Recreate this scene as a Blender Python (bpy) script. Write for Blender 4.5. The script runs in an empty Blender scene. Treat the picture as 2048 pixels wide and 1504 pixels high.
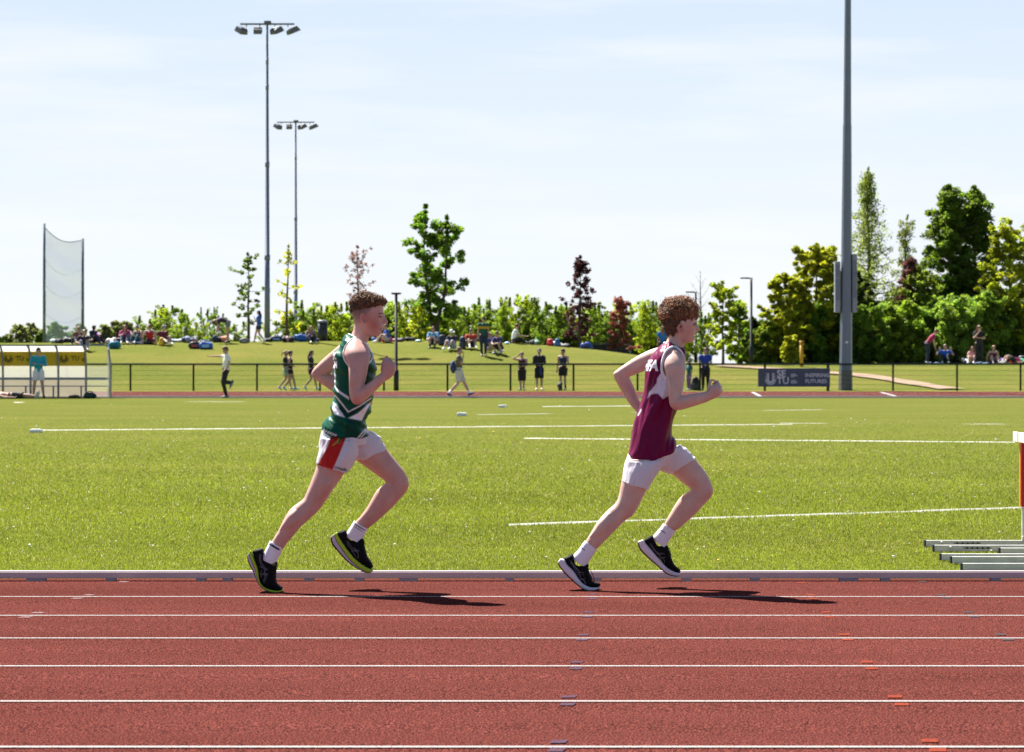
import bpy, bmesh, math, random
import numpy as np
from mathutils import Vector, Matrix
from mathutils.bvhtree import BVHTree

R = math.radians
SC = bpy.context.scene
COL = SC.collection

# ------------------------------------------------------------------ camera
F = 5185.0          # focal length in pixels of the 2048 px wide photograph
HY = 729.0          # horizon row
ZC = 1.296          # camera height (m) above the infield level
CX = 1024.0
cam_d = bpy.data.cameras.new('camera')
cam = bpy.data.objects.new('camera', cam_d); COL.objects.link(cam)
cam.location = (0, 0, ZC); cam.rotation_euler = (R(90), 0, 0)
cam_d.sensor_width = 36.0; cam_d.lens = F / 2048 * 36.0
cam_d.shift_y = -(752 - HY) / 2048
cam_d.clip_start = 0.5; cam_d.clip_end = 9000
cam_d.dof.use_dof = True; cam_d.dof.focus_distance = 14.72; cam_d.dof.aperture_fstop = 8.5
SC.camera = cam

# ------------------------------------------------------------------ sky, sun, exposure
SUN_DIR = Vector((-0.70, 1.05, 1.686)).normalized()
SUN_EL = math.asin(SUN_DIR.z); SUN_AZ = math.atan2(SUN_DIR.x, SUN_DIR.y)
W = bpy.data.worlds.new('World'); SC.world = W; W.use_nodes = True
nt = W.node_tree; nt.nodes.clear()
wo = nt.nodes.new('ShaderNodeOutputWorld'); wb = nt.nodes.new('ShaderNodeBackground')
sky = nt.nodes.new('ShaderNodeTexSky'); sky.sky_type = 'NISHITA'; sky.sun_disc = False
sky.sun_elevation = SUN_EL; sky.sun_rotation = SUN_AZ
sky.air_density = 0.7; sky.dust_density = 0.4; sky.ozone_density = 1.0
tc = nt.nodes.new('ShaderNodeTexCoord'); mp = nt.nodes.new('ShaderNodeMapping')
mp.inputs['Scale'].default_value = (1.9, 1.9, 15.0); mp.inputs['Rotation'].default_value = (0, R(6), 0)
nz = nt.nodes.new('ShaderNodeTexNoise'); nz.inputs['Scale'].default_value = 3.2; nz.inputs['Detail'].default_value = 6
nz.inputs['Roughness'].default_value = 0.55
rp = nt.nodes.new('ShaderNodeMapRange'); rp.inputs['From Min'].default_value = .38; rp.inputs['From Max'].default_value = .72
rp.inputs['To Min'].default_value = .95; rp.inputs['To Max'].default_value = 1.0
sx = nt.nodes.new('ShaderNodeSeparateXYZ'); nt.links.new(tc.outputs['Generated'], sx.inputs[0])
vy = nt.nodes.new('ShaderNodeMapRange'); vy.inputs['From Min'].default_value = -.3; vy.inputs['From Max'].default_value = .8     # toward the sun
vz = nt.nodes.new('ShaderNodeMapRange'); vz.inputs['From Min'].default_value = .55; vz.inputs['From Max'].default_value = .12   # low in the sky
nt.links.new(sx.outputs['Y'], vy.inputs['Value']); nt.links.new(sx.outputs['Z'], vz.inputs['Value'])
m1 = nt.nodes.new('ShaderNodeMath'); m1.operation = 'MULTIPLY'; nt.links.new(vy.outputs[0], m1.inputs[0]); nt.links.new(vz.outputs[0], m1.inputs[1])
m2 = nt.nodes.new('ShaderNodeMath'); m2.operation = 'MULTIPLY'; nt.links.new(m1.outputs[0], m2.inputs[0])
vc = nt.nodes.new('ShaderNodeValToRGB'); ve = vc.color_ramp.elements
ve[0].position = 0.0; ve[0].color = (.93, .95, .975, 1); ve[1].position = .15; ve[1].color = (.68, .80, .965, 1)
k_ = ve.new(.05); k_.color = (.86, .915, .985, 1); k_ = ve.new(.10); k_.color = (.77, .86, .975, 1)
vs = nt.nodes.new('ShaderNodeVectorMath'); vs.operation = 'SCALE'; vs.inputs['Scale'].default_value = 1.05 / (.05 * 2 ** 1.5)
cl = nt.nodes.new('ShaderNodeMixRGB'); cl.inputs['Color2'].default_value = (.98, .985, 1.0, 1)
cr = nt.nodes.new('ShaderNodeMapRange'); cr.inputs['From Min'].default_value = .47; cr.inputs['From Max'].default_value = .68; cr.inputs['To Max'].default_value = .45
nt.links.new(nz.outputs['Fac'], cr.inputs['Value']); nt.links.new(cr.outputs[0], cl.inputs['Fac'])
nt.links.new(sx.outputs['Z'], vc.inputs['Fac']); nt.links.new(vc.outputs[0], cl.inputs['Color1']); nt.links.new(cl.outputs[0], vs.inputs[0])
mx = nt.nodes.new('ShaderNodeMixRGB')
nt.links.new(tc.outputs['Generated'], mp.inputs['Vector']); nt.links.new(mp.outputs[0], nz.inputs['Vector'])
nt.links.new(nz.outputs['Fac'], rp.inputs['Value']); nt.links.new(rp.outputs[0], m2.inputs[1]); nt.links.new(m2.outputs[0], mx.inputs['Fac'])
nt.links.new(sky.outputs[0], mx.inputs['Color1']); nt.links.new(vs.outputs[0], mx.inputs['Color2']); nt.links.new(mx.outputs[0], wb.inputs['Color'])
wb.inputs['Strength'].default_value = 0.05
nt.links.new(wb.outputs[0], wo.inputs['Surface'])
sl = bpy.data.lights.new('sun', 'SUN'); sl.energy = 5.0; sl.angle = R(0.53); sl.color = (1.0, 0.955, 0.88)
so = bpy.data.objects.new('sun', sl); COL.objects.link(so); so.location = (-60, 80, 120)
so.rotation_euler = SUN_DIR.to_track_quat('Z', 'Y').to_euler()
SC.view_settings.view_transform = 'Standard'; SC.view_settings.look = 'None'
SC.view_settings.exposure = 1.5; SC.view_settings.gamma = 1.0
SC.cycles.max_bounces = 8; SC.cycles.transparent_max_bounces = 24
SC.cycles.use_denoising = True

# ------------------------------------------------------------------ helpers
def P(px, py, Y):
    return Vector(((px - CX) * Y / F, Y, ZC - (py - HY) * Y / F))

ORG = {}
def tag(o, label=None, cat=None, group=None, kind=None):
    if label: o['label'] = label
    if cat: o['category'] = cat
    if group: o['group'] = group
    if kind: o['kind'] = kind
    return o

def thing(name, loc, label, cat, group=None):
    o = bpy.data.objects.new(name, None); COL.objects.link(o)
    o.location = loc; o.empty_display_size = 0.1
    ORG[o] = Vector(loc)
    return tag(o, label, cat, group)

def link(name, me, mats, parent=None, smooth=True):
    """link a mesh given in world coordinates as one object (child of parent)"""
    if not isinstance(mats, (list, tuple)): mats = [mats]
    if len(me.materials) == 0:
        for m in mats: me.materials.append(m)
    org = ORG.get(parent, Vector((0, 0, 0))) if parent else Vector((0, 0, 0))
    if parent and org.length > 0: me.transform(Matrix.Translation(-org))
    if smooth: me.shade_smooth()
    o = bpy.data.objects.new(name, me); COL.objects.link(o)
    if parent: o.parent = parent; ORG[o] = org
    else: ORG[o] = Vector((0, 0, 0))
    return o

def ground_origin(o, loc):
    """move a single-mesh thing's origin to its base"""
    o.data.transform(Matrix.Translation(-Vector(loc))); o.location = loc; ORG[o] = Vector(loc); return o

def copy_tree(o, parent=None):
    c = o.copy(); COL.objects.link(c)
    if parent: c.parent = parent
    for ch in [x for x in KIDS.get(o, [])]: copy_tree(ch, c)
    return c
KIDS = {}

class MB:
    def __init__(s): s.v = []; s.f = []; s.m = []; s.mi = 0
    def _add(s, vs, fs):
        b = len(s.v); s.v += [tuple(v) for v in vs]
        s.f += [tuple(i + b for i in f) for f in fs]; s.m += [s.mi] * len(fs)
    def box(s, c, size, rz=0.0, mat=None):
        hx, hy, hz = size[0] / 2, size[1] / 2, size[2] / 2
        M = mat or Matrix.Rotation(rz, 3, 'Z'); c = Vector(c)
        vs = [c + M @ Vector((x * hx, y * hy, z * hz)) for z in (-1, 1) for x, y in ((-1, -1), (1, -1), (1, 1), (-1, 1))]
        s._add(vs, [(3, 2, 1, 0), (4, 5, 6, 7), (0, 1, 5, 4), (1, 2, 6, 5), (2, 3, 7, 6), (3, 0, 4, 7)])
    def rings(s, rings, caps=True, closed=False):
        n = len(rings[0]); b = len(s.v)
        for r in rings: s.v += [tuple(p) for p in r]
        fs = []
        k = len(rings)
        for i in range(k - 1 + (1 if closed else 0)):
            i2 = (i + 1) % k
            for j in range(n):
                j2 = (j + 1) % n
                fs.append((b + i * n + j, b + i * n + j2, b + i2 * n + j2, b + i2 * n + j))
        if caps and not closed:
            fs.append(tuple(b + j for j in reversed(range(n))))
            fs.append(tuple(b + (k - 1) * n + j for j in range(n)))
        s.f += fs; s.m += [s.mi] * len(fs)
    def tube(s, pts, rad, n=8, dome=False, side=None, flat=1.0):
        pts = [Vector(p) for p in pts]
        if not isinstance(rad, (list, tuple)): rad = [rad] * len(pts)
        rad = list(rad)
        if dome:
            d0 = (pts[0] - pts[1]).normalized(); d1 = (pts[-1] - pts[-2]).normalized()
            m = lambda r: min(r) if isinstance(r, tuple) else r
            k_ = lambda r, q: tuple(x * q for x in r) if isinstance(r, tuple) else r * q
            pts = [pts[0] + d0 * m(rad[0]) * .8, pts[0] + d0 * m(rad[0]) * .45] + pts + [pts[-1] + d1 * m(rad[-1]) * .45, pts[-1] + d1 * m(rad[-1]) * .8]
            rad = [k_(rad[0], .35), k_(rad[0], .85)] + rad + [k_(rad[-1], .85), k_(rad[-1], .35)]
        rs = []; ref = None
        for i, p in enumerate(pts):
            t = (pts[min(i + 1, len(pts) - 1)] - pts[max(i - 1, 0)])
            if t.length < 1e-9: t = Vector((0, 0, 1))
            t.normalize()
            if side is not None: u = Vector(side) - t * t.dot(Vector(side))
            elif ref is None:
                u = t.orthogonal()
            else: u = ref - t * t.dot(ref)
            if u.length < 1e-6: u = t.orthogonal()
            u.normalize(); ref = u; w = t.cross(u)
            r = rad[i]
            ru, rw = (r if not isinstance(r, tuple) else r[0]), (r * flat if not isinstance(r, tuple) else r[1])
            rs.append([p + u * (math.cos(a) * ru) + w * (math.sin(a) * rw) for a in (2 * math.pi * j / n for j in range(n))])
        s.rings(rs)
    def ball(s, c, r, n=10, k=6, rot=None):
        c = Vector(c); r = (r, r, r) if not isinstance(r, (tuple, list)) else r
        M = rot or Matrix.Identity(3)
        rs = []
        for i in range(k + 1):
            ph = math.pi * (i + .0) / k; ph = min(max(ph, .12), math.pi - .12)
            rs.append([c + M @ Vector((r[0] * math.sin(ph) * math.cos(a), r[1] * math.sin(ph) * math.sin(a), -r[2] * math.cos(ph)))
                       for a in (2 * math.pi * j / n for j in range(n))])
        s.rings(rs)
    def prism(s, poly, z0, z1, frame=None):
        """extrude a 2-D polygon; frame maps (x, y, z) to world"""
        fr = frame or (lambda x, y, z: Vector((x, y, z)))
        s.rings([[fr(x, y, z0) for x, y in poly], [fr(x, y, z1) for x, y in poly]])
    def mesh(s, name):
        me = bpy.data.meshes.new(name); me.from_pydata(s.v, [], s.f); me.update()
        return me
    def build(s, name, mats, parent=None, smooth=False, bevel=0):
        me = s.mesh(name)
        if not isinstance(mats, (list, tuple)): mats = [mats]
        for m in mats: me.materials.append(m)
        if len(mats) > 1: me.polygons.foreach_set('material_index', s.m)
        bm = bmesh.new(); bm.from_mesh(me)
        bmesh.ops.recalc_face_normals(bm, faces=bm.faces); bm.to_mesh(me); bm.free()
        o = link(name, me, mats, parent, smooth)
        if parent: KIDS.setdefault(parent, []).append(o)
        if bevel:
            b = o.modifiers.new('bevel', 'BEVEL'); b.width = bevel; b.segments = 2; b.limit_method = 'ANGLE'
        return o

def crom(a, n):
    """Catmull-Rom resample of an (k, m) array with n steps per span"""
    a = np.asarray(a, float); out = []
    for i in range(len(a) - 1):
        p0 = a[max(i - 1, 0)]; p1 = a[i]; p2 = a[i + 1]; p3 = a[min(i + 2, len(a) - 1)]
        for k in range(n):
            t = k / n
            out.append(.5 * (2 * p1 + (p2 - p0) * t + (2 * p0 - 5 * p1 + 4 * p2 - p3) * t * t + (3 * p1 - p0 - 3 * p2 + p3) * t ** 3))
    out.append(a[-1]); return np.array(out)

def np_mesh(name, V, Fc):
    V = np.asarray(V, np.float32); Fc = np.asarray(Fc, np.int32)
    me = bpy.data.meshes.new(name); k = Fc.shape[1]
    me.vertices.add(len(V)); me.vertices.foreach_set('co', V.ravel())
    me.loops.add(Fc.size); me.loops.foreach_set('vertex_index', Fc.ravel())
    me.polygons.add(len(Fc)); me.polygons.foreach_set('loop_start', np.arange(0, Fc.size, k, dtype=np.int32))
    me.update(calc_edges=True); me.validate(); return me

def set_col(me, C):
    a = me.color_attributes.new('col', 'FLOAT_COLOR', 'POINT')
    C = np.asarray(C, np.float32)
    if C.shape[1] == 3: C = np.concatenate([C, np.ones((len(C), 1), np.float32)], 1)
    a.data.foreach_set('color', C.ravel())

def verts_np(me):
    a = np.empty(len(me.vertices) * 3, np.float32); me.vertices.foreach_get('co', a); return a.reshape(-1, 3)

def remesh(mb, voxel, smooth=4, fac=.5):
    me = mb.mesh('tmp')
    bm = bmesh.new(); bm.from_mesh(me); bmesh.ops.recalc_face_normals(bm, faces=bm.faces); bm.to_mesh(me); bm.free()
    o = bpy.data.objects.new('tmp', me); COL.objects.link(o)
    r = o.modifiers.new('r', 'REMESH'); r.mode = 'VOXEL'; r.voxel_size = voxel; r.adaptivity = 0
    if smooth:
        s = o.modifiers.new('s', 'SMOOTH'); s.iterations = smooth; s.factor = fac
    dg = bpy.context.evaluated_depsgraph_get(); dg.update()
    out = bpy.data.meshes.new_from_object(o.evaluated_get(dg))
    bpy.data.objects.remove(o); bpy.data.meshes.remove(me)
    out.materials.clear(); return out

def inpoly(x, y, poly):
    x = np.asarray(x); y = np.asarray(y); r = np.zeros(x.shape, bool); n = len(poly)
    for i in range(n):
        x1, y1 = poly[i]; x2, y2 = poly[(i + 1) % n]
        c = ((y1 > y) != (y2 > y)) & (x < (x2 - x1) * (y - y1) / ((y2 - y1) if y2 != y1 else 1e-9) + x1)
        r ^= c
    return r

def seg_dist(x, y, pts):
    d = np.full(np.shape(x), 1e9)
    for (x1, y1), (x2, y2) in zip(pts[:-1], pts[1:]):
        L = (x2 - x1) ** 2 + (y2 - y1) ** 2
        t = np.clip(((x - x1) * (x2 - x1) + (y - y1) * (y2 - y1)) / L, 0, 1)
        d = np.minimum(d, np.hypot(x - x1 - t * (x2 - x1), y - y1 - t * (y2 - y1)))
    return d

def text_mesh(s, size, extrude=.002, offset=0.0, align='LEFT'):
    cu = bpy.data.curves.new('t', 'FONT'); cu.body = s; cu.size = size; cu.extrude = extrude; cu.offset = offset
    cu.align_x = align; cu.resolution_u = 3
    o = bpy.data.objects.new('t', cu); COL.objects.link(o)
    dg = bpy.context.evaluated_depsgraph_get(); dg.update()
    me = bpy.data.meshes.new_from_object(o.evaluated_get(dg))
    bpy.data.objects.remove(o); bpy.data.curves.remove(cu); me.materials.clear()
    return me

# ------------------------------------------------------------------ materials
def nodes(name):
    m = bpy.data.materials.new(name); m.use_nodes = True
    t = m.node_tree; b = t.nodes['Principled BSDF']
    return m, t, b
def mat(name, col, rough=.6, metal=0.0, var=.12, scale=8.0, bump=0.0, bscale=60.0, spec=None, coat=0):
    m, t, b = nodes(name)
    b.inputs['Roughness'].default_value = rough; b.inputs['Metallic'].default_value = metal
    if spec is not None: b.inputs['Specular IOR Level'].default_value = spec
    c = t.nodes.new('ShaderNodeTexCoord'); n = t.nodes.new('ShaderNodeTexNoise')
    n.inputs['Scale'].default_value = scale; n.inputs['Detail'].default_value = 5
    t.links.new(c.outputs['Object'], n.inputs['Vector'])
    r = t.nodes.new('ShaderNodeMixRGB')
    r.inputs['Color1'].default_value = (*[max(0, x * (1 - var)) for x in col], 1)
    r.inputs['Color2'].default_value = (*[min(1, x * (1 + var)) for x in col], 1)
    t.links.new(n.outputs['Fac'], r.inputs['Fac']); t.links.new(r.outputs[0], b.inputs['Base Color'])
    if bump:
        n2 = t.nodes.new('ShaderNodeTexNoise'); n2.inputs['Scale'].default_value = bscale; n2.inputs['Detail'].default_value = 4
        t.links.new(c.outputs['Object'], n2.inputs['Vector'])
        bp = t.nodes.new('ShaderNodeBump'); bp.inputs['Strength'].default_value = bump; bp.inputs['Distance'].default_value = .01
        t.links.new(n2.outputs['Fac'], bp.inputs['Height']); t.links.new(bp.outputs[0], b.inputs['Normal'])
    return m
CM = {}
def cm(col, rough=.75):
    k = (tuple(round(c, 3) for c in col), rough)
    if k not in CM: CM[k] = mat('cloth', tuple(min(.85, c * 1.2) for c in col), rough, var=.15, scale=12, bump=.3, bscale=25)
    return CM[k]

def attr_mat(name, rough=.6, bump=0, bscale=80, stretch=(1, 1, 1), sss=0, transl=0, var=0, vscale=60, sheen=0, dist=.01, spec=None, tint=(1, 1, 1)):
    m, t, b = nodes(name)
    a = t.nodes.new('ShaderNodeAttribute'); a.attribute_name = 'col'
    b.inputs['Roughness'].default_value = rough
    if spec is not None: b.inputs['Specular IOR Level'].default_value = spec
    src = a.outputs['Color']
    c = t.nodes.new('ShaderNodeTexCoord')
    if var:
        n = t.nodes.new('ShaderNodeTexNoise'); n.inputs['Scale'].default_value = vscale; n.inputs['Detail'].default_value = 4
        t.links.new(c.outputs['Object'], n.inputs['Vector'])
        mr = t.nodes.new('ShaderNodeMapRange'); mr.inputs['From Min'].default_value = .3; mr.inputs['From Max'].default_value = .7
        mr.inputs['To Min'].default_value = 1 - var; mr.inputs['To Max'].default_value = 1 + var
        t.links.new(n.outputs['Fac'], mr.inputs['Value'])
        vm = t.nodes.new('ShaderNodeVectorMath'); vm.operation = 'SCALE'
        t.links.new(src, vm.inputs[0]); t.links.new(mr.outputs[0], vm.inputs['Scale']); src = vm.outputs[0]
    t.links.new(src, b.inputs['Base Color'])
    if sheen: b.inputs['Sheen Weight'].default_value = sheen
    if sss:
        b.inputs['Subsurface Weight'].default_value = sss; b.inputs['Subsurface Radius'].default_value = (1, .3, .15)
        b.inputs['Subsurface Scale'].default_value = .012
    if bump:
        mp = t.nodes.new('ShaderNodeMapping'); mp.inputs['Scale'].default_value = stretch
        t.links.new(c.outputs['Object'], mp.inputs['Vector'])
        n2 = t.nodes.new('ShaderNodeTexNoise'); n2.inputs['Scale'].default_value = bscale; n2.inputs['Detail'].default_value = 3
        t.links.new(mp.outputs[0], n2.inputs['Vector'])
        bp = t.nodes.new('ShaderNodeBump'); bp.inputs['Strength'].default_value = bump; bp.inputs['Distance'].default_value = dist
        t.links.new(n2.outputs['Fac'], bp.inputs['Height']); t.links.new(bp.outputs[0], b.inputs['Normal'])
    if transl:
        tr = t.nodes.new('ShaderNodeBsdfTranslucent'); g_ = t.nodes.new('ShaderNodeVectorMath'); g_.operation = 'MULTIPLY'; g_.inputs[1].default_value = tint
        t.links.new(src, g_.inputs[0]); t.links.new(g_.outputs[0], tr.inputs['Color'])
        ms = t.nodes.new('ShaderNodeMixShader'); ms.inputs['Fac'].default_value = transl
        out = t.nodes['Material Output']
        t.links.new(b.outputs[0], ms.inputs[1]); t.links.new(tr.outputs[0], ms.inputs[2]); t.links.new(ms.outputs[0], out.inputs['Surface'])
    return m

M_LEAF = attr_mat('leaves', .5, transl=.62, spec=.3, tint=(1.35, 1.35, .7))
M_LEAFR = attr_mat('copper_leaves', .5, transl=.4, spec=.3)
M_BARK = mat('bark', (.10, .075, .055), .9, var=.3, scale=6, bump=.5, bscale=20)
M_GREY = mat('galvanised_mast', (.18, .21, .27), .45, .3, var=.12, scale=3)
M_BLACK = mat('black_paint', (.014, .016, .02), .45, var=.2)
M_DKGREEN = mat('dark_green_paint', (.010, .022, .020), .9, var=.2, spec=.1)
M_ALU = mat('aluminium', (.56, .45, .46), .5, .0, var=.12, scale=5, bump=.05, bscale=40, spec=.15)
M_GALV = mat('galvanised_steel', (.60, .60, .56), .45, .1, var=.25, scale=14)
M_WHITE = mat('white_plastic', (.78, .78, .78), .5, var=.06)
M_NAVY = mat('navy_board', (.048, .062, .12), .45, var=.1)
# ------------------------------------------------------------------ terrain
KY = 15.48; SL = .012; FKY = 88.3; FTY = 98.1; BK0 = 100.6; BK1 = 116.0
CREST = [(-400, 687), (0, 686), (300, 684), (700, 682), (900, 682), (1000, 685), (1100, 691), (1200, 700), (1290, 712), (1350, 721),
         (1420, 728), (1500, 730), (1600, 728), (1750, 727), (2048, 726), (2600, 725)]
_cx = np.array([c[0] for c in CREST], float); _cy = np.array([c[1] for c in CREST], float)
def ztop(X):
    px = CX + np.asarray(X) * F / BK1
    return ZC - (np.interp(px, _cx, _cy) - HY) * BK1 / F
def gz(X, Y):
    X = np.asarray(X, float); Y = np.asarray(Y, float)
    z = np.where(Y < KY, SL * (KY - Y), 0.0)
    z = np.where(Y >= KY, .155 * np.clip((Y - KY) / (FKY - KY), 0, 1), z)
    z = np.where(Y >= FKY, .155 + .012 * (Y - FKY), z)
    z = np.where(Y >= FTY, .273 + .004 * (np.minimum(Y, BK0) - FTY), z)
    t = np.clip((Y - BK0) / (BK1 - BK0), 0, 1); t = .55 * t + .45 * (t * t * (3 - 2 * t))
    zt = ztop(X)
    z = np.where(Y >= BK0, .283 + (zt - .283) * t, z)
    q = np.clip((Y - 150) / 60, 0, 1); q = q * q * (3 - 2 * q)
    z = np.where(Y > 150, zt + (.2 - zt) * q, z)
    return z
def hit(px, py, y0=4., y1=135.):
    """terrain point seen at a pixel of the photograph"""
    Ys = np.arange(y0, y1, .02)
    zr = ZC - (py - HY) * Ys / F; zt = gz((px - CX) * Ys / F, Ys)
    k = np.nonzero(zr <= zt)[0]
    Y = Ys[k[0]] if len(k) else BK1
    X = (px - CX) * Y / F
    return Vector((X, Y, float(gz(X, Y))))
def on(px, Y):
    X = (px - CX) * Y / F
    return Vector((X, Y, float(gz(X, Y))))

def sheet(name, xs, ys, zf, m, dz=0.0):
    X, Y = np.meshgrid(xs, ys); Z = zf(X, Y) + dz
    V = np.stack([X.ravel(), Y.ravel(), Z.ravel()], 1); nx = len(xs)
    i, j = np.meshgrid(np.arange(len(ys) - 1), np.arange(nx - 1), indexing='ij'); a = (i * nx + j).ravel()
    me = np_mesh(name, V, np.stack([a, a + 1, a + 1 + nx, a + nx], 1))
    return tag(link(name, me, m), kind='structure')

# materials of the ground
def grass_mat(name, c_dark, c_mid, c_light, bump=.5, straw=0.25):
    m, t, b = nodes(name); L = t.links
    c = t.nodes.new('ShaderNodeTexCoord')
    def noise(scale, detail, stretch=(1, 1, 1)):
        mp = t.nodes.new('ShaderNodeMapping'); mp.inputs['Scale'].default_value = stretch
        n = t.nodes.new('ShaderNodeTexNoise'); n.inputs['Scale'].default_value = scale; n.inputs['Detail'].default_value = detail
        L.new(c.outputs['Object'], mp.inputs['Vector']); L.new(mp.outputs[0], n.inputs['Vector']); return n
    n1 = noise(9, 8, (1, .7, 1)); n2 = noise(.35, 4, (.6, 1.2, 1)); n3 = noise(60, 3)
    r1 = t.nodes.new('ShaderNodeValToRGB'); e = r1.color_ramp.elements
    e[0].position = .3; e[0].color = (*c_dark, 1); e[1].position = .72; e[1].color = (*c_light, 1)
    k = e.new(.5); k.color = (*c_mid, 1)
    ad = t.nodes.new('ShaderNodeMath'); ad.operation = 'MULTIPLY_ADD'; ad.inputs[1].default_value = .55
    L.new(n3.outputs['Fac'], ad.inputs[0])
    ml = t.nodes.new('ShaderNodeMath'); ml.operation = 'MULTIPLY'; ml.inputs[1].default_value = .45
    L.new(n1.outputs['Fac'], ml.inputs[0]); L.new(ml.outputs[0], ad.inputs[2]); L.new(ad.outputs[0], r1.inputs['Fac'])
    r2 = t.nodes.new('ShaderNodeValToRGB'); r2.color_ramp.elements[0].position = .42; r2.color_ramp.elements[1].position = .7
    r2.color_ramp.elements[0].color = (0, 0, 0, 1); r2.color_ramp.elements[1].color = (straw, straw, straw, 1)
    L.new(n2.outputs['Fac'], r2.inputs['Fac'])
    mix = t.nodes.new('ShaderNodeMixRGB'); mix.inputs['Color2'].default_value = (.215, .180, .055, 1)
    L.new(r2.outputs[0], mix.inputs['Fac']); L.new(r1.outputs[0], mix.inputs['Color1'])
    L.new(mix.outputs[0], b.inputs['Base Color']); b.inputs['Roughness'].default_value = .95
    b.inputs['Specular IOR Level'].default_value = .0
    bp = t.nodes.new('ShaderNodeBump'); bp.inputs['Strength'].default_value = bump; bp.inputs['Distance'].default_value = .05
    L.new(n3.outputs['Fac'], bp.inputs['Height']); L.new(bp.outputs[0], b.inputs['Normal'])
    return m
G_INF = grass_mat('infield_grass', (.062, .080, .016), (.108, .124, .026), (.165, .172, .044), straw=.22)
G_BNK = grass_mat('bank_grass', (.068, .098, .018), (.126, .144, .031), (.185, .184, .055), straw=.6)

def track_mat():
    m, t, b = nodes('red_track'); L = t.links
    c = t.nodes.new('ShaderNodeTexCoord')
    def noise(s, d, st=(1, 1, 1)):
        mp = t.nodes.new('ShaderNodeMapping'); mp.inputs['Scale'].default_value = st
        n = t.nodes.new('ShaderNodeTexNoise'); n.inputs['Scale'].default_value = s; n.inputs['Detail'].default_value = d
        L.new(c.outputs['Object'], mp.inputs['Vector']); L.new(mp.outputs[0], n.inputs['Vector']); return n
    n1 = noise(165, 4, (1, .55, 1)); n2 = noise(.8, 5, (.35, 1.5, 1)); v = t.nodes.new('ShaderNodeTexVoronoi'); v.inputs['Scale'].default_value = 95
    mpv = t.nodes.new('ShaderNodeMapping'); mpv.inputs['Scale'].default_value = (1, .5, 1)
    L.new(c.outputs['Object'], mpv.inputs['Vector']); L.new(mpv.outputs[0], v.inputs['Vector'])
    r = t.nodes.new('ShaderNodeValToRGB'); e = r.color_ramp.elements
    e[0].position = .37; e[0].color = (.022, .010, .011, 1); e[1].position = .66; e[1].color = (.210, .064, .049, 1)
    k = e.new(.52); k.color = (.100, .028, .023, 1)
    L.new(n1.outputs['Fac'], r.inputs['Fac'])
    mr = t.nodes.new('ShaderNodeMapRange'); mr.inputs['To Min'].default_value = .86; mr.inputs['To Max'].default_value = 1.14
    mr.inputs['From Min'].default_value = .3; mr.inputs['From Max'].default_value = .7
    L.new(n2.outputs['Fac'], mr.inputs['Value'])
    s = t.nodes.new('ShaderNodeVectorMath'); s.operation = 'SCALE'; L.new(r.outputs[0], s.inputs[0]); L.new(mr.outputs[0], s.inputs['Scale'])
    L.new(s.outputs[0], b.inputs['Base Color']); b.inputs['Roughness'].default_value = .8; b.inputs['Specular IOR Level'].default_value = .0
    bp = t.nodes.new('ShaderNodeBump'); bp.inputs['Strength'].default_value = .7; bp.inputs['Distance'].default_value = .006
    L.new(v.outputs['Distance'], bp.inputs['Height']); L.new(bp.outputs[0], b.inputs['Normal'])
    return m
M_TRACK = track_mat()

def paint_mat(name, col, worn=.5):
    """road-marking paint on the grainy surface: worn through where the grain stands up"""
    m, t, b = nodes(name); L = t.links
    c = t.nodes.new('ShaderNodeTexCoord'); n = t.nodes.new('ShaderNodeTexNoise'); n.inputs['Scale'].default_value = 130; n.inputs['Detail'].default_value = 4
    L.new(c.outputs['Object'], n.inputs['Vector'])
    r = t.nodes.new('ShaderNodeValToRGB'); r.color_ramp.elements[0].position = worn - .08; r.color_ramp.elements[1].position = worn + .06
    r.color_ramp.elements[0].color = (.10, .028, .024, 1); r.color_ramp.elements[1].color = (*col, 1)
    L.new(n.outputs['Fac'], r.inputs['Fac']); L.new(r.outputs[0], b.inputs['Base Color']); b.inputs['Roughness'].default_value = .9; b.inputs['Specular IOR Level'].default_value = 0
    return m

sheet('ground', np.linspace(-3500, 3500, 9), np.array([-60, 190, 800, 2500, 7000.]), lambda X, Y: X * 0 - .35, G_BNK)
sheet('running_track', np.linspace(-45, 45, 3), np.array([1.0, 8, KY + .22]), lambda X, Y: SL * np.maximum(KY - Y, 0), M_TRACK)
sheet('infield', np.linspace(-90, 90, 37), np.linspace(KY + .22, FKY, 40), lambda X, Y: gz(X, Y), G_INF)
sheet('far_running_track', np.linspace(-95, 95, 3), np.array([FKY, FTY]), lambda X, Y: .155 + .012 * (Y - FKY), M_TRACK)
sheet('grass_bank', np.linspace(-90, 90, 241), np.concatenate([np.linspace(FTY, 100.6, 4), np.linspace(101, 118, 30), np.linspace(120, 215, 20)]), gz, G_BNK)

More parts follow.
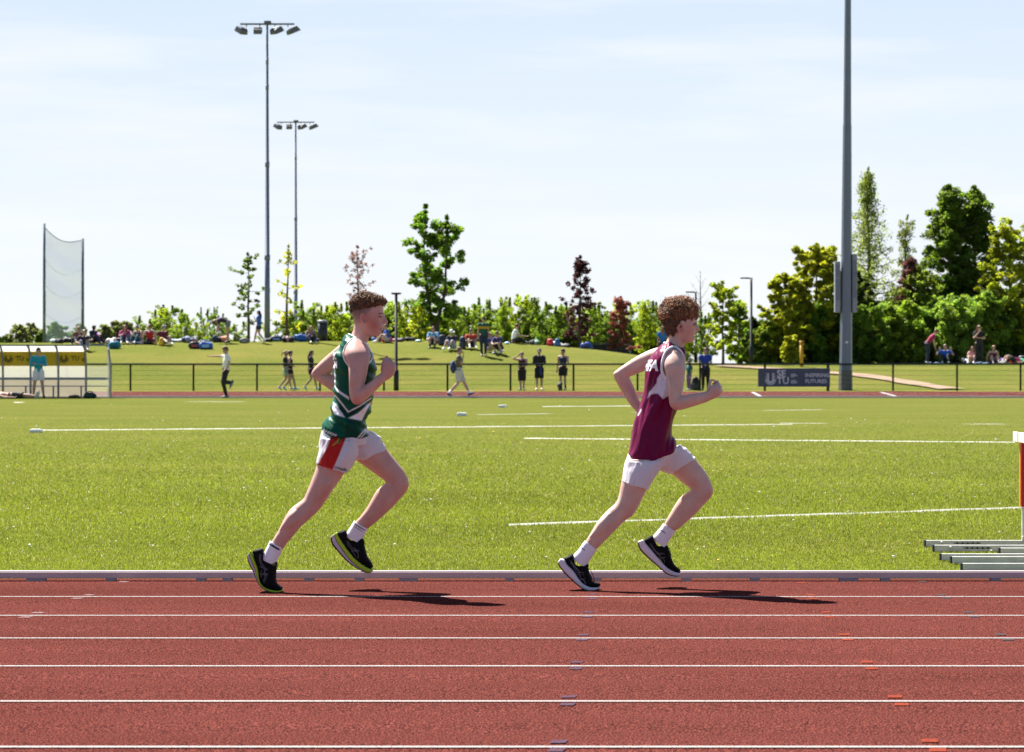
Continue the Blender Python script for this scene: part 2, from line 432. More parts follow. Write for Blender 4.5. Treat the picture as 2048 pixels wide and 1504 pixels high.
# painted lines of the near straight
M_LINE = paint_mat('white_line_paint', (.40, .37, .36), .42)
for k in range(8):
    Yl = 14.28 - 1.2215 * k
    if Yl < 5: break
    sheet('lane_line', np.linspace(-45, 45, 91), np.array([Yl - .018, Yl + .018]),
          lambda X, Y: SL * (KY - Y), M_LINE, .004)
def decal(name, marks, m, dy=.04):
    mb = MB()
    for px, py, w in marks:
        p = hit(px, py); hw = w / 2 * p.y / F; hy = dy
        f = lambda x, y: (x, y, SL * (KY - y) + .004)
        sk = -.006
        mb._add([f(p.x - hw + sk, p.y - hy), f(p.x + hw + sk, p.y - hy), f(p.x + hw - sk, p.y + hy), f(p.x - hw - sk, p.y + hy)], [(0, 1, 2, 3)])
    tag(mb.build(name, m), kind='structure')
decal('blue_track_mark', [(1187, 1189.5, 17), (1184, 1198.5, 18), (1177, 1226, 19), (1174, 1235, 20), (1167, 1271, 21), (1164, 1281, 22), (1154, 1326, 24),
      (1151, 1339, 25), (1138, 1395, 28), (1135, 1411, 29), (1118, 1485, 31), (1113, 1503, 31)], paint_mat('blue_mark_paint', (.070, .080, .135), .53))
decal('orange_track_mark', [(1602, 1166, 15), (1622, 1191, 16), (1627, 1198.5, 17), (1652, 1226, 18), (1659, 1235.5, 20), (1689, 1270.5, 21), (1696, 1281, 22),
      (1734, 1326, 24), (1743, 1339, 25), (1790, 1395, 29), (1803, 1411, 29), (1860, 1484, 33), (1876, 1503, 33)], paint_mat('orange_mark_paint', (.24, .048, .028), .46))
decal('grey_track_mark', [(1845, 1165, 16), (1882, 1190.5, 17), (1893, 1197.5, 18), (1937, 1226, 19), (1949, 1235, 20), (2001, 1270.5, 22), (2016, 1281, 22)],
      paint_mat('grey_mark_paint', (.055, .06, .065), .45))
decal('faded_white_mark', [(247, 1165, 20), (178, 1191, 19), (155, 1198, 20), (76, 1227, 24), (52, 1236, 24)], paint_mat('faded_white_paint', (.26, .17, .17), .48))
# far straight: white inner edge and lane lines
M_FLINE = mat('far_line_paint', (.4400, .4000, .4160), .8)
for k, Yl in enumerate([FKY + .35] + [FKY + .3 + 1.22 * i for i in range(1, 8)]):
    sheet('far_lane_line', np.linspace(-95, 95, 3), np.array([Yl - .018, Yl + .018]), lambda X, Y: .155 + .012 * (Y - FKY), M_FLINE, .006)
for pa, pb in (((1505, 785), (1524, 794.5)), ((1762, 785), (1797, 794.5))):
    a = hit(*pa); b_ = hit(*pb); mb = MB()
    mb._add([(a.x - .06, a.y, a.z + .012), (a.x + .06, a.y, a.z + .012), (b_.x + .06, b_.y, b_.z + .012), (b_.x - .06, b_.y, b_.z + .012)], [(0, 1, 2, 3)])
    tag(mb.build('far_stagger_line', M_FLINE), kind='structure')

# worn earth path that crosses the bank on the right
def path_strip(pts, w):
    V = []; Fs = []
    C = crom(np.array(pts), 10)
    q = [hit(a, b) for a, b in C]
    for i, p in enumerate(q):
        d = (q[min(i + 1, len(q) - 1)] - q[max(i - 1, 0)]); d.z = 0; d.normalize(); n = Vector((-d.y, d.x, 0))
        wi = w * (.9 + .12 * math.sin(i * .45))
        for s in (-1, -.3, .3, 1):
            x, y = p.x + n.x * s * wi, p.y + n.y * s * wi
            V.append((x, y, float(gz(x, y)) + .055 + .015 * (abs(s) < .5)))
        if i:
            for k in range(3): Fs.append((4 * (i - 1) + k, 4 * i + k, 4 * i + k + 1, 4 * (i - 1) + k + 1))
    me = bpy.data.meshes.new('path'); me.from_pydata(V, [], Fs); me.update()
    tag(link('path', me, mat('bare_earth', (.2880, .2000, .1280), .95, var=.2, scale=4)), kind='structure')
path_strip([(1440, 733), (1540, 739), (1640, 746), (1720, 752), (1790, 762), (1850, 772), (1905, 780)], .55)

# grass blades along the near edge of the infield and behind (one mass nobody could count)
def grass_blades(n, seed=3):
    rng = np.random.default_rng(seed)
    u = rng.random(n); ya, yb = KY + .22, 62.0
    Y = 1 / (1 / ya - u * (1 / ya - 1 / yb))               # thins out with distance
    Y = np.where(rng.random(n) < np.clip((Y - 26) / 36, 0, 1), 1 / (1 / ya - rng.random(n) * (1 / ya - 1 / 26.)), Y)
    X = (rng.random(n) * 2 - 1) * (Y * 1.06 * CX / F + .2)
    clump = np.sin(X * 7.3 + np.sin(Y * 5.1) * 2) * np.sin(Y * 6.1 + np.cos(X * 3.7) * 2)
    h = (.007 + .010 * rng.random(n) + .0025 * clump) * np.clip(Y / 17, 1, 1.4)
    w = (.0020 + .0018 * rng.random(n)) * np.clip(Y / 15.5, 1, 2.2)
    az = rng.random(n) * 2 * np.pi; lean = h * (rng.random(n) * 1.0); la = rng.random(n) * 2 * np.pi
    z0 = gz(X, Y)
    a = np.stack([X - np.cos(az) * w, Y - np.sin(az) * w, z0 - .002], 1); b = np.stack([X + np.cos(az) * w, Y + np.sin(az) * w, z0 - .002], 1)
    c = np.stack([X + np.cos(la) * lean, Y + np.sin(la) * lean, z0 + h], 1)
    V = np.stack([a, b, c], 1).reshape(-1, 3); Fc = np.arange(3 * n).reshape(-1, 3)
    me = np_mesh('grass', V, Fc)
    base = np.array([.215, .26, .022]); br = ((.80 + .46 * rng.random((n, 1)) + .08 * clump[:, None]) * (1 + .07 * np.sin(X * .9 + 1.3 * np.sin(Y * .7)) * np.sin(Y * .8 + 1) + .05 * np.sign(np.sin(Y * 2 * np.pi / 5.2)))[:, None])
    C = base * br; straw = rng.random(n) < .07; C[straw] = np.array([.4000, .3520, .1440]) * (.8 + .5 * rng.random((straw.sum(), 1)))
    dk = rng.random(n) < .10; C[dk] *= .6; glint = rng.random(n) < .009; C[glint] = np.array([.5600, .5600, .3840])  # a few pale blades: sparkle of light on the grass put into the colour
    set_col(me, np.repeat(C, 3, axis=0))
    tag(link('grass', me, attr_mat('grass_blades', .4, transl=.55, spec=.3), smooth=False), 'short mown yellow green infield grass', 'grass', kind='stuff')
grass_blades(520000)

# dandelions and daisies in the grass
def flowers(n):
    rng = random.Random(5); mb = MB()
    for i in range(n):
        py = 812 + 320 * rng.random() ** 1.2; p = hit(rng.random() * 2048, py)
        mb.mi = 0 if rng.random() < .16 else 1
        r = .007 + .005 * rng.random()
        r *= max(1, min(2.0, p.y / 22))
        mb.ball(p + Vector((0, 0, .03 + .02 * rng.random())), (r, r, r * .6), 6, 3)
    o = mb.build('wild_flowers', [mat('dandelion', (.75, .55, .02), .6), mat('daisy', (.75, .75, .66), .6)])
    tag(o, 'scattered small daisies and dandelions in the infield grass', 'flowers', kind='stuff')
flowers(95)

# ------------------------------------------------------------------ aluminium kerb of the near straight
M_FOOT = mat('kerb_foot', (.40, .33, .35), .8, spec=0)
kb = thing('track_kerb', (0, KY, 0), 'long low aluminium kerb rail along the inside of the near straight', 'kerb')
mb = MB(); rng = random.Random(2)
zt = .056
for x in np.arange(-12, 12, 4.0):
    mb.box((x + 2, KY + .035, .037), (3.9994, .062, .036))
    mb.box((x + 2, KY + .036, .058), (3.9994, .052, .008))
mb.build('rail', M_ALU, kb, bevel=.003)
for a, b in [(52, 90), (211, 231), (392, 411), (445, 464), (608, 627), (709, 728), (798, 835), (1010, 1028), (1186, 1204), (1364, 1383), (1501, 1520), (1679, 1717), (1762, 1781), (1982, 2002)]:
    f = MB(); xa = (a - CX) * KY / F; xb = (b - CX) * KY / F
    f.box(((xa + xb) / 2, KY + .03, .0105), (xb - xa, .06, .017)); f.build('foot', M_FOOT, kb)
fk = thing('track_kerb', (0, FKY, .155), 'thin pale kerb edging the far straight of the track', 'kerb')
mb = MB()
for x in np.arange(-60, 60, 4.0): mb.box((x + 2, FKY + .05, .19), (3.99, .06, .06))
mb.build('rail', mat('pale_kerb', (.6, .57, .58), .6), fk)

# ------------------------------------------------------------------ tapes and blocks marking the throwing sector
M_TAPE = mat('white_tape', (.5280, .5280, .4640), .6, var=.05)
def tape(p0, p1, hgt, label, gaps=0, wob=.006):
    a = hit(*p0); b = hit(*p1); n = max(8, int((b - a).length / .25)); rg = random.Random(int(p0[0]))
    V = []; Fs = []
    for i in range(n + 1):
        t = i / n; q = a.lerp(b, t); z = float(gz(q.x, q.y)); h = hgt * .5 * (.75 + .5 * rg.random()) * (.06 if gaps and math.sin(i * .37 + p0[0]) + .6 * math.sin(i * .11 + 2) < gaps * 2.4 - .5 else 1)
        dy = wob * (rg.random() - .5)
        V += [(q.x, q.y + dy - 2.2 * h, z), (q.x, q.y + dy, z + h), (q.x, q.y + dy + 2.2 * h, z)]
        if i:
            Fs += [(3 * i - 3, 3 * i, 3 * i + 1, 3 * i - 2), (3 * i - 2, 3 * i + 1, 3 * i + 2, 3 * i - 1)]
    me = bpy.data.meshes.new('boundary_tape'); me.from_pydata(V, [], Fs); me.update()
    o = link('boundary_tape', me, M_TAPE, smooth=False)
    tag(o, label, 'tape', 'white tapes laid across the infield'); return ground_origin(o, tuple(a))
tape((62, 861), (1585, 849), .022, 'long white tape with a block at its left end, crossing behind both runners')
tape((1048, 877), (2030, 885), .019, 'white tape sloping slightly down to the right towards the hurdle crossbar')
tape((1018, 1051), (2042, 1017), .026, 'nearest white tape, passing behind the calves of the runner in maroon')
tape((955, 829.5), (1697, 818.5), .014, 'faint far tape ending below the dark blue sign board', .25)
tape((1085, 813.5), (1300, 812), .026, 'short bright raised tape far behind the elbow of the runner in maroon')
tape((300, 803.5), (905, 803), .010, 'faint worn tape close to the far track kerb, left of centre', .35)
tape((1560, 846.5), (2046, 848.5), .010, 'faint worn tape continuing to the right edge above the hurdle bar', .4)
tape((28, 805), (92, 805), .022, 'short bright scrap of tape in front of the yellow shelter', .15)
def block(px, py, w, h, d, label):
    p = hit(px, py); s = p.y / F
    mb = MB(); mb.box((p.x, p.y, p.z + h * s / 2), (w * s, d, h * s)); mb.box((p.x, p.y, p.z + h * s + .006), (w * s * .8, d * .8, .012))
    o = mb.build('marker_block', M_WHITE, None, bevel=.01); tag(o, label, 'marker', 'white marker blocks on the infield'); ground_origin(o, tuple(p))
block(923.5, 832, 19, 6, .2, 'white marker block lying on the grass, the nearer of the two between the runners')
block(1005, 815, 17, 4.5, .2, 'white marker block lying on the grass, the farther of the two between the runners')
block(72, 865, 24, 6, .14, 'white block holding down the left end of the long tape')

# ------------------------------------------------------------------ fence along the far straight
FY = 100.0; fz = float(gz(0, FY)); FH = 1.03
fe = thing('mesh_fence', ((0 - CX) * FY / F, FY, fz), 'dark green waist high mesh fence running along the far straight', 'fence')
posts = [px for px in range(134, -420, -127)][::-1] + [261, 387, 514, 640, 768, 895, 1021, 1147, 1275, 1400, 1530, 1655, 1786, 1914, 2041, 2168, 2295]
xs = [(p - CX) * FY / F for p in posts]
mb = MB(); mb.tube([(xs[0], FY, fz + FH), (xs[-1], FY, fz + FH)], .035, 8); mb.build('rail', M_DKGREEN, fe, True)
for x in xs:
    mb = MB(); mb.tube([(x, FY, fz - .1), (x, FY, fz + FH - .02)], .038, 8); mb.build('post', M_DKGREEN, fe, True)
for x0, x1 in zip(xs[:-1], xs[1:]):
    mb = MB(); n = int((x1 - x0) / .07)
    for i in range(1, n):
        x = x0 + (x1 - x0) * i / n; mb.box((x, FY + .04, fz + FH / 2), (.0055, .005, FH - .08))
    for k in range(6): mb.box(((x0 + x1) / 2, FY + .047, fz + .06 + k * .18), (x1 - x0 - .08, .005, .008))
    mb.build('mesh_panel', M_DKGREEN, fe)

# ------------------------------------------------------------------ floodlight masts
M_LAMPH = mat('lamp_housing', (.12, .13, .15), .5); M_LENS = mat('lamp_glass', (.30, .27, .10), .25)
def mast(px, base, Y, top_py, rb, rt, label, scale, joints):
    b = on(px, Y); b.z -= .1; top = P(px, top_py, Y)
    t = thing('floodlight_mast', b, label, 'floodlight', 'floodlight masts around the track')
    mb = MB(); H = top.z - b.z
    segs = [0] + joints + [1.0]; pts = []; rad = []
    for i in range(len(segs) - 1):
        r0 = rb + (rt - rb) * segs[i]; r1 = rb + (rt - rb) * segs[i + 1]
        pts += [(b.x, Y, b.z + H * segs[i] + .002), (b.x, Y, b.z + H * segs[i + 1])]; rad += [r0 * 1.0, r1 * 1.04]
    mb.tube(pts, rad, 12); mb.build('pole', M_GREY, t, True)
    for q in joints: j = MB(); j.tube([(b.x, Y, b.z + H * q - .12), (b.x, Y, b.z + H * q + .12)], (rb + (rt - rb) * q) * 1.22, 12); j.build('joint_collar', M_GREY, t, True)
    a = MB(); w = 1.22 * scale
    a.box((b.x, Y, top.z - .05), (2 * w, .09, .07)); a.box((b.x + .02, Y, top.z + .0), (.30 * scale, .32, .16 * scale))
    a.build('crossarm', M_LAMPH, t)
    for k, (x, rz, tilt, ww) in enumerate([(-1.17, R(38), R(24), .40), (-.42, R(2), R(20), .40), (.43, R(-38), R(22), .40), (1.16, R(-62), R(24), .40)]):
        c = Vector((b.x + x * scale, Y, top.z - .33 * scale))
        M = Matrix.Rotation(rz, 3, 'Z') @ Matrix.Rotation(tilt, 3, 'X')
        h = MB(); s = scale * .80
        prof = [(-.30, .10), (-.18, .17), (.20, .17), (.34, -.13), (-.34, -.13)]        # side profile: shallow box with sloped back
        h.rings([[c + M @ Vector((xx * s, y * s * 1.05, z * s)) for y, z in prof] for xx in (-.23, .23)])
        o = h.build('lamp_head', M_LAMPH, t)
        g = MB(); g.rings([[c + M @ Vector((xx * s, y * s, z * s)) for xx, y in ((-.21, -.32), (.21, -.32), (.21, .32), (-.21, .32))] for z in (-.131, -.15)])
        ORG[o] = ORG[t]; g.build('lens', M_LENS, o)
        br = MB(); br.tube([(b.x + x * s, Y, top.z - .05), (b.x + x * s, Y, top.z - .22 * s)], .03 * s, 6); br.build('bracket', M_LAMPH, t)
mast(534.5, 0, 119, 46, .135, .045, 'tall slim floodlight mast with four lamps, the taller of the pair left of centre', 1.02, [.27, .56, .8, .88])
mast(591.5, 0, 178, 243, .15, .05, 'slim floodlight mast with four lamps, the shorter and farther of the pair', 1.05, [.3, .6, .85])
b = on(1691, 100.9)
t = thing('floodlight_mast', b, 'thick grey octagonal mast with two side cabinets, cut off by the top of the photo', 'floodlight', 'floodlight masts around the track')
mb = MB(); sc = 100.9 / F
mb.tube([(b.x, b.y, b.z), (b.x + 1.5 * sc, b.y, P(0, 630, 100.9).z), (b.x + 3.5 * sc, b.y, P(0, 250, 100.9).z)], [13.4 * sc, 11.8 * sc, 8.6 * sc], 8)
mb.tube([(b.x + 3.5 * sc, b.y, P(0, 250, 100.9).z - .3), (b.x + 5.5 * sc, b.y, P(0, -150, 100.9).z)], [8.1 * sc, 5.6 * sc], 8); mb.build('pole', M_GREY, t)
mb = MB(); mb.tube([(b.x, b.y, b.z - .05), (b.x + .2 * sc, b.y, P(0, 741, 100.9).z)], [13.9 * sc, 13.4 * sc], 8); mb.build('base_collar', mat('concrete', (.1600, .1600, .1680), .85, var=.2), t)
for x0, x1, y0, y1 in ((1669, 1680, 523, 625), (1704, 1713.5, 508, 625)):
    c = P((x0 + x1) / 2, (y0 + y1) / 2, 100.9)
    mb = MB(); mb.box(c, ((x1 - x0) * sc, .30, (y1 - y0) * sc)); k = mb.build('cabinet', mat('cabinet_grey', (.28, .31, .36), .5), t, bevel=.02)
    mb = MB(); mb.box((c.x, c.y - .156, c.z - .1), ((x1 - x0) * sc * .75, .015, (y1 - y0) * sc * .42)); mb.box((c.x, c.y - .156, c.z + .62), ((x1 - x0) * sc * .75, .015, (y1 - y0) * sc * .24)); ORG[k] = ORG[t]; mb.build('door', M_GREY, k)
    for q in (.6, -.6): mb = MB(); mb.box((b.x + (c.x - b.x) * .62, c.y, c.z + q), (abs(c.x - b.x) * .7, .12, .08)); mb.build('bracket', M_GREY, t)
mb = MB(); mb.box(P(1692, 684.5, 100.9) + Vector((0, -12.6 * sc, 0)), (.09, .02, .08)); mb.build('number_plate', M_WHITE, t)

# lamp posts
def lamp_post(px, Y, top, r, kind, label, m=M_BLACK):
    b = on(px, Y); tz = P(0, top, Y).z; b.z -= .05
    t = thing('lamp_post', b, label, 'lamp post', 'lamp posts along the bank')
    mb = MB(); zm = b.z + (tz - b.z) * .22
    mb.tube([(b.x, Y, b.z), (b.x, Y, zm), (b.x, Y, zm + .03), (b.x, Y, tz)], [r * 1.7, r * 1.7, r * 1.05, r * .9], 10); mb.build('pole', m, t, True)
    h = MB()
    if kind == 'top': h.tube([(b.x, Y, tz - .02), (b.x, Y, tz + .05)], [r * 3.0, r * 3.6], 12)
    else:
        h.tube([(b.x + .05, Y, tz - .02), (b.x - .28, Y, tz)], .035, 6); h.box((b.x - .32, Y, tz - .005), (.32, .2, .06))
    h.build('lamp_head', m, t)
lamp_post(792.5, 100.35, 588, .058, 'top', 'slim black lamp post with a flat round top, just right of the runner in green')
lamp_post(1502.5, 117, 556, .062, 'arm', 'black lamp post with a short arm, behind the left end of the dark blue sign')
lamp_post(1391.5, 128, 584, .055, 'arm', 'thin dark lamp post with a short arm, behind the head of the runner in maroon')

# ------------------------------------------------------------------ sign board
def setu_logo(fr, m, parent, scale, x0, z0):
    """U of fanned bars, SE over TU, and two blocks of small text lines; fr(x, z) gives the world point on the board face"""
    mb = MB(); s = scale
    for k in range(11):                                   # rays fanning round a U
        a = math.pi + math.pi * k / 10
        ca, sa = math.cos(a), math.sin(a)
        r0, r1 = .155, .27 if 0 < k < 10 else .25
        w = .018
        pts = [(ca * r0 - sa * -w, sa * r0 + ca * -w), (ca * r1 - sa * -w * 1.3, sa * r1 + ca * -w * 1.3), (ca * r1 - sa * w * 1.3, sa * r1 + ca * w * 1.3), (ca * r0 - sa * w, sa * r0 + ca * w)]
        mb._add([fr(x0 + x * s, z0 + (z - .05) * s) for x, z in pts], [(0, 1, 2, 3)])
    arc = [(math.cos(math.pi + math.pi * k / 14), math.sin(math.pi + math.pi * k / 14)) for k in range(15)]
    out = [(-.15, .26)] + [(x * .15, z * .15 - .05) for x, z in arc] + [(.15, .26)]
    inn = [(-.085, .26)] + [(x * .085, z * .085 - .05) for x, z in arc] + [(.085, .26)]
    for i in range(len(out) - 1):
        mb._add([fr(x0 + x * s, z0 + z * s) for x, z in (out[i], out[i + 1], inn[i + 1], inn[i])], [(0, 1, 2, 3)])
    for k in range(5):
        for sgn in (-1, 1):
            z = .02 + k * .05; xx = sgn * .175; ww = .06 - .008 * k
            mb._add([fr(x0 + a * s, z0 + b * s) for a, b in ((xx, z), (xx + sgn * ww, z + .012), (xx + sgn * ww, z + .035), (xx, z + .025))], [(0, 1, 2, 3)])
    for k, (zz, ww) in enumerate([(.19, .23), (.13, .32), (.07, .18), (-.11, .23), (-.17, .32), (-.23, .28)]):
        mb._add([fr(x0 + a * s, z0 + b * s) for a, b in ((.97, zz), (.97 + ww, zz), (.97 + ww, zz + .03), (.97, zz + .03))], [(0, 1, 2, 3)])
    mb.build('logo', m, parent)
def board_text(txt, size, fr, m, parent, x, z, off=.012):
    me = text_mesh(txt, size, 0.0, off)
    for v in me.vertices: v.co = fr(x + v.co.x, z + v.co.y)
    link('lettering', me, m, parent, smooth=False)
SY = 99.4; a = P(1516, 773.5, SY); c = P(1660, 736.5, SY)
t = thing('sign_board', (a.x, SY, float(gz(a.x, SY))), 'long dark blue board with pale lettering SETU INSPIRING FUTURES, fixed in front of the fence', 'sign')
mb = MB(); mb.box(((a.x + c.x) / 2, SY, (a.z + c.z) / 2), (c.x - a.x, .05, c.z - a.z)); mb.build('panel', M_NAVY, t, bevel=.008)
for px in (1529.5, 1657.5): x = (px - CX) * SY / F; mb = MB(); mb.box((x, SY + .06, (a.z + c.z) / 2 - .06), (.06, .06, c.z - a.z + .5)); mb.build('bracket', M_DKGREEN, t)
M_PALE = mat('pale_lettering', (.62, .58, .74), .6)
fr = lambda x, z: Vector((x, SY - .027, z))
setu_logo(fr, M_PALE, t, .80, P(1541, 0, SY).x, P(0, 757, SY).z)
for s_, py in (('SE', 753.5), ('TU', 767.5)): board_text(s_, .36, fr, M_PALE, t, P(1553.5, 0, SY).x, P(0, py, SY).z, .007)
for s_, py in (('INSPIRING', 754), ('FUTURES', 766)): board_text(s_, .205, fr, M_PALE, t, P(1610, 0, SY).x, P(0, py, SY).z, .003)

# yellow marker post, bin, dark shelter on the bank
b = on(1603, 113.5); t = thing('marker_post', b, 'short yellow post standing on the grass above the sign board', 'post'); sc = 113.5 / F
mb = MB(); mb.tube([(b.x, b.y, b.z - .1), (b.x, b.y, P(0, 689, 113.5).z)], 3.6 * sc, 12); mb.build('pipe', mat('yellow_paint', (.55, .30, .02), .5), t, True)
mb = MB(); mb.tube([(b.x, b.y, P(0, 689, 113.5).z + .005), (b.x, b.y, P(0, 681.5, 113.5).z)], [4.3 * sc, 4.1 * sc], 12); mb.build('cap', mat('yellow_cap', (.62, .36, .03), .5), t, True)
mb = MB(); mb.box((b.x + .03, b.y - 4.4 * sc, P(0, 686, 113.5).z), (.05, .02, .08)); mb.build('tag', M_BLACK, t)
b = on(645, 118.5); sc = 118.5 / F; t = thing('litter_bin', b, 'black litter bin with grey lid on the bank, left of the runner in green', 'bin'); b.z -= .1
zt = P(0, 645, 118.5).z
mb = MB(); mb.tube([(b.x, b.y, b.z), (b.x, b.y, zt)], [10 * sc, 10.2 * sc], 20); mb.build('body', mat('bin_black', (.02, .024, .03), .5), t, True)
mb = MB(); mb.tube([(b.x, b.y, zt + .002), (b.x, b.y, zt + .06), (b.x, b.y, zt + .11)], [11 * sc, 11 * sc, 8.5 * sc], 20); mb.build('lid', mat('bin_lid', (.22, .25, .29), .5), t, True)
mb = MB(); mb.box((b.x, b.y - 10.1 * sc, zt - .16), (.22, .03, .12)); mb.build('opening', M_BLACK, t)
Y = 121; a = P(1183, 0, Y); c = P(1260, 0, Y); zb = float(gz(c.x, Y)) - .3
t = thing('low_shelter', (a.x, Y, zb), 'long low dark bench shelter half sunk behind the bank beside the copper tree', 'shelter')
mb = MB(); mb.box(((a.x + c.x) / 2, Y + .6, (zb + P(0, 690, Y).z) / 2), (c.x - a.x, .06, P(0, 690, Y).z - zb)); mb.build('back_panel', mat('dark_panel', (.025, .04, .04), .4), t)
mb = MB(); mb.box(((a.x + c.x) / 2, Y + .3, P(0, 688, Y).z), (c.x - a.x + .1, .75, .06)); mb.build('roof', mat('shelter_roof', (.08, .10, .10), .5), t)
for x in (a.x, c.x): mb = MB(); mb.box((x, Y, (zb + P(0, 689, Y).z) / 2), (.12, .1, P(0, 689, Y).z - zb - .05)); mb.build('post', M_GREY, t)

# ------------------------------------------------------------------ safety netting with two poles
NY = 125.0
t = thing('safety_net', on(88, NY), 'tall pale throwing net hung between two dark poles at the far left', 'net')
for px, py in ((88.5, 447), (165.5, 477)):
    mb = MB(); q = on(px, NY); mb.tube([(q.x, NY, q.z - .3), (q.x, NY, P(px, py, NY).z)], [.075, .06], 10); mb.build('pole', mat('net_pole', (.11, .15, .19), .5), t, True)
def net_mat():
    m, tr, b = nodes('net'); L = tr.links
    b.inputs['Base Color'].default_value = (.66, .80, .86, 1); b.inputs['Roughness'].default_value = .9
    tp = tr.nodes.new('ShaderNodeBsdfTransparent'); ms = tr.nodes.new('ShaderNodeMixShader')
    c = tr.nodes.new('ShaderNodeTexCoord'); w = tr.nodes.new('ShaderNodeTexNoise'); w.inputs['Scale'].default_value = 1.2
    L.new(c.outputs['Object'], w.inputs['Vector'])
    mr = tr.nodes.new('ShaderNodeMapRange'); mr.inputs['To Min'].default_value = .36; mr.inputs['To Max'].default_value = .48; L.new(w.outputs['Fac'], mr.inputs['Value'])
    L.new(mr.outputs[0], ms.inputs['Fac']); L.new(tp.outputs[0], ms.inputs[1]); L.new(b.outputs[0], ms.inputs[2])
    L.new(ms.outputs[0], tr.nodes['Material Output'].inputs['Surface']); return m
V = []; Fs = []; nx, nz = 20, 40
for i in range(nx + 1):
    u = i / nx; px = 89.5 + 75 * u
    topy = 455 + (480 - 455) * u + 17 * math.sin(math.pi * min(1, u * 1.0)) * (1 - .25 * u)
    for k in range(nz + 1):
        w = k / nz; py = 684 + (topy - 684) * w
        V.append(tuple(P(px, py, NY + .35 * math.sin(math.pi * u) + .12 * math.sin(w * 22 + u * 3))))
for i in range(nx):
    for k in range(nz): a0 = i * (nz + 1) + k; Fs.append((a0, a0 + nz + 1, a0 + nz + 2, a0 + 1))
me = bpy.data.meshes.new('netting'); me.from_pydata(V, [], Fs); me.update(); link('netting', me, net_mat(), t)
mb = MB(); mb.tube([V[i * (nz + 1) + nz] for i in range(nx + 1)], .02, 6); mb.build('head_rope', mat('rope', (.16, .25, .26), .8), t)
for w_ in (.5, .27, .74):
    mb = MB(); kk = int(nz * w_); mb.tube([Vector(V[i * (nz + 1) + kk]) + Vector((0, -.03, -.28 * math.sin(math.pi * i / nx))) for i in range(nx + 1)], .007, 5)
    mb.build('cross_rope', mat('pale_rope', (.35, .5, .52), .8), t)

# ------------------------------------------------------------------ yellow team shelter
DY = 87.3; t = thing('team_shelter', on(130, DY), 'long yellow and clear curved team shelter at the far left behind the person in teal', 'shelter')
def glass_mat(name, col, fac):
    m, tr, b = nodes(name); L = tr.links
    b.inputs['Base Color'].default_value = (*col, 1); b.inputs['Roughness'].default_value = .35
    tp = tr.nodes.new('ShaderNodeBsdfTransparent'); ms = tr.nodes.new('ShaderNodeMixShader'); ms.inputs['Fac'].default_value = fac
    tl = tr.nodes.new('ShaderNodeBsdfTranslucent'); tl.inputs['Color'].default_value = (*col, 1)
    m2 = tr.nodes.new('ShaderNodeMixShader'); m2.inputs['Fac'].default_value = .5
    L.new(b.outputs[0], m2.inputs[1]); L.new(tl.outputs[0], m2.inputs[2])
    L.new(tp.outputs[0], ms.inputs[1]); L.new(m2.outputs[0], ms.inputs[2]); L.new(ms.outputs[0], tr.nodes['Material Output'].inputs['Surface']); return m
M_POLY = glass_mat('clear_sheet', (.75, .75, .68), .45); M_ROOF = glass_mat('frosted_roof', (.8, .8, .78), .75)
M_YEL = mat('yellow_panel', (.62, .40, .02), .5, var=.06); M_WPAN = glass_mat('white_panel', (.62, .58, .46), .8)
gzD = float(gz(0, DY))
def zpx(py): return P(0, py, DY).z
# cross-section (dy from the back wall, z) curving forward to the roof edge
prof = [(0, gzD), (0, zpx(757)), (-.02, zpx(732)), (-.08, zpx(717)), (-.20, zpx(703)), (-.36, zpx(695)), (-.62, zpx(690.5))]
def pan(name, px0, px1, i0, i1, m, off=0.0):
    mb = MB(); x0 = (px0 - CX) * DY / F; x1 = (px1 - CX) * DY / F
    mb.rings([[Vector((x, DY + 1.0 + dy + o, z)) for dy, z in prof[i0:i1 + 1]] + [Vector((x, DY + 1.0 + dy + o + .012, z)) for dy, z in reversed(prof[i0:i1 + 1])] for x in (x0, x1) for o in (off,)])
    return mb.build(name, m, t)
uprights = [-230, -174, -118, -62, -5, 51, 107, 163, 211]
M_FR = mat('shelter_frame', (.23, .25, .28), .45, .5)
for px in uprights:
    mb = MB(); x = (px - CX) * DY / F; mb.tube([(x, DY + .93 + dy, z) for dy, z in prof], .042, 6); mb.build('upright', M_FR, t)
for p0, p1 in zip(uprights[:-1], uprights[1:]):
    if p1 == 211:
        pan('clear_panel', p0 + 1, p1 - 1, 0, 2, glass_mat('clear_sheet_thin', (.75, .75, .68), .15)); continue
    pan('roof_panel', p0 + 1, p1 - 1, 4, 6, M_ROOF)
    k = pan('yellow_panel', p0 + 1, p1 - 1, 2, 4, M_YEL, -.03)
    pan('clear_panel', p0 + 1, p1 - 1, 1, 2, M_POLY)
    pan('lower_panel', p0 + 1, p1 - 1, 0, 1, M_WPAN)
    xo = (p0 + 13 - CX) * DY / F
    if p0 in (-5, 107):
        ORG[k] = ORG[t]
        frD = lambda x, z: Vector((x, DY + 1.0 - .05 - .135 * max(0, (z - zpx(732)) / (zpx(703) - zpx(732))) ** 1.6 - .03, z))
        M_LOGO = mat('dark_lettering', (.09, .055, .012), .6)
        setu_logo(frD, M_LOGO, k, .62, xo - .02, zpx(714))
        for s_, py in (('SE', 713), ('TU', 721)): board_text(s_, .22, frD, M_LOGO, k, xo + .22, zpx(py), .003)
x0 = (uprights[0] - CX) * DY / F; x1 = (211 - CX) * DY / F
mb = MB(); mb.box(((x0 + x1) / 2, DY + .38, zpx(690.5)), (x1 - x0, .06, .05)); mb.build('roof_rail', M_FR, t)
mb = MB(); mb.box(((x0 + x1) / 2, DY + .75, zpx(757.5)), (x1 - x0, .05, .085)); mb.build('back_rail', M_FR, t)
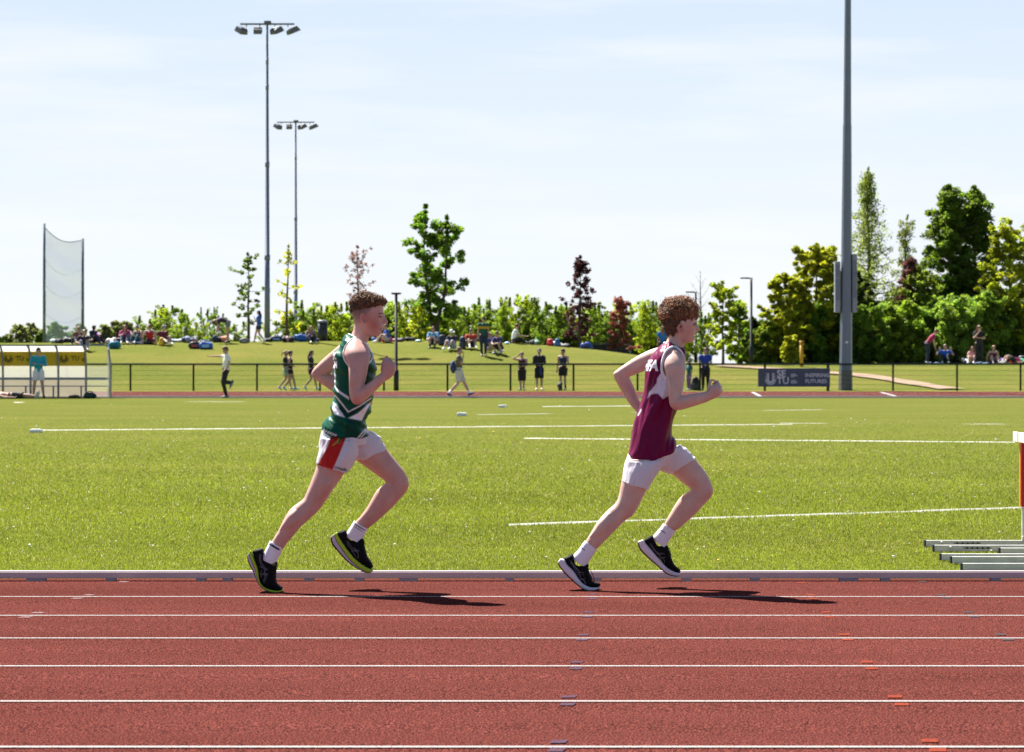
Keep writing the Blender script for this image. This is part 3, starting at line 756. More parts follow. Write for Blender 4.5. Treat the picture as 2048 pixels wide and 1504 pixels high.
mb = MB(); mb.box(((x0 + x1) / 2, DY + .55, zpx(772.5)), (x1 - x0, .28, .035)); mb.build('bench_seat', M_FR, t)
for px in (-63, -10, 46.5, 102, 158):
    mb = MB(); x = (px - CX) * DY / F; mb.box((x, DY + .45, (zpx(773) + gzD) / 2), (.05, .05, zpx(773) - gzD)); mb.build('bench_leg', M_FR, t)
mb = MB(); xe = (212.5 - CX) * DY / F
mb.rings([[Vector((xe + d, DY + 1.0 + dy, z)) for dy, z in prof] + [Vector((xe + d, DY + .1, zpx(690.5))), Vector((xe + d, DY, zpx(720))), Vector((xe + d, DY - .05, gzD))] for d in (0, .012)])
mb.build('end_panel', glass_mat('end_sheet', (.45, .45, .38), .2), t)
mb = MB(); mb.tube([(xe + .16, DY - .05, gzD), (xe + .16, DY + .02, zpx(730)), (xe + .05, DY + .15, zpx(700)), (xe, DY + .38, zpx(690.5))], .025, 6); mb.build('end_frame', mat('end_frame_grey', (.25, .26, .25), .5), t)
b = on(0, DY)
# ------------------------------------------------------------------ trees
def leaf_mesh(name, centers, radii, per, size, col, rng, flat=.75, colvar=.35, warm=.25, droop=0.0):
    if per > 12: per = int(per * 1.6); size *= .78
    """small diamond leaves spread round clump centres"""
    n = len(centers); C = np.repeat(np.asarray(centers), per, 0); Rr = np.repeat(np.asarray(radii), per)[:, None]
    m = len(C); d = rng.normal(size=(m, 3)); d /= np.linalg.norm(d, axis=1, keepdims=True) + 1e-9
    pos = C + d * Rr * (rng.random((m, 1)) ** .45) * np.array([1, 1, flat])
    if droop: pos[:, 2] -= droop * rng.random(m) * Rr[:, 0]
    a = rng.normal(size=(m, 3)); a[:, 2] *= .6
    if droop: a[:, 2] -= 1.5
    a /= np.linalg.norm(a, axis=1, keepdims=True); b = np.cross(a, rng.normal(size=(m, 3))); b /= np.linalg.norm(b, axis=1, keepdims=True) + 1e-9
    s = (size * (.6 + .8 * rng.random((m, 1))))
    V = np.stack([pos - a * s * .5, pos + b * s * .32, pos + a * s * .5, pos - b * s * .32], 1).reshape(-1, 3)
    me = np_mesh(name, V, np.arange(4 * m).reshape(-1, 4))
    cl = np.repeat(1 + colvar * (rng.random((n, 1)) * 2 - 1), per, 0) * (1 + .3 * (rng.random((m, 1)) * 2 - 1))
    cc = 1.55 * np.array(col)[None] * cl; w = np.repeat(rng.random((n, 1)), per, 0) * warm
    cc = cc * (1 - w) + w * np.array([col[1] * 1.15, col[1] * .95, col[2] * .6])[None] * cl
    set_col(me, np.repeat(np.clip(cc, 0, 1), 4, axis=0)); return me

def grow(h, r_of_t, n_limbs, lo, seed, rise=.5, sub=4, trunk_r=None, lead=1, clump=.16, nz_=.15, extra_top=6, clear=.55):
    """trunk and limbs as an MB plus clump centres; base at the origin"""
    rg = random.Random(seed); mb = MB(); cent = []; rad = []
    tr = trunk_r or h * .013 + .02
    leads = []
    for l in range(lead):
        ox = (0 if lead == 1 else (l - (lead - 1) / 2) * r_of_t(.5) * .8); hh = h * (1 if l == 0 else .85 + .15 * rg.random())
        pts = [Vector((ox * min(1, t * 2.0) + rg.uniform(-.5, .5) * h * .02 * (t > 0), rg.uniform(-.5, .5) * h * .02 * (t > 0), hh * t)) for t in (0, .2, .4, .6, .8, .98)]
        mb.tube(pts, [tr, tr * .85, tr * .66, tr * .45, tr * .26, tr * .08], 7); leads.append((pts, hh))
        for k in range(extra_top):
            t = .82 + .18 * k / max(1, extra_top - 1); q = pts[-2].lerp(pts[-1], min(1, (t - .8) / .18)); rr = clump * h * (.35 + .5 * (1 - t) * 4)
            cent.append(tuple(q)); rad.append(max(.05, rr * .6))
    for i in range(n_limbs):
        t = lo + (.97 - lo) * ((i + rg.random()) / n_limbs); pts, hh = leads[i % lead]
        r = r_of_t(t) * rg.uniform(.62, 1.08); az = i * 2.399 + rg.uniform(-.5, .5)
        kf = t * 5; k0 = min(4, int(kf)); s = pts[k0].lerp(pts[k0 + 1], min(1, (kf - k0)))
        s = Vector((s.x, s.y, max(lo * hh * .8, s.z - r * rise * .8)))
        e = Vector((s.x + math.cos(az) * r, s.y + math.sin(az) * r, s.z + r * rise * rg.uniform(.6, 1.3)))
        m1 = s.lerp(e, .5) + Vector((0, 0, -r * .06))
        mb.tube([s, m1, e], [tr * .32 * (1.2 - t), tr * .22 * (1.2 - t), tr * .07], 5)
        for k in range(sub):
            q = clear * .6 + (1 - clear * .6) * (k + rg.random() * .8) / sub; q = min(1.05, q)
            p = s.lerp(m1, q * 2) if q < .5 else m1.lerp(e, (q - .5) * 2)
            j = clump * h * .55
            cent.append((p.x + rg.uniform(-j, j), p.y + rg.uniform(-j, j), p.z + rg.uniform(-j, j) * .8)); rad.append(clump * h * rg.uniform(.35, .75))
            if rg.random() < .5: mb.tube([p, Vector(cent[-1])], [tr * .06, tr * .03], 4)
    return mb, cent, rad

TREES = 'trees and shrubs beyond the bank'
def tree(name, label, px, base_py, Y, top_py, width_px, col, r_fn, seed, cat='tree', group=None, limbs=26, lo=.12, per=34, leaf=.13, rise=.5, sub=4, clump=.10,
         lead=1, colvar=.4, warm=.3, droop=0, trunk_r=None, clear=.55, flat=.75):
    b = on(px, Y); h = P(px, top_py, Y).z - b.z; w = width_px / 2 * Y / F
    mb, ce, ra = grow(h, lambda t: max(.05, r_fn(t)) * w, limbs, lo, seed, rise, sub, trunk_r, lead, clump, clear=clear)
    rng = np.random.default_rng(seed)
    t = thing(name, b, label, cat, group)
    me = mb.mesh('trunk'); me.transform(Matrix.Translation(b)); o1 = link('trunk', me, M_BARK, t)
    me = leaf_mesh('crown', ce, ra, per, leaf, col, rng, flat, colvar, warm, droop); me.transform(Matrix.Translation(b)); o2 = link('crown', me, M_LEAFR if col[0] > col[1] * 1.4 else M_LEAF, t, smooth=False)
    KIDS[t] = [o1, o2]; return t

cone = lambda t: 1.0 - .85 * t
oval = lambda t: math.sin(math.pi * min(1, max(0, .12 + .86 * t))) ** .7
column = lambda t: .9 if t < .75 else .9 * (1 - (t - .75) / .27)
G1 = (.14, .215, .022); G2 = (.105, .175, .020); G3 = (.20, .265, .022); GD = (.075, .12, .025); GY = (.28, .30, .02)
HAZE_PALE = (.13, .145, .075)  # paler olive for far crowns, distance haze put into the leaf colour

# far trees at the left horizon (each one a tree)
far = [(-8, 662, 60, GD), (14, 668, 50, HAZE_PALE), (40, 648, 62, HAZE_PALE), (66, 645, 50, HAZE_PALE), (86, 660, 46, GD), (112, 643, 66, (.06, .11, .035)), (145, 662, 46, (.07, .13, .04)),
       (160, 648, 40, HAZE_PALE), (212, 650, 40, HAZE_PALE), (232, 640, 44, HAZE_PALE), (254, 642, 40, HAZE_PALE), (275, 652, 36, HAZE_PALE), (300, 660, 40, (.12, .17, .05)), (330, 662, 44, (.12, .17, .05))]
wh = ['dark round far tree at the very left edge of the photo', 'low pale far bush second from the left edge', 'pale olive far tree left of the tall net', 'thin pale far tree just left of the left net pole',
      'low dark far tree at the foot of the left net pole', 'large dark green far tree seen through the net', 'low far tree at the right side of the net', 'pale thin far tree touching the right net pole',
      'pale far tree right of the pink bent person', 'tallest pale far tree between the net and the seated people', 'pale far tree behind the person with red brown hair', 'low pale far tree behind the seated dark haired person',
      'green far tree behind the person in the red vest', 'green far tree behind the person in the maroon top at the left']
for i, (px, tp, w, c) in enumerate(far):
    Y = 235 + 11 * (i % 4); t = tree('far_tree', wh[i], px, 700, Y, tp, w * 1.15, c, oval, 100 + i, group='far trees on the left horizon', limbs=34, lo=.12, per=60, leaf=.26, rise=.45, clump=.085, warm=.05, colvar=.3)

# young hedge row behind the bank, pointed shoots
shoot = lambda t: .55 + .6 * math.sin(math.pi * min(1, t * 1.15 + .1)) * (1 - .45 * t)
protos = []
hedge = [(300, 628, 46), (322, 616, 44), (345, 608, 46), (368, 622, 34), (392, 640, 30), (415, 612, 26), (437, 625, 34), (468, 640, 40), (552, 640, 40), (606, 618, 46), (628, 598, 50), (656, 606, 44), (682, 600, 46), (760, 604, 50),
         (786, 600, 44), (812, 602, 46), (838, 598, 50), (900, 600, 46), (928, 606, 44), (952, 612, 40), (980, 592, 46), (1008, 602, 42), (1036, 590, 50), (1064, 592, 46), (1092, 600, 46), (1118, 606, 42), (1146, 604, 46),
         (1190, 602, 44), (1214, 606, 44), (1262, 606, 46), (1288, 602, 44), (1312, 600, 46), (1340, 610, 46), (1366, 606, 46), (1410, 622, 46)]
hl = ['young hedge tree with open pointed shoots, leftmost of the hedge row', 'young hedge tree behind the person in the red vest', 'tallest young hedge tree at the left end of the hedge row', 'sparse young hedge tree right of the left clump',
      'very low sparse shrub left of the bending person', 'thin upright young tree just left of the bending person', 'young hedge tree behind the bending person', 'low shrub between the bending person and the person in blue',
      'low shrub between the two slim floodlight masts', 'young hedge tree just right of the farther slim mast', 'bushy hedge tree left of the litter bin', 'bushy hedge tree behind the litter bin', 'hedge tree left of the head of the runner in green',
      'hedge tree in front of the face of the runner in green', 'hedge tree right behind the black lamp post with a round top', 'hedge tree between the lamp post and the large maple', 'hedge tree under the left side of the large maple',
      'hedge tree under the right side of the large maple', 'hedge tree right of the large maple, above the person in the white cap', 'lower hedge tree above the person in the orange top', 'hedge tree with a pointed top above the person in hooped green and gold',
      'hedge tree above the crouching person in navy', 'tall hedge tree above the seated person in the white shirt', 'hedge tree right of the one above the white shirt', 'hedge tree above the red bag', 'hedge tree left of the dark red tree',
      'hedge tree directly behind the dark red tree', 'hedge tree right of the dark red tree', 'hedge tree left behind the copper tree', 'hedge tree right behind the copper tree', 'hedge tree left of the head of the runner in maroon by two trees',
      'hedge tree left of the head of the runner in maroon', 'hedge tree behind the back of the head of the runner in maroon', 'hedge tree behind the face of the runner in maroon', 'hedge tree right of the face of the runner in maroon']
for k in range(6):
    h = 3.2
    mb, ce, ra = grow(h, lambda t: shoot(t) * .92, 32, .05, 300 + k, 1.35, 4, .035, 3, .085, clear=.25)
    rng = np.random.default_rng(300 + k)
    t1 = mb.mesh('trunk'); l1 = leaf_mesh('crown', ce, ra, 46, .110, [G1, G2, G3, G1, G2, G3][k], rng, .95, .4, .35)
    t1.materials.append(M_BARK); l1.materials.append(M_LEAF); t1.shade_smooth(); protos.append((t1, l1))
rg = random.Random(9)
for i, (px, tp, w) in enumerate(hedge):
    Y = 124.5 + 3.2 * ((i * 7) % 3); b = on(px, Y); H = P(px, tp, Y).z - b.z
    t = thing('hedge_tree', b, hl[i], 'tree', 'young hedge trees along the back of the bank')
    sx = w * Y / F / 1.55; k = (i * 5 + i // 6) % 6
    t.scale = (sx * 1.12, sx * 1.12, H / 3.25); t.rotation_euler = (0, 0, rg.random() * 6)
    for nm, me in zip(('trunk', 'crown'), protos[k]):
        o = bpy.data.objects.new(nm, me); COL.objects.link(o); o.parent = t
# dense undergrowth that closes the hedge base
for i, (px, tp, w) in enumerate([(600, 648, 60), (650, 640, 70), (705, 640, 70), (765, 642, 64), (825, 640, 66), (888, 640, 70), (950, 640, 66), (1010, 638, 70), (1070, 636, 70), (1130, 640, 66), (1190, 645, 60), (1245, 645, 60), (1300, 645, 64), (1350, 650, 60)]):
    nm = ['right of the farther slim mast', 'around the litter bin', 'behind the head of the runner in green', 'before the face of the runner in green', 'right of the black lamp post', 'under the large maple', 'above the person in the orange top',
          'above the crouching person in navy', 'above the white shirted seated person', 'under the dark red tree', 'right of the dark red tree', 'under the copper tree', 'left of the runner in maroon', 'behind the neck of the runner in maroon'][i]
    tree('shrub', 'dense dark green shrub in the hedge base ' + nm, px, 0, 126.5 + (i % 2), tp - 10, w * 1.5, (.085, .135, .022), lambda t: 1.0, 500 + i, 'shrub', 'dense shrubs filling the hedge base', limbs=26, lo=.03, per=42, leaf=.15, rise=.3, clump=.22)

# single trees of the middle ground
tree('young_tree', 'slender young tree with layered airy branches just left of the tall slim mast', 497, 0, 121, 503, 84, (.07, .12, .03), lambda t: 1 if t < .8 else .5, 21, limbs=17, lo=.22, per=18, leaf=.14, rise=.12, sub=4, clump=.05, clear=.3)
tree('young_tree', 'thin sparse young tree with yellow leaves between the two slim masts', 575, 0, 121.5, 486, 64, GY, lambda t: .95 - .5 * t, 22, limbs=16, lo=.12, per=9, leaf=.15, rise=.35, sub=3, clump=.05, clear=.3)
tree('young_tree', 'bare looking young tree with sparse pinkish leaves above the runner in green', 716, 0, 127, 488, 74, (.20, .10, .085), lambda t: .9, 23, limbs=22, lo=.4, per=9, leaf=.12, rise=.55, sub=4, clump=.05, clear=.3)
tree('maple_tree', 'large bright green irregular tree in the middle of the bank with a twin trunk', 871, 0, 122.5, 404, 124, (.085, .165, .022), lambda t: .95 if t < .45 else (.85 if t < .6 else .62), 24, limbs=34, lo=.17, per=40, leaf=.20, rise=.38, sub=5, clump=.062, clear=.35, lead=2)
tree('yellow_shrub', 'bright yellow green shrub at the foot of the large maple', 838, 0, 121.5, 612, 62, (.24, .27, .02), oval, 25, 'shrub', limbs=14, lo=.1, per=16, leaf=.15, clump=.10)
tree('dark_red_tree', 'narrow dark red tree with a thin spire top right of centre', 1160, 0, 121.5, 508, 70, (.060, .018, .022), lambda t: 1.05 if t < .55 else max(.12, 1.05 - 2.0 * (t - .55)), 26, limbs=36, lo=.12, per=24, leaf=.14, rise=.35, sub=4, clump=.055, warm=0)
tree('copper_tree', 'copper red leaved tree left of the runner in maroon', 1240, 0, 119.5, 592, 66, (.20, .060, .040), lambda t: 1.1 - .75 * t, 27, limbs=26, lo=.08, per=26, leaf=.14, rise=.35, clump=.075, warm=0)
tree('young_tree', 'light yellow green layered tree right of the head of the runner in maroon', 1446, 0, 119.8, 560, 92, (.18, .225, .022), lambda t: 1.1 - .45 * t, 28, limbs=26, lo=.2, per=30, leaf=.17, rise=.25, clump=.065, clear=.3)
tree('bare_tree', 'thin bare twig of a tree rising above the head of the runner in maroon', 1402, 0, 129, 538, 46, (.12, .12, .06), lambda t: .9, 29, limbs=13, lo=.45, per=1, leaf=.07, rise=1.2, sub=2, clump=.03)
tree('young_tree', 'medium green leafy tree between the black lamp posts on the right', 1478, 0, 124, 600, 70, G1, oval, 30, limbs=26, lo=.06, per=36, leaf=.17, clump=.10)

# large trees at the right
dome = lambda t: math.sqrt(max(0.02, 1 - (max(0, t - .35) / .66) ** 2))
tree('cherry_tree', 'broad yellow green tree with a rounded crown left of the thick mast', 1632, 0, 121, 484, 192, (.205, .235, .02), dome, 41, limbs=64, lo=.1, per=62, leaf=.20, rise=.35, sub=5, clump=.062, warm=.55, clear=.45)
tree('cherry_tree', 'yellow green spreading tree with horizontal shoots, leftmost of the large trees on the right', 1572, 0, 119.5, 545, 122, (.21, .24, .02), dome, 42, limbs=44, lo=.08, per=52, leaf=.19, rise=.12, sub=5, clump=.065, warm=.55)
tree('birch_tree', 'tall feathery birch with drooping twigs right of the thick mast', 1738, 0, 126, 326, 150, (.14, .18, .045), lambda t: max(.10, 1.55 - 1.5 * t), 43, limbs=84, lo=.18, per=18, leaf=.12, rise=.30, sub=5, clump=.042, droop=1.6, warm=.2, clear=.2)
tree('birch_tree', 'small thin birch between the tall birch and the dark twin topped tree', 1812, 0, 127, 424, 62, (.11, .14, .05), lambda t: 1 if t < .6 else .55, 44, limbs=32, lo=.35, per=16, leaf=.12, rise=.5, sub=4, clump=.045, droop=1.2)
tree('hornbeam_tree', 'tall dark green dense tree, left of the twin tops at the right', 1902, 0, 125, 364, 150, (.085, .14, .022), lambda t: .95 if t < .5 else max(.12, .95 - 1.5 * (t - .5)), 45, limbs=80, lo=.1, per=64, leaf=.19, rise=.6, sub=5, clump=.055, clear=.4)
tree('hornbeam_tree', 'tall dark green dense tree, right of the twin tops at the right', 1950, 0, 125.5, 366, 136, (.072, .125, .021), lambda t: .95 if t < .55 else max(.12, .95 - 1.7 * (t - .55)), 46, limbs=70, lo=.1, per=64, leaf=.19, rise=.6, sub=5, clump=.052, clear=.4)
tree('elm_tree', 'yellow green tree with upright shoots cut by the right edge of the photo', 2022, 0, 121, 436, 130, (.19, .235, .022), lambda t: .95 if t < .6 else .95 - 1.3 * (t - .6), 47, limbs=50, lo=.15, per=46, leaf=.18, rise=.8, sub=5, clump=.058, warm=.5)
tree('elm_tree', 'yellow green tree mostly outside the right edge of the photo', 2078, 0, 123, 470, 110, G1, dome, 48, limbs=36, lo=.15, per=40, leaf=.18, clump=.07)
tree('copper_shrub', 'small patch of copper leaves between the birch and the dark tree', 1822, 0, 123, 512, 60, (.13, .055, .045), dome, 49, 'shrub', limbs=26, lo=.4, per=30, leaf=.17, clump=.06, warm=0)
tree('green_tree', 'mid green tree filling the gap below the small birch', 1838, 0, 122.5, 530, 96, (.13, .18, .03), dome, 50, limbs=36, lo=.1, per=44, leaf=.18, clump=.075)
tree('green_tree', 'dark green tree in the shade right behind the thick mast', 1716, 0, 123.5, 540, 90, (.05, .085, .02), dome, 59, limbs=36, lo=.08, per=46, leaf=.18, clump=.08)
bush = [(1560, 640, 70, (.12, .155, .018), 'low yellow green bush left of the yellow post'), (1618, 606, 90, (.06, .12, .018), 'rounded bright green bush behind the yellow post'), (1680, 620, 80, (.05, .09, .018), 'dark bush behind the foot of the thick mast'),
        (1742, 606, 96, (.075, .13, .02), 'hedge bush just right of the thick mast'), (1800, 602, 96, (.10, .15, .022), 'light topped hedge bush left of the bending person in maroon'), (1858, 605, 92, (.085, .14, .03), 'light topped hedge bush above the bending person in maroon'),
        (1912, 592, 92, (.09, .15, .03), 'hedge bush above the seated person in blue at the right'), (1968, 580, 96, (.09, .155, .028), 'tallest light green hedge bush above the standing person in black'), (2030, 596, 96, (.06, .11, .02), 'dark hedge bush at the right edge of the photo'),
        (1520, 655, 70, (.07, .115, .02), 'shaded bush right of the black lamp post with an arm')]
for i, (px, tp, w, c, l) in enumerate(bush):
    tree('hedge_bush', l, px, 0, 119.8 + .7 * (i % 3), tp, w * 1.2, tuple(v * 1.45 for v in c), lambda t: 1.05 if t < .7 else .9, 600 + i, 'bush', 'bushes under the right hand trees', limbs=46, lo=.04, per=52, leaf=.16, rise=.25, sub=5, clump=.115, flat=.9)
tree('hedge_bush', 'low yellow leaved bush beside the yellow post', 1580, 0, 117.2, 672, 44, (.20, .22, .02), oval, 620, 'bush', 'bushes under the right hand trees', limbs=22, lo=.05, per=30, leaf=.13, clump=.16)

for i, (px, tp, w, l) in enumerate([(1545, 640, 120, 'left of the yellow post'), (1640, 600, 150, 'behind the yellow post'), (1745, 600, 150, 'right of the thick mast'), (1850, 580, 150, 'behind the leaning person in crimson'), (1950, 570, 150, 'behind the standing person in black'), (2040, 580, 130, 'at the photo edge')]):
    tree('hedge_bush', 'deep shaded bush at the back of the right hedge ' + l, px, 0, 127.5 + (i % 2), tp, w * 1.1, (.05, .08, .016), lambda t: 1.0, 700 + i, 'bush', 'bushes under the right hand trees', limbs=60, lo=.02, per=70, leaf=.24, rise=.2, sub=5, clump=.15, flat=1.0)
# ------------------------------------------------------------------ the two runners
from mathutils import noise as mnoise
def CR(x0, y0, s): return lambda x, y: (x0 + x * s, y0 + y * s)
def ring_pts(a, b, Y, d, n=26, sag=0.0, e=2.0):
    A = P(a[0], a[1], Y); B = P(b[0], b[1], Y); c = (A + B) / 2; u = (B - A) / 2; s = Y / F
    out = []
    for k in range(n):
        th = 2 * math.pi * k / n; cc, ss = math.cos(th), math.sin(th)
        if e != 2.0:
            cc = math.copysign(abs(cc) ** (2 / e), cc); ss = math.copysign(abs(ss) ** (2 / e), ss)
        p = c + u * cc + Vector((0, d * ss, 0)); p.z -= sag * s * ss * ss; out.append(p)
    return out
def seg_loft(mb, T, rows, Yc, sub=4, scale=1.0, grow_=0.0, n=26, e=2.0, caps=True):
    """rows: (ax, ay, bx, by, half depth, depth offset[, sag]); outlines in picture units, depth in metres"""
    r = np.array([list(x) + [0] * (7 - len(x)) for x in rows], float)
    r = crom(r, sub); rs = []
    for ax, ay, bx, by, d, o, sg in r:
        a = np.array(T(ax, ay)); b = np.array(T(bx, by)); c = (a + b) / 2; L = np.hypot(*(b - a))
        k = scale * (1 + 2 * grow_ / max(L, 1e-6) * F / Yc) if grow_ else scale
        a2 = c + (a - c) * k; b2 = c + (b - c) * k
        rs.append(ring_pts(a2, b2, Yc + o, d * scale + grow_, n, sg, e))
    mb.rings(rs, caps)
    return rs
def paint(C, x, y, q, col):
    ins = inpoly(x, y, q); d = seg_dist(x, y, q + [q[0]]); k = np.clip(np.where(ins, d, -d) / 1.8 + .5, 0, 1)[:, None]
    return C * (1 - k) + np.array(col) * k
def finger(mb, T, pts, Yc, rad):
    mb.tube([P(*T(x, y), Yc + o) for x, y, o in pts], [r * .88 for r in rad], 9, dome=True)
def proj(V):
    return CX + V[:, 0] * F / V[:, 1], HY - (V[:, 2] - ZC) * F / V[:, 1]
def bvh_of(me): return BVHTree.FromPolygons([v.co.copy() for v in me.vertices], [list(p.vertices) for p in me.polygons])
CAMP = Vector((0, 0, ZC))
def surf(bvh, px, py, far=False, off=0.0):
    d = P(px, py, 1.0) - CAMP; d.normalize()
    h = bvh.ray_cast(CAMP, d) if not far else bvh.ray_cast(CAMP + d * 17.5, -d)
    if h[0] is None: return None
    n = h[1] if h[1].dot(-d if not far else d) > 0 else -h[1]
    return h[0] + n * off
def poly_tube(bvh, pts, r, name, m, parent, far=False, closed=False, off=.001, step=3):
    q = list(pts) + ([pts[0]] if closed else [])
    q = crom(np.array(q, float), step); w = [surf(bvh, x, y, far, off) for x, y in q]; w = [x for x in w if x is not None]
    if len(w) < 3: return None
    mb = MB(); mb.tube(w, r, 6)
    return mb.build(name, m, parent, True)
def wrinkle(me, amp, sc, seed=0, mask=None, rot=0.0, bias=0.0):
    V = verts_np(me); V0 = V; c_, s_ = math.cos(rot), math.sin(rot); nr = np.empty(len(V) * 3, np.float32); me.vertices.foreach_get('normal', nr); nr = nr.reshape(-1, 3)
    d = np.array([mnoise.noise(Vector(((v[0] * c_ + v[2] * s_) * sc[0] + seed, v[1] * sc[1], (v[2] * c_ - v[0] * s_) * sc[2]))) for v in V])
    d = np.sign(d) * np.abs(d) ** .8
    if mask is not None: d = d * mask(V)
    V = V + nr * ((d + bias) * amp)[:, None]; me.vertices.foreach_set('co', V.astype(np.float32).ravel()); me.update()

M_SKIN = attr_mat('skin', .48, bump=.10, bscale=420, sss=.10, var=.09, vscale=200, dist=.002, spec=.4)
M_CLOTH = attr_mat('sports_cloth', .42, bump=.55, bscale=26, stretch=(1.6, 1.2, .5), var=.06, dist=.012, spec=.13)
M_SHORT = attr_mat('shorts_cloth', .65, bump=.6, bscale=30, stretch=(1.4, 1, .6), transl=.25, dist=.010, spec=.3)
M_SOCK = attr_mat('sock_knit', .85, bump=.5, bscale=260, stretch=(1, 1, .25), dist=.003)
M_HAIR = attr_mat('hair', .45, transl=.18, spec=.45)
M_TRIMW = mat('white_trim', (.88, .87, .92), .7, var=.03)
M_LACE = mat('black_lace', (.012, .012, .014), .6)
M_SHOEB = mat('black_knit', (.0055, .0055, .0065), .75, var=.3, scale=90, bump=.4, bscale=160, spec=.15)
M_REFL = mat('grey_stripe', (.20, .19, .22), .4)
M_EYEW = mat('eye_white', (.42, .38, .37), .3); M_DARK = mat('dark_iris', (.02, .015, .012), .4); M_BROW = mat('brow_hair', (.10, .05, .03), .8)
M_LIP = mat('lip', (.40, .15, .14), .5); M_MOUTH = mat('mouth_dark', (.05, .015, .015), .6); M_TEETH = mat('mouth_guard', (.70, .74, .78), .3)

def runner(S):
    Yc = S['Y']; b = P(*S['foot'], Yc - .1)
    t = thing('person', (b.x, Yc, SL * (KY - Yc)), S['label'], 'person', None)
    # ---- body
    mb = MB()
    for T, rows, e in S['body']:
        seg_loft(mb, T, rows, Yc, e=e)
    for T, rows in S['torso']: seg_loft(mb, T, rows[1:], Yc, scale=.89, e=2.3)
    for T, pts, rad in S['fingers']: finger(mb, T, pts, Yc, rad)
    body = remesh(mb, .0040, 2, .5)
    nbase = len(body.vertices)
    ex = MB()
    Th = S['Th']
    ex_, ey_, ew, eh, rot = S['ear']                       # ear: rim, antihelix, lobe
    def earp(r, ang, o): 
        x = math.cos(ang) * ew / 2 * r; y = math.sin(ang) * eh / 2 * r * (1.0 if math.sin(ang) < 0 else 1.05)
        c, s = math.cos(rot), math.sin(rot); return P(*Th(ex_ + x * c - y * s, ey_ + x * s + y * c), Yc - o)
    for sgn in (1, -1):
        e0 = S['ear_o']
        rim = [earp(1, a, sgn * (e0 + .012 * (math.cos(a) < .2) + .003)) for a in np.linspace(-2.6 + math.pi * .55, math.pi * 1.62, 16)]
        ex.tube(rim, [.0035] + [.0043] * 14 + [.0035], 7, dome=True)
        disc = [[earp(r, a, sgn * (e0 + z)) for a in np.linspace(0, 2 * math.pi, 15)[:-1]] for r, z in ((1.0, -.006), (.98, .006), (.7, .004), (.4, .001), (.1, -.001))]
        ex.rings(disc)
        ex.ball(earp(.86, math.pi / 2 - .1, sgn * (e0 + .005)), (.006, .005, .006), 8, 5)
    exm = ex.mesh('x'); exm.update()
    bm = bmesh.new(); bm.from_mesh(body); bm.from_mesh(exm); bm.to_mesh(body); bm.free()
    V = verts_np(body); x, y = proj(V)
    C = np.tile(np.array(S['skin'], np.float32), (len(V), 1))
    for T, cx, cy, rx, ry, col, k in S['flush']:
        p = T(cx, cy); s = abs(T(1, 0)[0] - T(0, 0)[0])
        w = np.exp(-(((x - p[0]) / (rx * s)) ** 2 + ((y - p[1]) / (ry * s)) ** 2)) * k
        if T is Th: w *= 1
        C = C * (1 - w[:, None]) + np.array(col) * w[:, None]
    # freckles and mottling
    lf = np.array([mnoise.noise(Vector((v[0] * 22 + 5, v[1] * 22, v[2] * 16))) for v in V])[:, None]; C = C * (1 + lf * np.array([.05, .16, .16]))
    rng = np.random.default_rng(4)
    f = np.array([mnoise.noise(Vector((v[0] * 140, v[1] * 140, v[2] * 140))) for v in V]); C *= (1 - .07 * np.clip(f * 2, 0, 1))[:, None]
    if 'fade' in S:
        up, lo, xmax, col = S['fade']
        q = [Th(*p) for p in up]; r_ = [Th(*p) for p in lo]
        yu = np.interp(x, [p[0] for p in q], [p[1] for p in q]); yl = np.interp(x, [p[0] for p in r_], [p[1] for p in r_])
        w = np.clip((yl - y) / (yl - yu), 0, 1) ** .7 * .92
        inside = (y > yu - 6) & (y < yl) & (x < Th(xmax, 0)[0])
        edge = np.clip((Th(xmax, 0)[0] - x) / 6, 0, 1)
        w = np.where(inside, w * edge, 0); w[nbase:] = 0
        C = C * (1 - w[:, None]) + np.array(col) * w[:, None]
    C[nbase:] = C[nbase:] * .4 + np.array(S['ear_col']) * .6
    set_col(body, C); bb = bvh_of(body); link('body', body, M_SKIN, t)
    # ---- face
    def dot(px, py, r, m, name, off=.0):
        p = surf(bb, *Th(px, py), False, off)
        if p is None: return
        k = MB(); k.ball(p, r, 10, 6); k.build(name, m, t, True)
    ex0, ey0 = S['eye']
    dot(ex0, ey0, (.0062, .003, .0030), M_EYEW, 'eye', .0005)
    dot(ex0 + 22, ey0 + 4, (.0036, .0034, .0040), M_DARK, 'iris', .0025)
    poly_tube(bb, [Th(ex0 - 60, ey0 + 8), Th(ex0 - 20, ey0 - 34), Th(ex0 + 50, ey0 - 24)], .0016, 'eyelid', M_BROW, t, off=.0012)
    poly_tube(bb, [Th(*p) for p in S['brow']], .0026, 'eyebrow', M_BROW, t, off=.001)
    poly_tube(bb, [Th(*p) for p in S['mouth']], .0026, 'mouth', M_MOUTH, t, off=-.0004)
    poly_tube(bb, [Th(*p) for p in S['lip_low']], .0030, 'lip', M_LIP, t, off=-.0006)
    if 'teeth' in S:
        p = P(*Th(*S['teeth']), Yc); k = MB(); k.ball(p, (.006, .018, .0045), 12, 6); k.build('mouth_guard', M_TEETH, t, True)
    # ---- hair
    mb = MB(); seg_loft(mb, Th, S['hair'], Yc, sub=3, e=2.2); hm = remesh(mb, .006, 3)
    wrinkle(hm, S['lump'], (38, 38, 38), 3); wrinkle(hm, .003, (140, 140, 140), 9)
    hb = bvh_of(hm); V = verts_np(hm); n_ = np.empty(len(V) * 3, np.float32); hm.vertices.foreach_get('normal', n_); n_ = n_.reshape(-1, 3)
    set_col(hm, np.array(S['hair_col']) * (.75 + .5 * np.random.default_rng(1).random((len(V), 1))))
    ho = link('hair', hm, M_HAIR, t)
    rng = np.random.default_rng(8); mb = MB(); cols = []
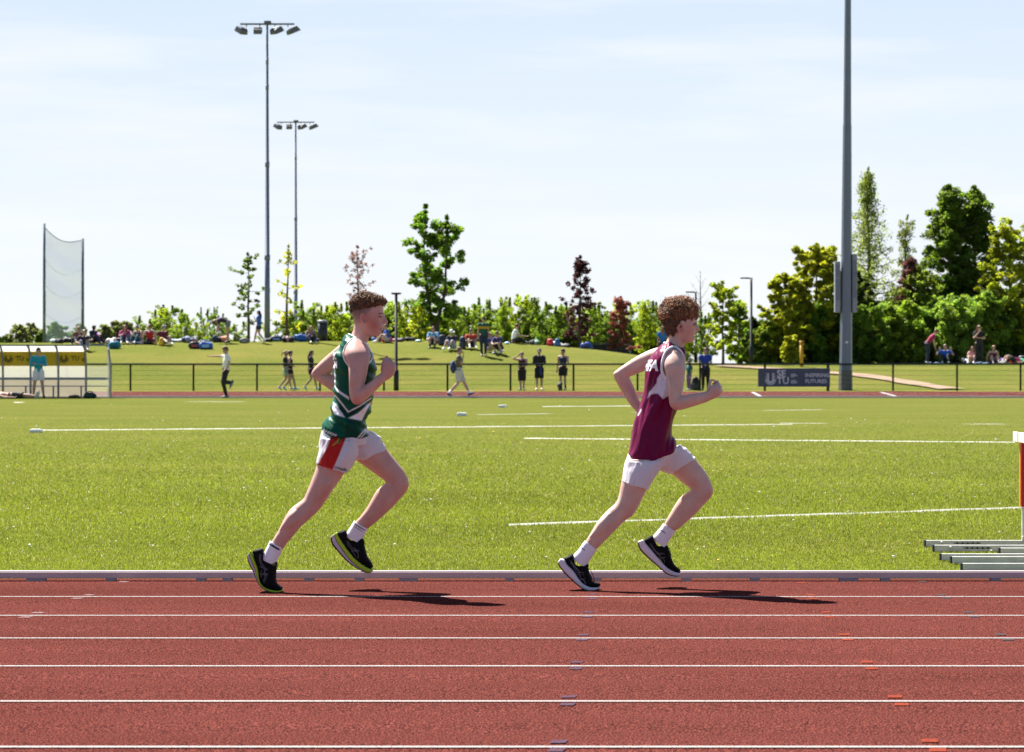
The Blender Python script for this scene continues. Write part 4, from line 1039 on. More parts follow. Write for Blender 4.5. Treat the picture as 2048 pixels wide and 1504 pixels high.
    _, yy = proj(V); ylim = S['curl_y']; sel = np.nonzero((yy < np.interp(proj(V)[0], [Th(a, 0)[0] for a, _ in ylim], [Th(0, b_)[1] for _, b_ in ylim])))[0]
    for i in rng.choice(sel, S['curls'], replace=len(sel) < S['curls']):
        p = Vector(V[i]); n = Vector(n_[i]); n = (n + Vector(rng.normal(size=3) * .35)).normalized(); u = n.orthogonal().normalized()
        u = (Matrix.Rotation(rng.random() * 6.28, 3, n) @ u); w = n.cross(u)
        R0 = S['curl_r'] * (.6 + .8 * rng.random()); turns = .25 + .75 * rng.random(); pts = []
        for k in range(9):
            a = k / 8 * turns * 6.28; pts.append(p + u * (math.cos(a) - 1) * R0 * .9 + n * (math.sin(a) * R0 * .8 + R0 * .35) + w * (k / 8 - .5) * R0 * 2.2)
        nb = len(mb.v); mb.tube(pts, [.0012] + [S['curl_t']] * 7 + [.0006], 4)
        c = np.array(S['hair_col']) * (.6 + 1.5 * rng.random()); c = c if rng.random() < .5 else c * np.array([2.3, 2.1, 1.8]); cols += [c] * (len(mb.v) - nb)  # upper curls brightened, the lit golden top put into their colour
    for i in rng.choice(sel, S['curls'] // 14):
        p = Vector(V[i]); n = (Vector(n_[i]) + Vector(rng.normal(size=3) * .5)).normalized(); u = n.orthogonal(); u = Matrix.Rotation(rng.random() * 6.28, 3, n) @ u; L_ = S['curl_r'] * (1.4 + 1.8 * rng.random())
        nb = len(mb.v); mb.tube([p, p + n * L_ * .7 + u * L_ * .1, p + n * L_ * 1.15 + u * L_ * .55, p + n * L_ + u * L_ * 1.1], [.0009, .0009, .0008, .0003], 4); cols += [np.array(S['hair_col']) * 1.3] * (len(mb.v) - nb)
    low = np.nonzero(~np.isin(np.arange(len(V)), sel))[0]
    for i in rng.choice(low, S['strands']):
        p = Vector(V[i]); n = Vector(n_[i]); dn = Vector((.15 * rng.normal() + .1, .15 * rng.normal(), -1)); dn = (dn - n * dn.dot(n)); L_ = S['strand_len'] * (.6 + .8 * rng.random())
        if dn.length < .3: continue
        dn.normalize(); nb = len(mb.v); mb.tube([p - n * .002, p + dn * L_ * .5 + n * (.0015 + .002 * rng.random()), p + dn * L_ + n * .001], [.0012, .0013, .0004], 4)
        cols += [np.array(S['hair_col']) * (.4 + .8 * rng.random())] * (len(mb.v) - nb)
    me = mb.mesh('curls'); set_col(me, np.array(cols)); ORG[ho] = ORG[t]; link('curl', me, M_HAIR, ho)
    # ---- singlet
    mb = MB()
    for T, rows in S['torso']: seg_loft(mb, T, rows, Yc, n=36, e=2.3)
    sm = remesh(mb, .0048, 5)
    wrinkle(sm, .013, (20, 3, 3.5), S['seed'], S['fold'], S['fold_rot'], .35); wrinkle(sm, .008, (44, 6, 6), S['seed'] + 5, S['fold'], S['fold_rot'] + .25, .35)
    sb = bvh_of(sm)
    hole = crom(np.array([S['Ts'](*p) for p in S['armhole']] + [S['Ts'](*S['armhole'][0])], float), 4)
    V = verts_np(sm); x, y = proj(V); near = V[:, 1] < Yc
    cut = inpoly(x, y, [tuple(p) for p in hole])
    # far armhole uses the same outline
    bm = bmesh.new(); bm.from_mesh(sm); bm.verts.ensure_lookup_table()
    dead = [f for f in bm.faces if all(cut[v.index] for v in f.verts) and abs(f.normal.y) > .34]
    bmesh.ops.delete(bm, geom=dead, context='FACES'); bm.to_mesh(sm); bm.free()
    V = verts_np(sm); x, y = proj(V)
    C = np.tile(np.array(S['top'], np.float32), (len(V), 1))
    for T, poly, col in S['pattern']:
        C = paint(C, x, y, [T(*p) for p in poly], col)
    for T, line, w, col in S['stripes']:
        k = np.clip((w - seg_dist(x, y, [T(*p) for p in line])) / 1.8 + .5, 0, 1)[:, None]; C = C * (1 - k) + np.array(col) * k
    set_col(sm, C); so_ = link('singlet', sm, M_CLOTH, t); ORG[so_] = ORG[t]
    for far in (False, True):
        poly_tube(sb, hole, S['trim_r'], 'armhole_trim', M_TRIMW, so_, far, off=.0, step=1)
        if 'piping' in S:
            cen = hole.mean(0); poly_tube(sb, cen + (hole - cen) * .93, .0014, 'piping', M_LACE, so_, far, off=.001, step=1)
    a, b2, d, o = S['collar']; mb = MB()
    T = S['Ts']; rp = ring_pts(T(*a), T(*b2), Yc, d, 28, S.get('collar_sag', 0)); mb.tube(rp + [rp[0], rp[1]], .0058, 7); mb.build('collar', M_TRIMW, so_, True)
    for txt, sz, pyc, spread, dy in S['back_text']:
        me = text_mesh(txt, sz, 0, .0035, 'CENTER'); ok = True
        z0 = ZC - (pyc - HY) * Yc / F
        bm = bmesh.new(); bm.from_mesh(me); bmesh.ops.triangulate(bm, faces=bm.faces); bmesh.ops.subdivide_edges(bm, edges=[e for e in bm.edges if e.calc_length() > .008], cuts=2); bmesh.ops.triangulate(bm, faces=bm.faces); bm.to_mesh(me); bm.free()
        axx = (S['axis'] - CX) * Yc / F
        for v in me.vertices:
            ph = (v.co.x + dy) / spread; z = z0 + v.co.y
            ax = axx + S['lean'] * (z - z0)
            dr = Vector((-math.cos(ph), -math.sin(ph), 0)); h = sb.ray_cast(Vector((ax, Yc, z)) + dr * .5, -dr)
            v.co = h[0] + dr * .0025 if h[0] else Vector((ax, Yc, z))
        link('lettering', me, M_TRIMW, so_, False)
    # ---- shorts
    mb = MB()
    for T, rows in S['shorts']: seg_loft(mb, T, rows, Yc, e=2.4, n=30)
    hm = remesh(mb, .0052, 4)
    wrinkle(hm, .007, (28, 5, 4), 2, None, -.5, .0); wrinkle(hm, .004, (46, 10, 12), 7, None, -.2, .0)
    hbv = bvh_of(hm); V = verts_np(hm); x, y = proj(V); C = np.tile(np.array(S['short_col'], np.float32), (len(V), 1))
    for T, poly, col in S['short_pat']: C = np.where((V[:, 1] < Yc + .01)[:, None], paint(C, x, y, [T(*p) for p in poly], col), C)
    set_col(hm, C); sh = link('shorts', hm, M_SHORT, t); ORG[sh] = ORG[t]
    for T, txt, px, py, size, ang, m in S.get('short_text', []):
        me = text_mesh(txt, size, 0, .0006); c0 = T(px, py); s = Yc / F
        bm = bmesh.new(); bm.from_mesh(me); bmesh.ops.triangulate(bm, faces=bm.faces); bm.to_mesh(me); bm.free()
        for v in me.vertices:
            xx = v.co.x * math.cos(ang) - v.co.y * math.sin(ang); zz = v.co.x * math.sin(ang) + v.co.y * math.cos(ang)
            o = P(*c0, Yc) + Vector((xx, 0, zz)); h = hbv.ray_cast(o + Vector((0, -.6, 0)), Vector((0, 1, 0)))
            v.co = h[0] + Vector((0, -.002, 0)) if h[0] else o
        link('lettering', me, m, sh, False)
    # ---- socks and shoes
    for sk in S['socks']:
        mb = MB(); seg_loft(mb, sk['T'], sk['rows'], Yc, sub=5, n=24, grow_=.003); me = mb.mesh('sock'); kb_ = bvh_of(me)
        set_col(me, np.tile(np.array([.86, .83, .90]), (len(me.vertices), 1))); o = link('sock', me, M_SOCK, t); ORG[o] = ORG[t]
        for rows in sk.get('bands', []):
            mb = MB(); seg_loft(mb, sk['T'], rows, Yc, sub=2, n=24, grow_=.0032); mb.build('band', M_LACE, o, True)
        if 'mark' in sk:
            poly_tube(kb_, [sk['T'](*p) for p in sk['mark']], .0024, 'mark', M_LACE, o, off=.0)
    for shx in S['shoes']:
        T = shx['T']; oc = shx['o']
        mb = MB(); rows = [(a[0], a[1], b_[0], b_[1], d, oc) for a, b_, d in shx['upper']]
        seg_loft(mb, T, rows, Yc, n=22, e=2.5); um = remesh(mb, .0042, 4); ub = bvh_of(um)
        shoe = link('shoe', um, M_SHOEB, t); ORG[shoe] = ORG[t]
        bot, inn, ds = shx['bottom'], shx['inner'], shx['d']
        for nm, q0, q1, m, gr in shx['bands']:
            mb = MB(); rows = []
            for i in range(len(bot)):
                k0 = q0[i] if isinstance(q0, list) else q0; k1 = q1[i] if isinstance(q1, list) else q1
                L = lambda k: (bot[i][0] + (inn[i][0] - bot[i][0]) * k, bot[i][1] + (inn[i][1] - bot[i][1]) * k)
                A, B = L(k0), L(k1); rows.append((*A, *B, ds[i] + gr, oc))
            seg_loft(mb, T, rows, Yc, sub=5, n=24, e=4.5); mb.build(nm, m, shoe, True)
        for ln in shx['marks']: poly_tube(ub, [T(*p) for p in ln], .0013, 'stripe', shx.get('mark_mat', M_REFL), shoe, off=.0006)
        for ln in shx.get('laces', []):
            mb = MB(); mb.tube([P(*T(x_, y_), Yc + oc - o_) for x_, y_, o_ in ln], .0019, 6); mb.build('lace', M_LACE, shoe, True)
        if 'tongue_tab' in shx:
            p = surf(ub, *T(*shx['tongue_tab']), off=.001); mb = MB(); mb.ball(p, (.010, .004, .008), 10, 6); mb.build('tongue_tab', mat('olive_tab', (.16, .12, .04), .6), shoe, True)
    return t

c1 = CR(560, 560, 300 / 1327); c2 = CR(480, 840, 380 / 1504); c3 = CR(1200, 580, 280 / 1203); c4 = CR(1090, 860, 380 / 1504)
h1 = CR(690, 575, 110 / 1504); h2 = CR(1310, 585, 100 / 1367); k1 = CR(740, 690, 70 / 1504); k2 = CR(1390, 740, 70 / 1504)
s1 = CR(485, 1080, 100 / 1308); s2 = CR(1110, 1070, 100 / 1253); u1 = CR(655, 660, 100 / 1504); u2 = CR(1270, 680, 120 / 1504)
M_LIME = mat('lime_foam', (.42, .60, .02), .6, var=.1); M_PINK = mat('pale_lilac_foam', (.60, .50, .58), .6, var=.05); M_OUT = mat('dark_rubber', (.035, .025, .03), .8)
M_WFOAM = mat('white_foam', (.74, .68, .74), .6, var=.04); M_GREENT = mat('green_thread', (.01, .12, .07), .7)
WHT = (.88, .87, .92)

R1 = dict(
    Y=14.76, foot=(545, 1183), seed=1, Th=h1, Ts=u1,
    label='runner in a green and white singlet with short faded hair and lime soled black shoes',
    skin=(.63, .355, .30), ear_col=(.66, .24, .20),
    torso=[(c1, [(387, 1312, 772, 1372, .152, 0, 10), (420, 1235, 765, 1290, .150, 0, 4), (462, 1150, 772, 1190, .145, 0, 0), (480, 1050, 800, 1060, .148, 0, 0), (486, 900, 828, 900, .156, 0, 0), (478, 780, 842, 790, .162, 0, 0),
                 (500, 650, 832, 700, .164, 0, 0), (545, 565, 805, 625, .150, 0, 0), (590, 508, 780, 580, .112, 0, 0), (618, 484, 768, 566, .078, 0, 0)])],
    body=[(c1, [(612, 500, 775, 580, .075, 0), (632, 478, 772, 556, .062, 0), (648, 440, 785, 522, .058, 0), (655, 395, 800, 490, .058, 0), (668, 350, 800, 440, .056, 0)], 2),
          (h1, [(420, 265, 800, 265, .048, 0), (275, 330, 960, 330, .062, 0), (185, 410, 1022, 410, .071, 0), (150, 505, 1042, 505, .0755, 0), (150, 640, 1054, 640, .077, 0), (180, 712, 1062, 712, .077, 0), (200, 780, 1048, 780, .076, 0),
                (225, 850, 1035, 850, .0745, 0), (235, 930, 1020, 930, .072, 0), (250, 1000, 1035, 1000, .070, 0), (270, 1060, 1052, 1060, .067, 0), (300, 1100, 1046, 1095, .065, 0), (340, 1140, 1000, 1135, .063, 0), (380, 1180, 1024, 1178, .060, 0), (450, 1235, 985, 1235, .055, 0),
                (530, 1300, 968, 1290, .048, 0), (620, 1350, 920, 1335, .036, 0)], 2.25),
          (h1, [(960, 700, 1072, 705, .009, 0), (960, 790, 1092, 790, .012, 0), (960, 860, 1128, 860, .0145, 0), (960, 915, 1168, 915, .0165, 0), (960, 950, 1182, 940, .018, 0), (960, 985, 1140, 985, .0185, 0), (960, 1015, 1070, 1010, .014, 0)], 2),
          # near arm
          (c1, [(655, 512, 730, 538, .030, -.09), (612, 538, 766, 574, .045, -.108), (590, 575, 785, 604, .055, -.130), (575, 622, 797, 640, .060, -.154), (570, 668, 803, 680, .062, -.168), (596, 740, 786, 742, .056, -.185), (606, 835, 768, 842, .052, -.195), (608, 920, 748, 925, .049, -.205), (613, 1010, 742, 948, .047, -.212), (640, 1085, 745, 938, .045, -.218),
                (695, 1103, 762, 922, .044, -.218), (775, 1048, 806, 893, .042, -.212), (855, 972, 852, 850, .036, -.20), (912, 915, 888, 826, .030, -.19), (940, 888, 908, 800, .029, -.186)], 2),
          (c1, [(930, 895, 895, 815, .026, -.188), (985, 862, 897, 782, .032, -.185), (1020, 810, 905, 735, .034, -.182), (1020, 768, 925, 705, .032, -.178), (995, 725, 945, 698, .024, -.17)], 2.4),
          (c1, [(612, 745, 676, 765, .020, -.215), (610, 840, 690, 856, .034, -.224), (614, 925, 682, 938, .026, -.226), (622, 985, 676, 980, .012, -.222)], 2), (c1, [(672, 1070, 735, 950, .030, -.232), (740, 1040, 780, 915, .034, -.226), (820, 965, 835, 870, .020, -.212)], 2),
          # far arm
          (c1, [(640, 530, 640, 720, .050, .12), (545, 562, 562, 765, .052, .15), (470, 622, 502, 795, .047, .17), (392, 690, 445, 826, .044, .19), (328, 752, 415, 842, .042, .20), (284, 806, 410, 848, .040, .205), (282, 852, 424, 842, .041, .206), (325, 892, 448, 836, .042, .205), (400, 942, 495, 842, .041, .198),
                (490, 1002, 570, 885, .037, .185), (620, 1060, 665, 955, .032, .165), (730, 1090, 752, 1022, .027, .15)], 2),
          (c1, [(720, 1088, 745, 1020, .026, .15), (760, 1105, 785, 1035, .034, .145), (790, 1105, 800, 1045, .030, .14)], 2.3),
          # near leg
          (c2, [(640, 150, 900, 150, .085, -.075), (620, 300, 870, 330, .085, -.085), (604, 370, 815, 440, .080, -.09), (565, 480, 745, 540, .073, -.092), (530, 565, 700, 612, .064, -.094), (503, 622, 662, 664, .056, -.095), (455, 660, 634, 705, .053, -.095), (396, 708, 570, 767, .055, -.096),
                (345, 790, 500, 827, .054, -.098), (306, 870, 430, 907, .047, -.1), (270, 930, 371, 977, .038, -.1), (240, 985, 336, 1030, .031, -.1), (205, 1050, 300, 1095, .031, -.1), (190, 1085, 290, 1125, .033, -.1)], 2),
          (c2, [(452, 690, 515, 722, .012, -.128), (385, 742, 482, 792, .034, -.132), (342, 812, 430, 852, .032, -.132), (312, 872, 388, 900, .012, -.124)], 2), (c2, [(665, 395, 770, 440, .030, -.130), (618, 480, 735, 536, .040, -.136), (580, 565, 690, 604, .020, -.132)], 2),
          # far leg
          (c2, [(700, 180, 1000, 120, .085, .075), (800, 260, 1090, 130, .085, .08), (930, 328, 1165, 235, .08, .085), (1040, 405, 1246, 336, .071, .088), (1110, 455, 1302, 410, .062, .09), (1150, 490, 1336, 490, .056, .09), (1140, 508, 1326, 552, .053, .09), (1085, 555, 1280, 610, .055, .092),
                (1040, 630, 1215, 682, .054, .094), (1000, 700, 1140, 752, .047, .096), (950, 765, 1065, 820, .038, .098), (912, 805, 1005, 865, .031, .1), (880, 850, 985, 905, .031, .1), (857, 885, 962, 940, .033, .1)], 2)],
    fingers=[(k1, [(520, 1080, -.186), (560, 780, -.182), (640, 580, -.172), (752, 482, -.16)], [.011, .0105, .009, .007]),
             (k1, [(965, 770, -.182), (905, 640, -.165), (810, 625, -.148), (725, 700, -.145)], [.0095, .009, .0085, .0075]),
             (k1, [(1050, 860, -.182), (1035, 770, -.152), (925, 735, -.128), (800, 800, -.13)], [.0095, .009, .0085, .0075]),
             (k1, [(1085, 960, -.178), (1080, 890, -.145), (960, 860, -.118), (830, 900, -.125)], [.009, .0085, .008, .007]),
             (k1, [(1085, 1070, -.172), (1070, 1010, -.14), (960, 980, -.122), (860, 1000, -.13)], [.008, .0075, .007, .0065]),
             (c1, [(780, 1095, .142), (806, 1100, .13), (800, 1080, .115), (780, 1075, .11)], [.0085] * 4), (c1, [(785, 1080, .142), (810, 1082, .13), (800, 1062, .115), (780, 1058, .11)], [.0085] * 4),
             (c1, [(788, 1062, .142), (812, 1062, .13), (805, 1046, .115), (785, 1042, .11)], [.0085] * 4), (c1, [(785, 1048, .142), (806, 1046, .13), (800, 1032, .118), (785, 1030, .11)], [.008] * 4), (c1, [(750, 1030, .14), (775, 1020, .125), (795, 1022, .115)], [.0095, .0085, .007])],
    ear=(512, 842, 150, 250, R(-12)), ear_o=.077,
    eye=(955, 815), brow=[(915, 722), (970, 700), (1030, 712)], mouth=[(968, 1128), (1000, 1140), (1030, 1148)], lip_low=[(975, 1180), (1010, 1186), (1022, 1180)], teeth=(1018, 1140),
    flush=[(h1, 800, 1040, 170, 150, (.52, .13, .10), .75), (h1, 700, 900, 150, 160, (.50, .17, .13), .55), (h1, 760, 740, 160, 90, (.58, .27, .22), .35), (c1, 670, 1090, 60, 50, (.62, .22, .18), .6), (k1, 900, 900, 420, 420, (.60, .27, .24), .6), (h1, 640, 1250, 260, 160, (.60, .27, .22), .4),
           (c2, 1320, 500, 60, 70, (.62, .27, .22), .45), (c2, 640, 665, 60, 60, (.62, .27, .22), .35), (c1, 290, 850, 60, 60, (.62, .26, .22), .4)],
    fade=([(100, 640), (200, 640), (400, 590), (560, 530), (700, 470), (900, 430)], [(100, 1000), (250, 1080), (400, 1000), (560, 830), (700, 640), (850, 500)], 820, (.13, .085, .075)),
    hair=[(420, 150, 600, 160, .030, 0), (300, 212, 840, 225, .057, 0), (215, 300, 985, 285, .074, 0), (160, 400, 1100, 360, .083, 0), (134, 510, 1112, 395, .0855, 0), (132, 585, 1078, 450, .0845, 0), (160, 660, 1035, 490, .0765, 0), (185, 690, 1010, 505, .070, 0)],
    lump=.004, hair_col=(.125, .066, .034), strands=900, strand_len=.008, curls=1500, curl_r=.0065, curl_t=.00115, curl_y=[(0, 480), (300, 440), (600, 440), (900, 430), (1150, 460)],
    armhole=[(850, 235), (720, 285), (610, 395), (530, 520), (485, 660), (478, 760), (505, 870), (560, 975), (640, 1065), (760, 1130), (900, 1160), (1050, 1130), (1190, 1045), (1290, 940), (1340, 820), (1320, 700), (1250, 560), (1150, 430), (1000, 310)],
    trim_r=.0055, collar=((640, 130), (1210, 440), .078, 0), collar_sag=0,
    top=(.002, .088, .048), fold=None, fold_rot=.75,
    pattern=[(c1, [(484, 900), (500, 955), (540, 990), (612, 1035), (612, 1062), (550, 1020), (505, 985), (482, 940)], WHT),
             (c1, [(478, 785), (490, 800), (492, 905), (480, 900)], WHT),
             (c1, [(462, 1145), (470, 1078), (500, 1108), (540, 1165), (575, 1217), (500, 1195), (478, 1182)], WHT),
             (c1, [(603, 1222), (690, 1178), (790, 1090), (800, 1092), (765, 1160), (722, 1244)], WHT),
             (c1, [(490, 1040), (545, 1120), (604, 1175), (650, 1150), (600, 1215), (575, 1208), (530, 1150)], (.001, .034, .020)),
             (c1, [(610, 1215), (780, 1088), (795, 1060), (700, 1130), (604, 1178)], (.001, .034, .020)),
             (c1, [(612, 760), (780, 740), (842, 800), (830, 1000), (740, 1050), (615, 1000)], (.001, .048, .028)),
             (c1, [(600, 1230), (720, 1250), (690, 1400), (560, 1390)], (.001, .055, .032))],
    stripes=[(c1, [(484, 1018), (540, 1085), (604, 1167), (700, 1118), (806, 1045)], 1.15, WHT), (c1, [(684, 1404), (720, 1360), (758, 1318)], 1.0, WHT), (c1, [(704, 1410), (735, 1375), (770, 1330)], .8, WHT), (c1, [(385, 1330), (440, 1350), (500, 1378)], 1.0, WHT)],
    back_text=[('REAL', .052, 718, .155, .075), ('ERMAN', .052, 735.5, .155, .055)], axis=712, lean=.0,
    shorts=[(c2, [(655, 55, 1000, 62, .140, 0), (642, 130, 1012, 120, .150, 0), (628, 215, 1000, 195, .145, 0)]),
            (c2, [(645, 140, 930, 160, .100, -.07), (624, 250, 935, 275, .106, -.082), (607, 345, 850, 424, .102, -.09)]),
            (c2, [(760, 190, 1035, 88, .098, .07), (868, 268, 1105, 128, .104, .08), (938, 330, 1168, 232, .100, .085)])],
    short_col=(.88, .86, .92), short_pat=[(c2, [(742, 60), (842, 60), (838, 145), (775, 300), (733, 395), (612, 358), (690, 220)], (.62, .018, .012)), (c2, [(785, 128), (797, 132), (775, 175), (735, 206), (728, 200), (765, 170)], (.75, .42, .02)), (c2, [(797, 135), (806, 140), (790, 185), (765, 192)], (.02, .22, .10))],
    short_text=[(c2, "O'Neills", 764, 374, .021, R(-14), M_GREENT)],
    socks=[dict(T=c2, rows=[(238, 958, 340, 1012, .034, -.1), (225, 990, 325, 1045, .0345, -.1), (203, 1035, 303, 1088, .035, -.1), (184, 1075, 290, 1120, .037, -.1), (182, 1105, 285, 1150, .036, -.1)], bands=[[(235, 968, 331, 1024, .0354, -.1), (230, 982, 326, 1038, .0356, -.1)]]),
           dict(T=c2, rows=[(905, 800, 1008, 860, .034, .1), (890, 828, 995, 885, .0345, .1), (866, 865, 975, 918, .035, .1), (848, 895, 960, 945, .037, .1), (845, 925, 950, 975, .036, .1)], bands=[[(902, 812, 1000, 872, .0354, .1), (898, 818, 997, 878, .0356, .1)], [(893, 828, 990, 888, .0354, .1), (891, 832, 988, 891, .0354, .1)]])],
    shoes=[dict(T=s1, o=-.1,
                upper=[((250, 300), (330, 250), .018), ((285, 395), (548, 222), .033), ((340, 555), (545, 440), .037), ((395, 700), (640, 575), .038), ((412, 830), (905, 555), .039), ((420, 950), (900, 705), .041), ((452, 1080), (880, 940), .044), ((530, 1190), (900, 1110), .047), ((640, 1260), (975, 1180), .046), ((800, 1312), (1045, 1225), .041), ((960, 1325), (1062, 1275), .026)],
                bottom=[(132, 400), (160, 540), (230, 690), (300, 820), (360, 960), (425, 1115), (520, 1230), (640, 1312), (760, 1350), (900, 1366), (1000, 1352), (1058, 1305)],
                inner=[(215, 270), (275, 395), (335, 545), (398, 695), (425, 830), (440, 950), (470, 1080), (545, 1185), (655, 1250), (810, 1300), (965, 1312), (1060, 1270)],
                d=[.022, .034, .038, .039, .040, .043, .047, .049, .049, .046, .038, .02],
                bands=[('outsole', -.07, [.06] * 12, M_OUT, -.001), ('midsole', .06, [.52, .50, .50, .46, .36, .2, .12, .1, .1, .1, .1, .1], M_PINK, 0), ('lime_midsole', [.52, .50, .50, .46, .36, .2, .12, .1, .1, .1, .1, .1], 1.0, M_LIME, .001)],
                marks=[[(450, 370), (440, 480), (470, 620), (560, 740), (650, 800)], [(480, 370), (470, 480), (500, 600), (580, 710), (655, 770)], [(430, 690), (520, 720), (600, 790)], [(450, 870), (560, 880), (670, 890)], [(460, 905), (570, 910), (675, 912)], [(500, 770), (480, 880), (490, 980)], [(560, 800), (620, 930), (600, 1040), (560, 1110)], [(580, 790), (590, 930), (570, 1030), (540, 1090)]],
                laces=[[(820, 700, .03), (900, 660, .02), (925, 690, .01)], [(800, 740, .034), (880, 720, .02), (900, 760, .01)], [(790, 860, .038), (860, 850, .02), (885, 880, .01)], [(790, 930, .04), (860, 930, .02), (885, 960, .01)], [(800, 1010, .042), (860, 1020, .02), (880, 1040, .01)], [(880, 590, .01), (930, 640, .0), (925, 700, .005), (880, 720, .01)]], tongue_tab=(815, 640)),
           dict(T=c2, o=.1,
                upper=[((755, 910), (783, 882), .018), ((790, 950), (838, 870), .033), ((830, 1010), (852, 930), .037), ((860, 1050), (895, 955), .038), ((890, 1085), (974, 936), .040), ((920, 1112), (988, 1000), .044), ((960, 1140), (1008, 1075), .046), ((1000, 1165), (1040, 1125), .042), ((1035, 1182), (1057, 1160), .024)],
                bottom=[(720, 922), (735, 980), (790, 1048), (850, 1112), (920, 1163), (985, 1198), (1030, 1206), (1054, 1190)], inner=[(765, 888), (800, 945), (848, 1015), (895, 1076), (945, 1120), (1003, 1160), (1036, 1177), (1055, 1176)],
                d=[.022, .034, .038, .041, .046, .048, .042, .022],
                bands=[('outsole', -.07, .06, M_OUT, -.001), ('midsole', .06, [.58, .55, .5, .4, .25, .1, .1, .1], M_PINK, 0), ('lime_midsole', [.58, .55, .5, .4, .25, .1, .1, .1], 1.0, M_LIME, .001)],
                marks=[[(845, 960), (870, 1010), (935, 1050)], [(850, 950), (885, 1005), (945, 1040)], [(880, 1040), (940, 1030)], [(880, 1020), (905, 1060), (925, 1100)], [(905, 1010), (935, 1060), (935, 1100)]],
                laces=[[(945, 985, .03), (985, 965, .01), (995, 985, .0)], [(955, 1010, .035), (985, 1000, .01), (990, 1020, .0)], [(965, 1035, .035), (990, 1030, .01), (1000, 1045, .0)]])])

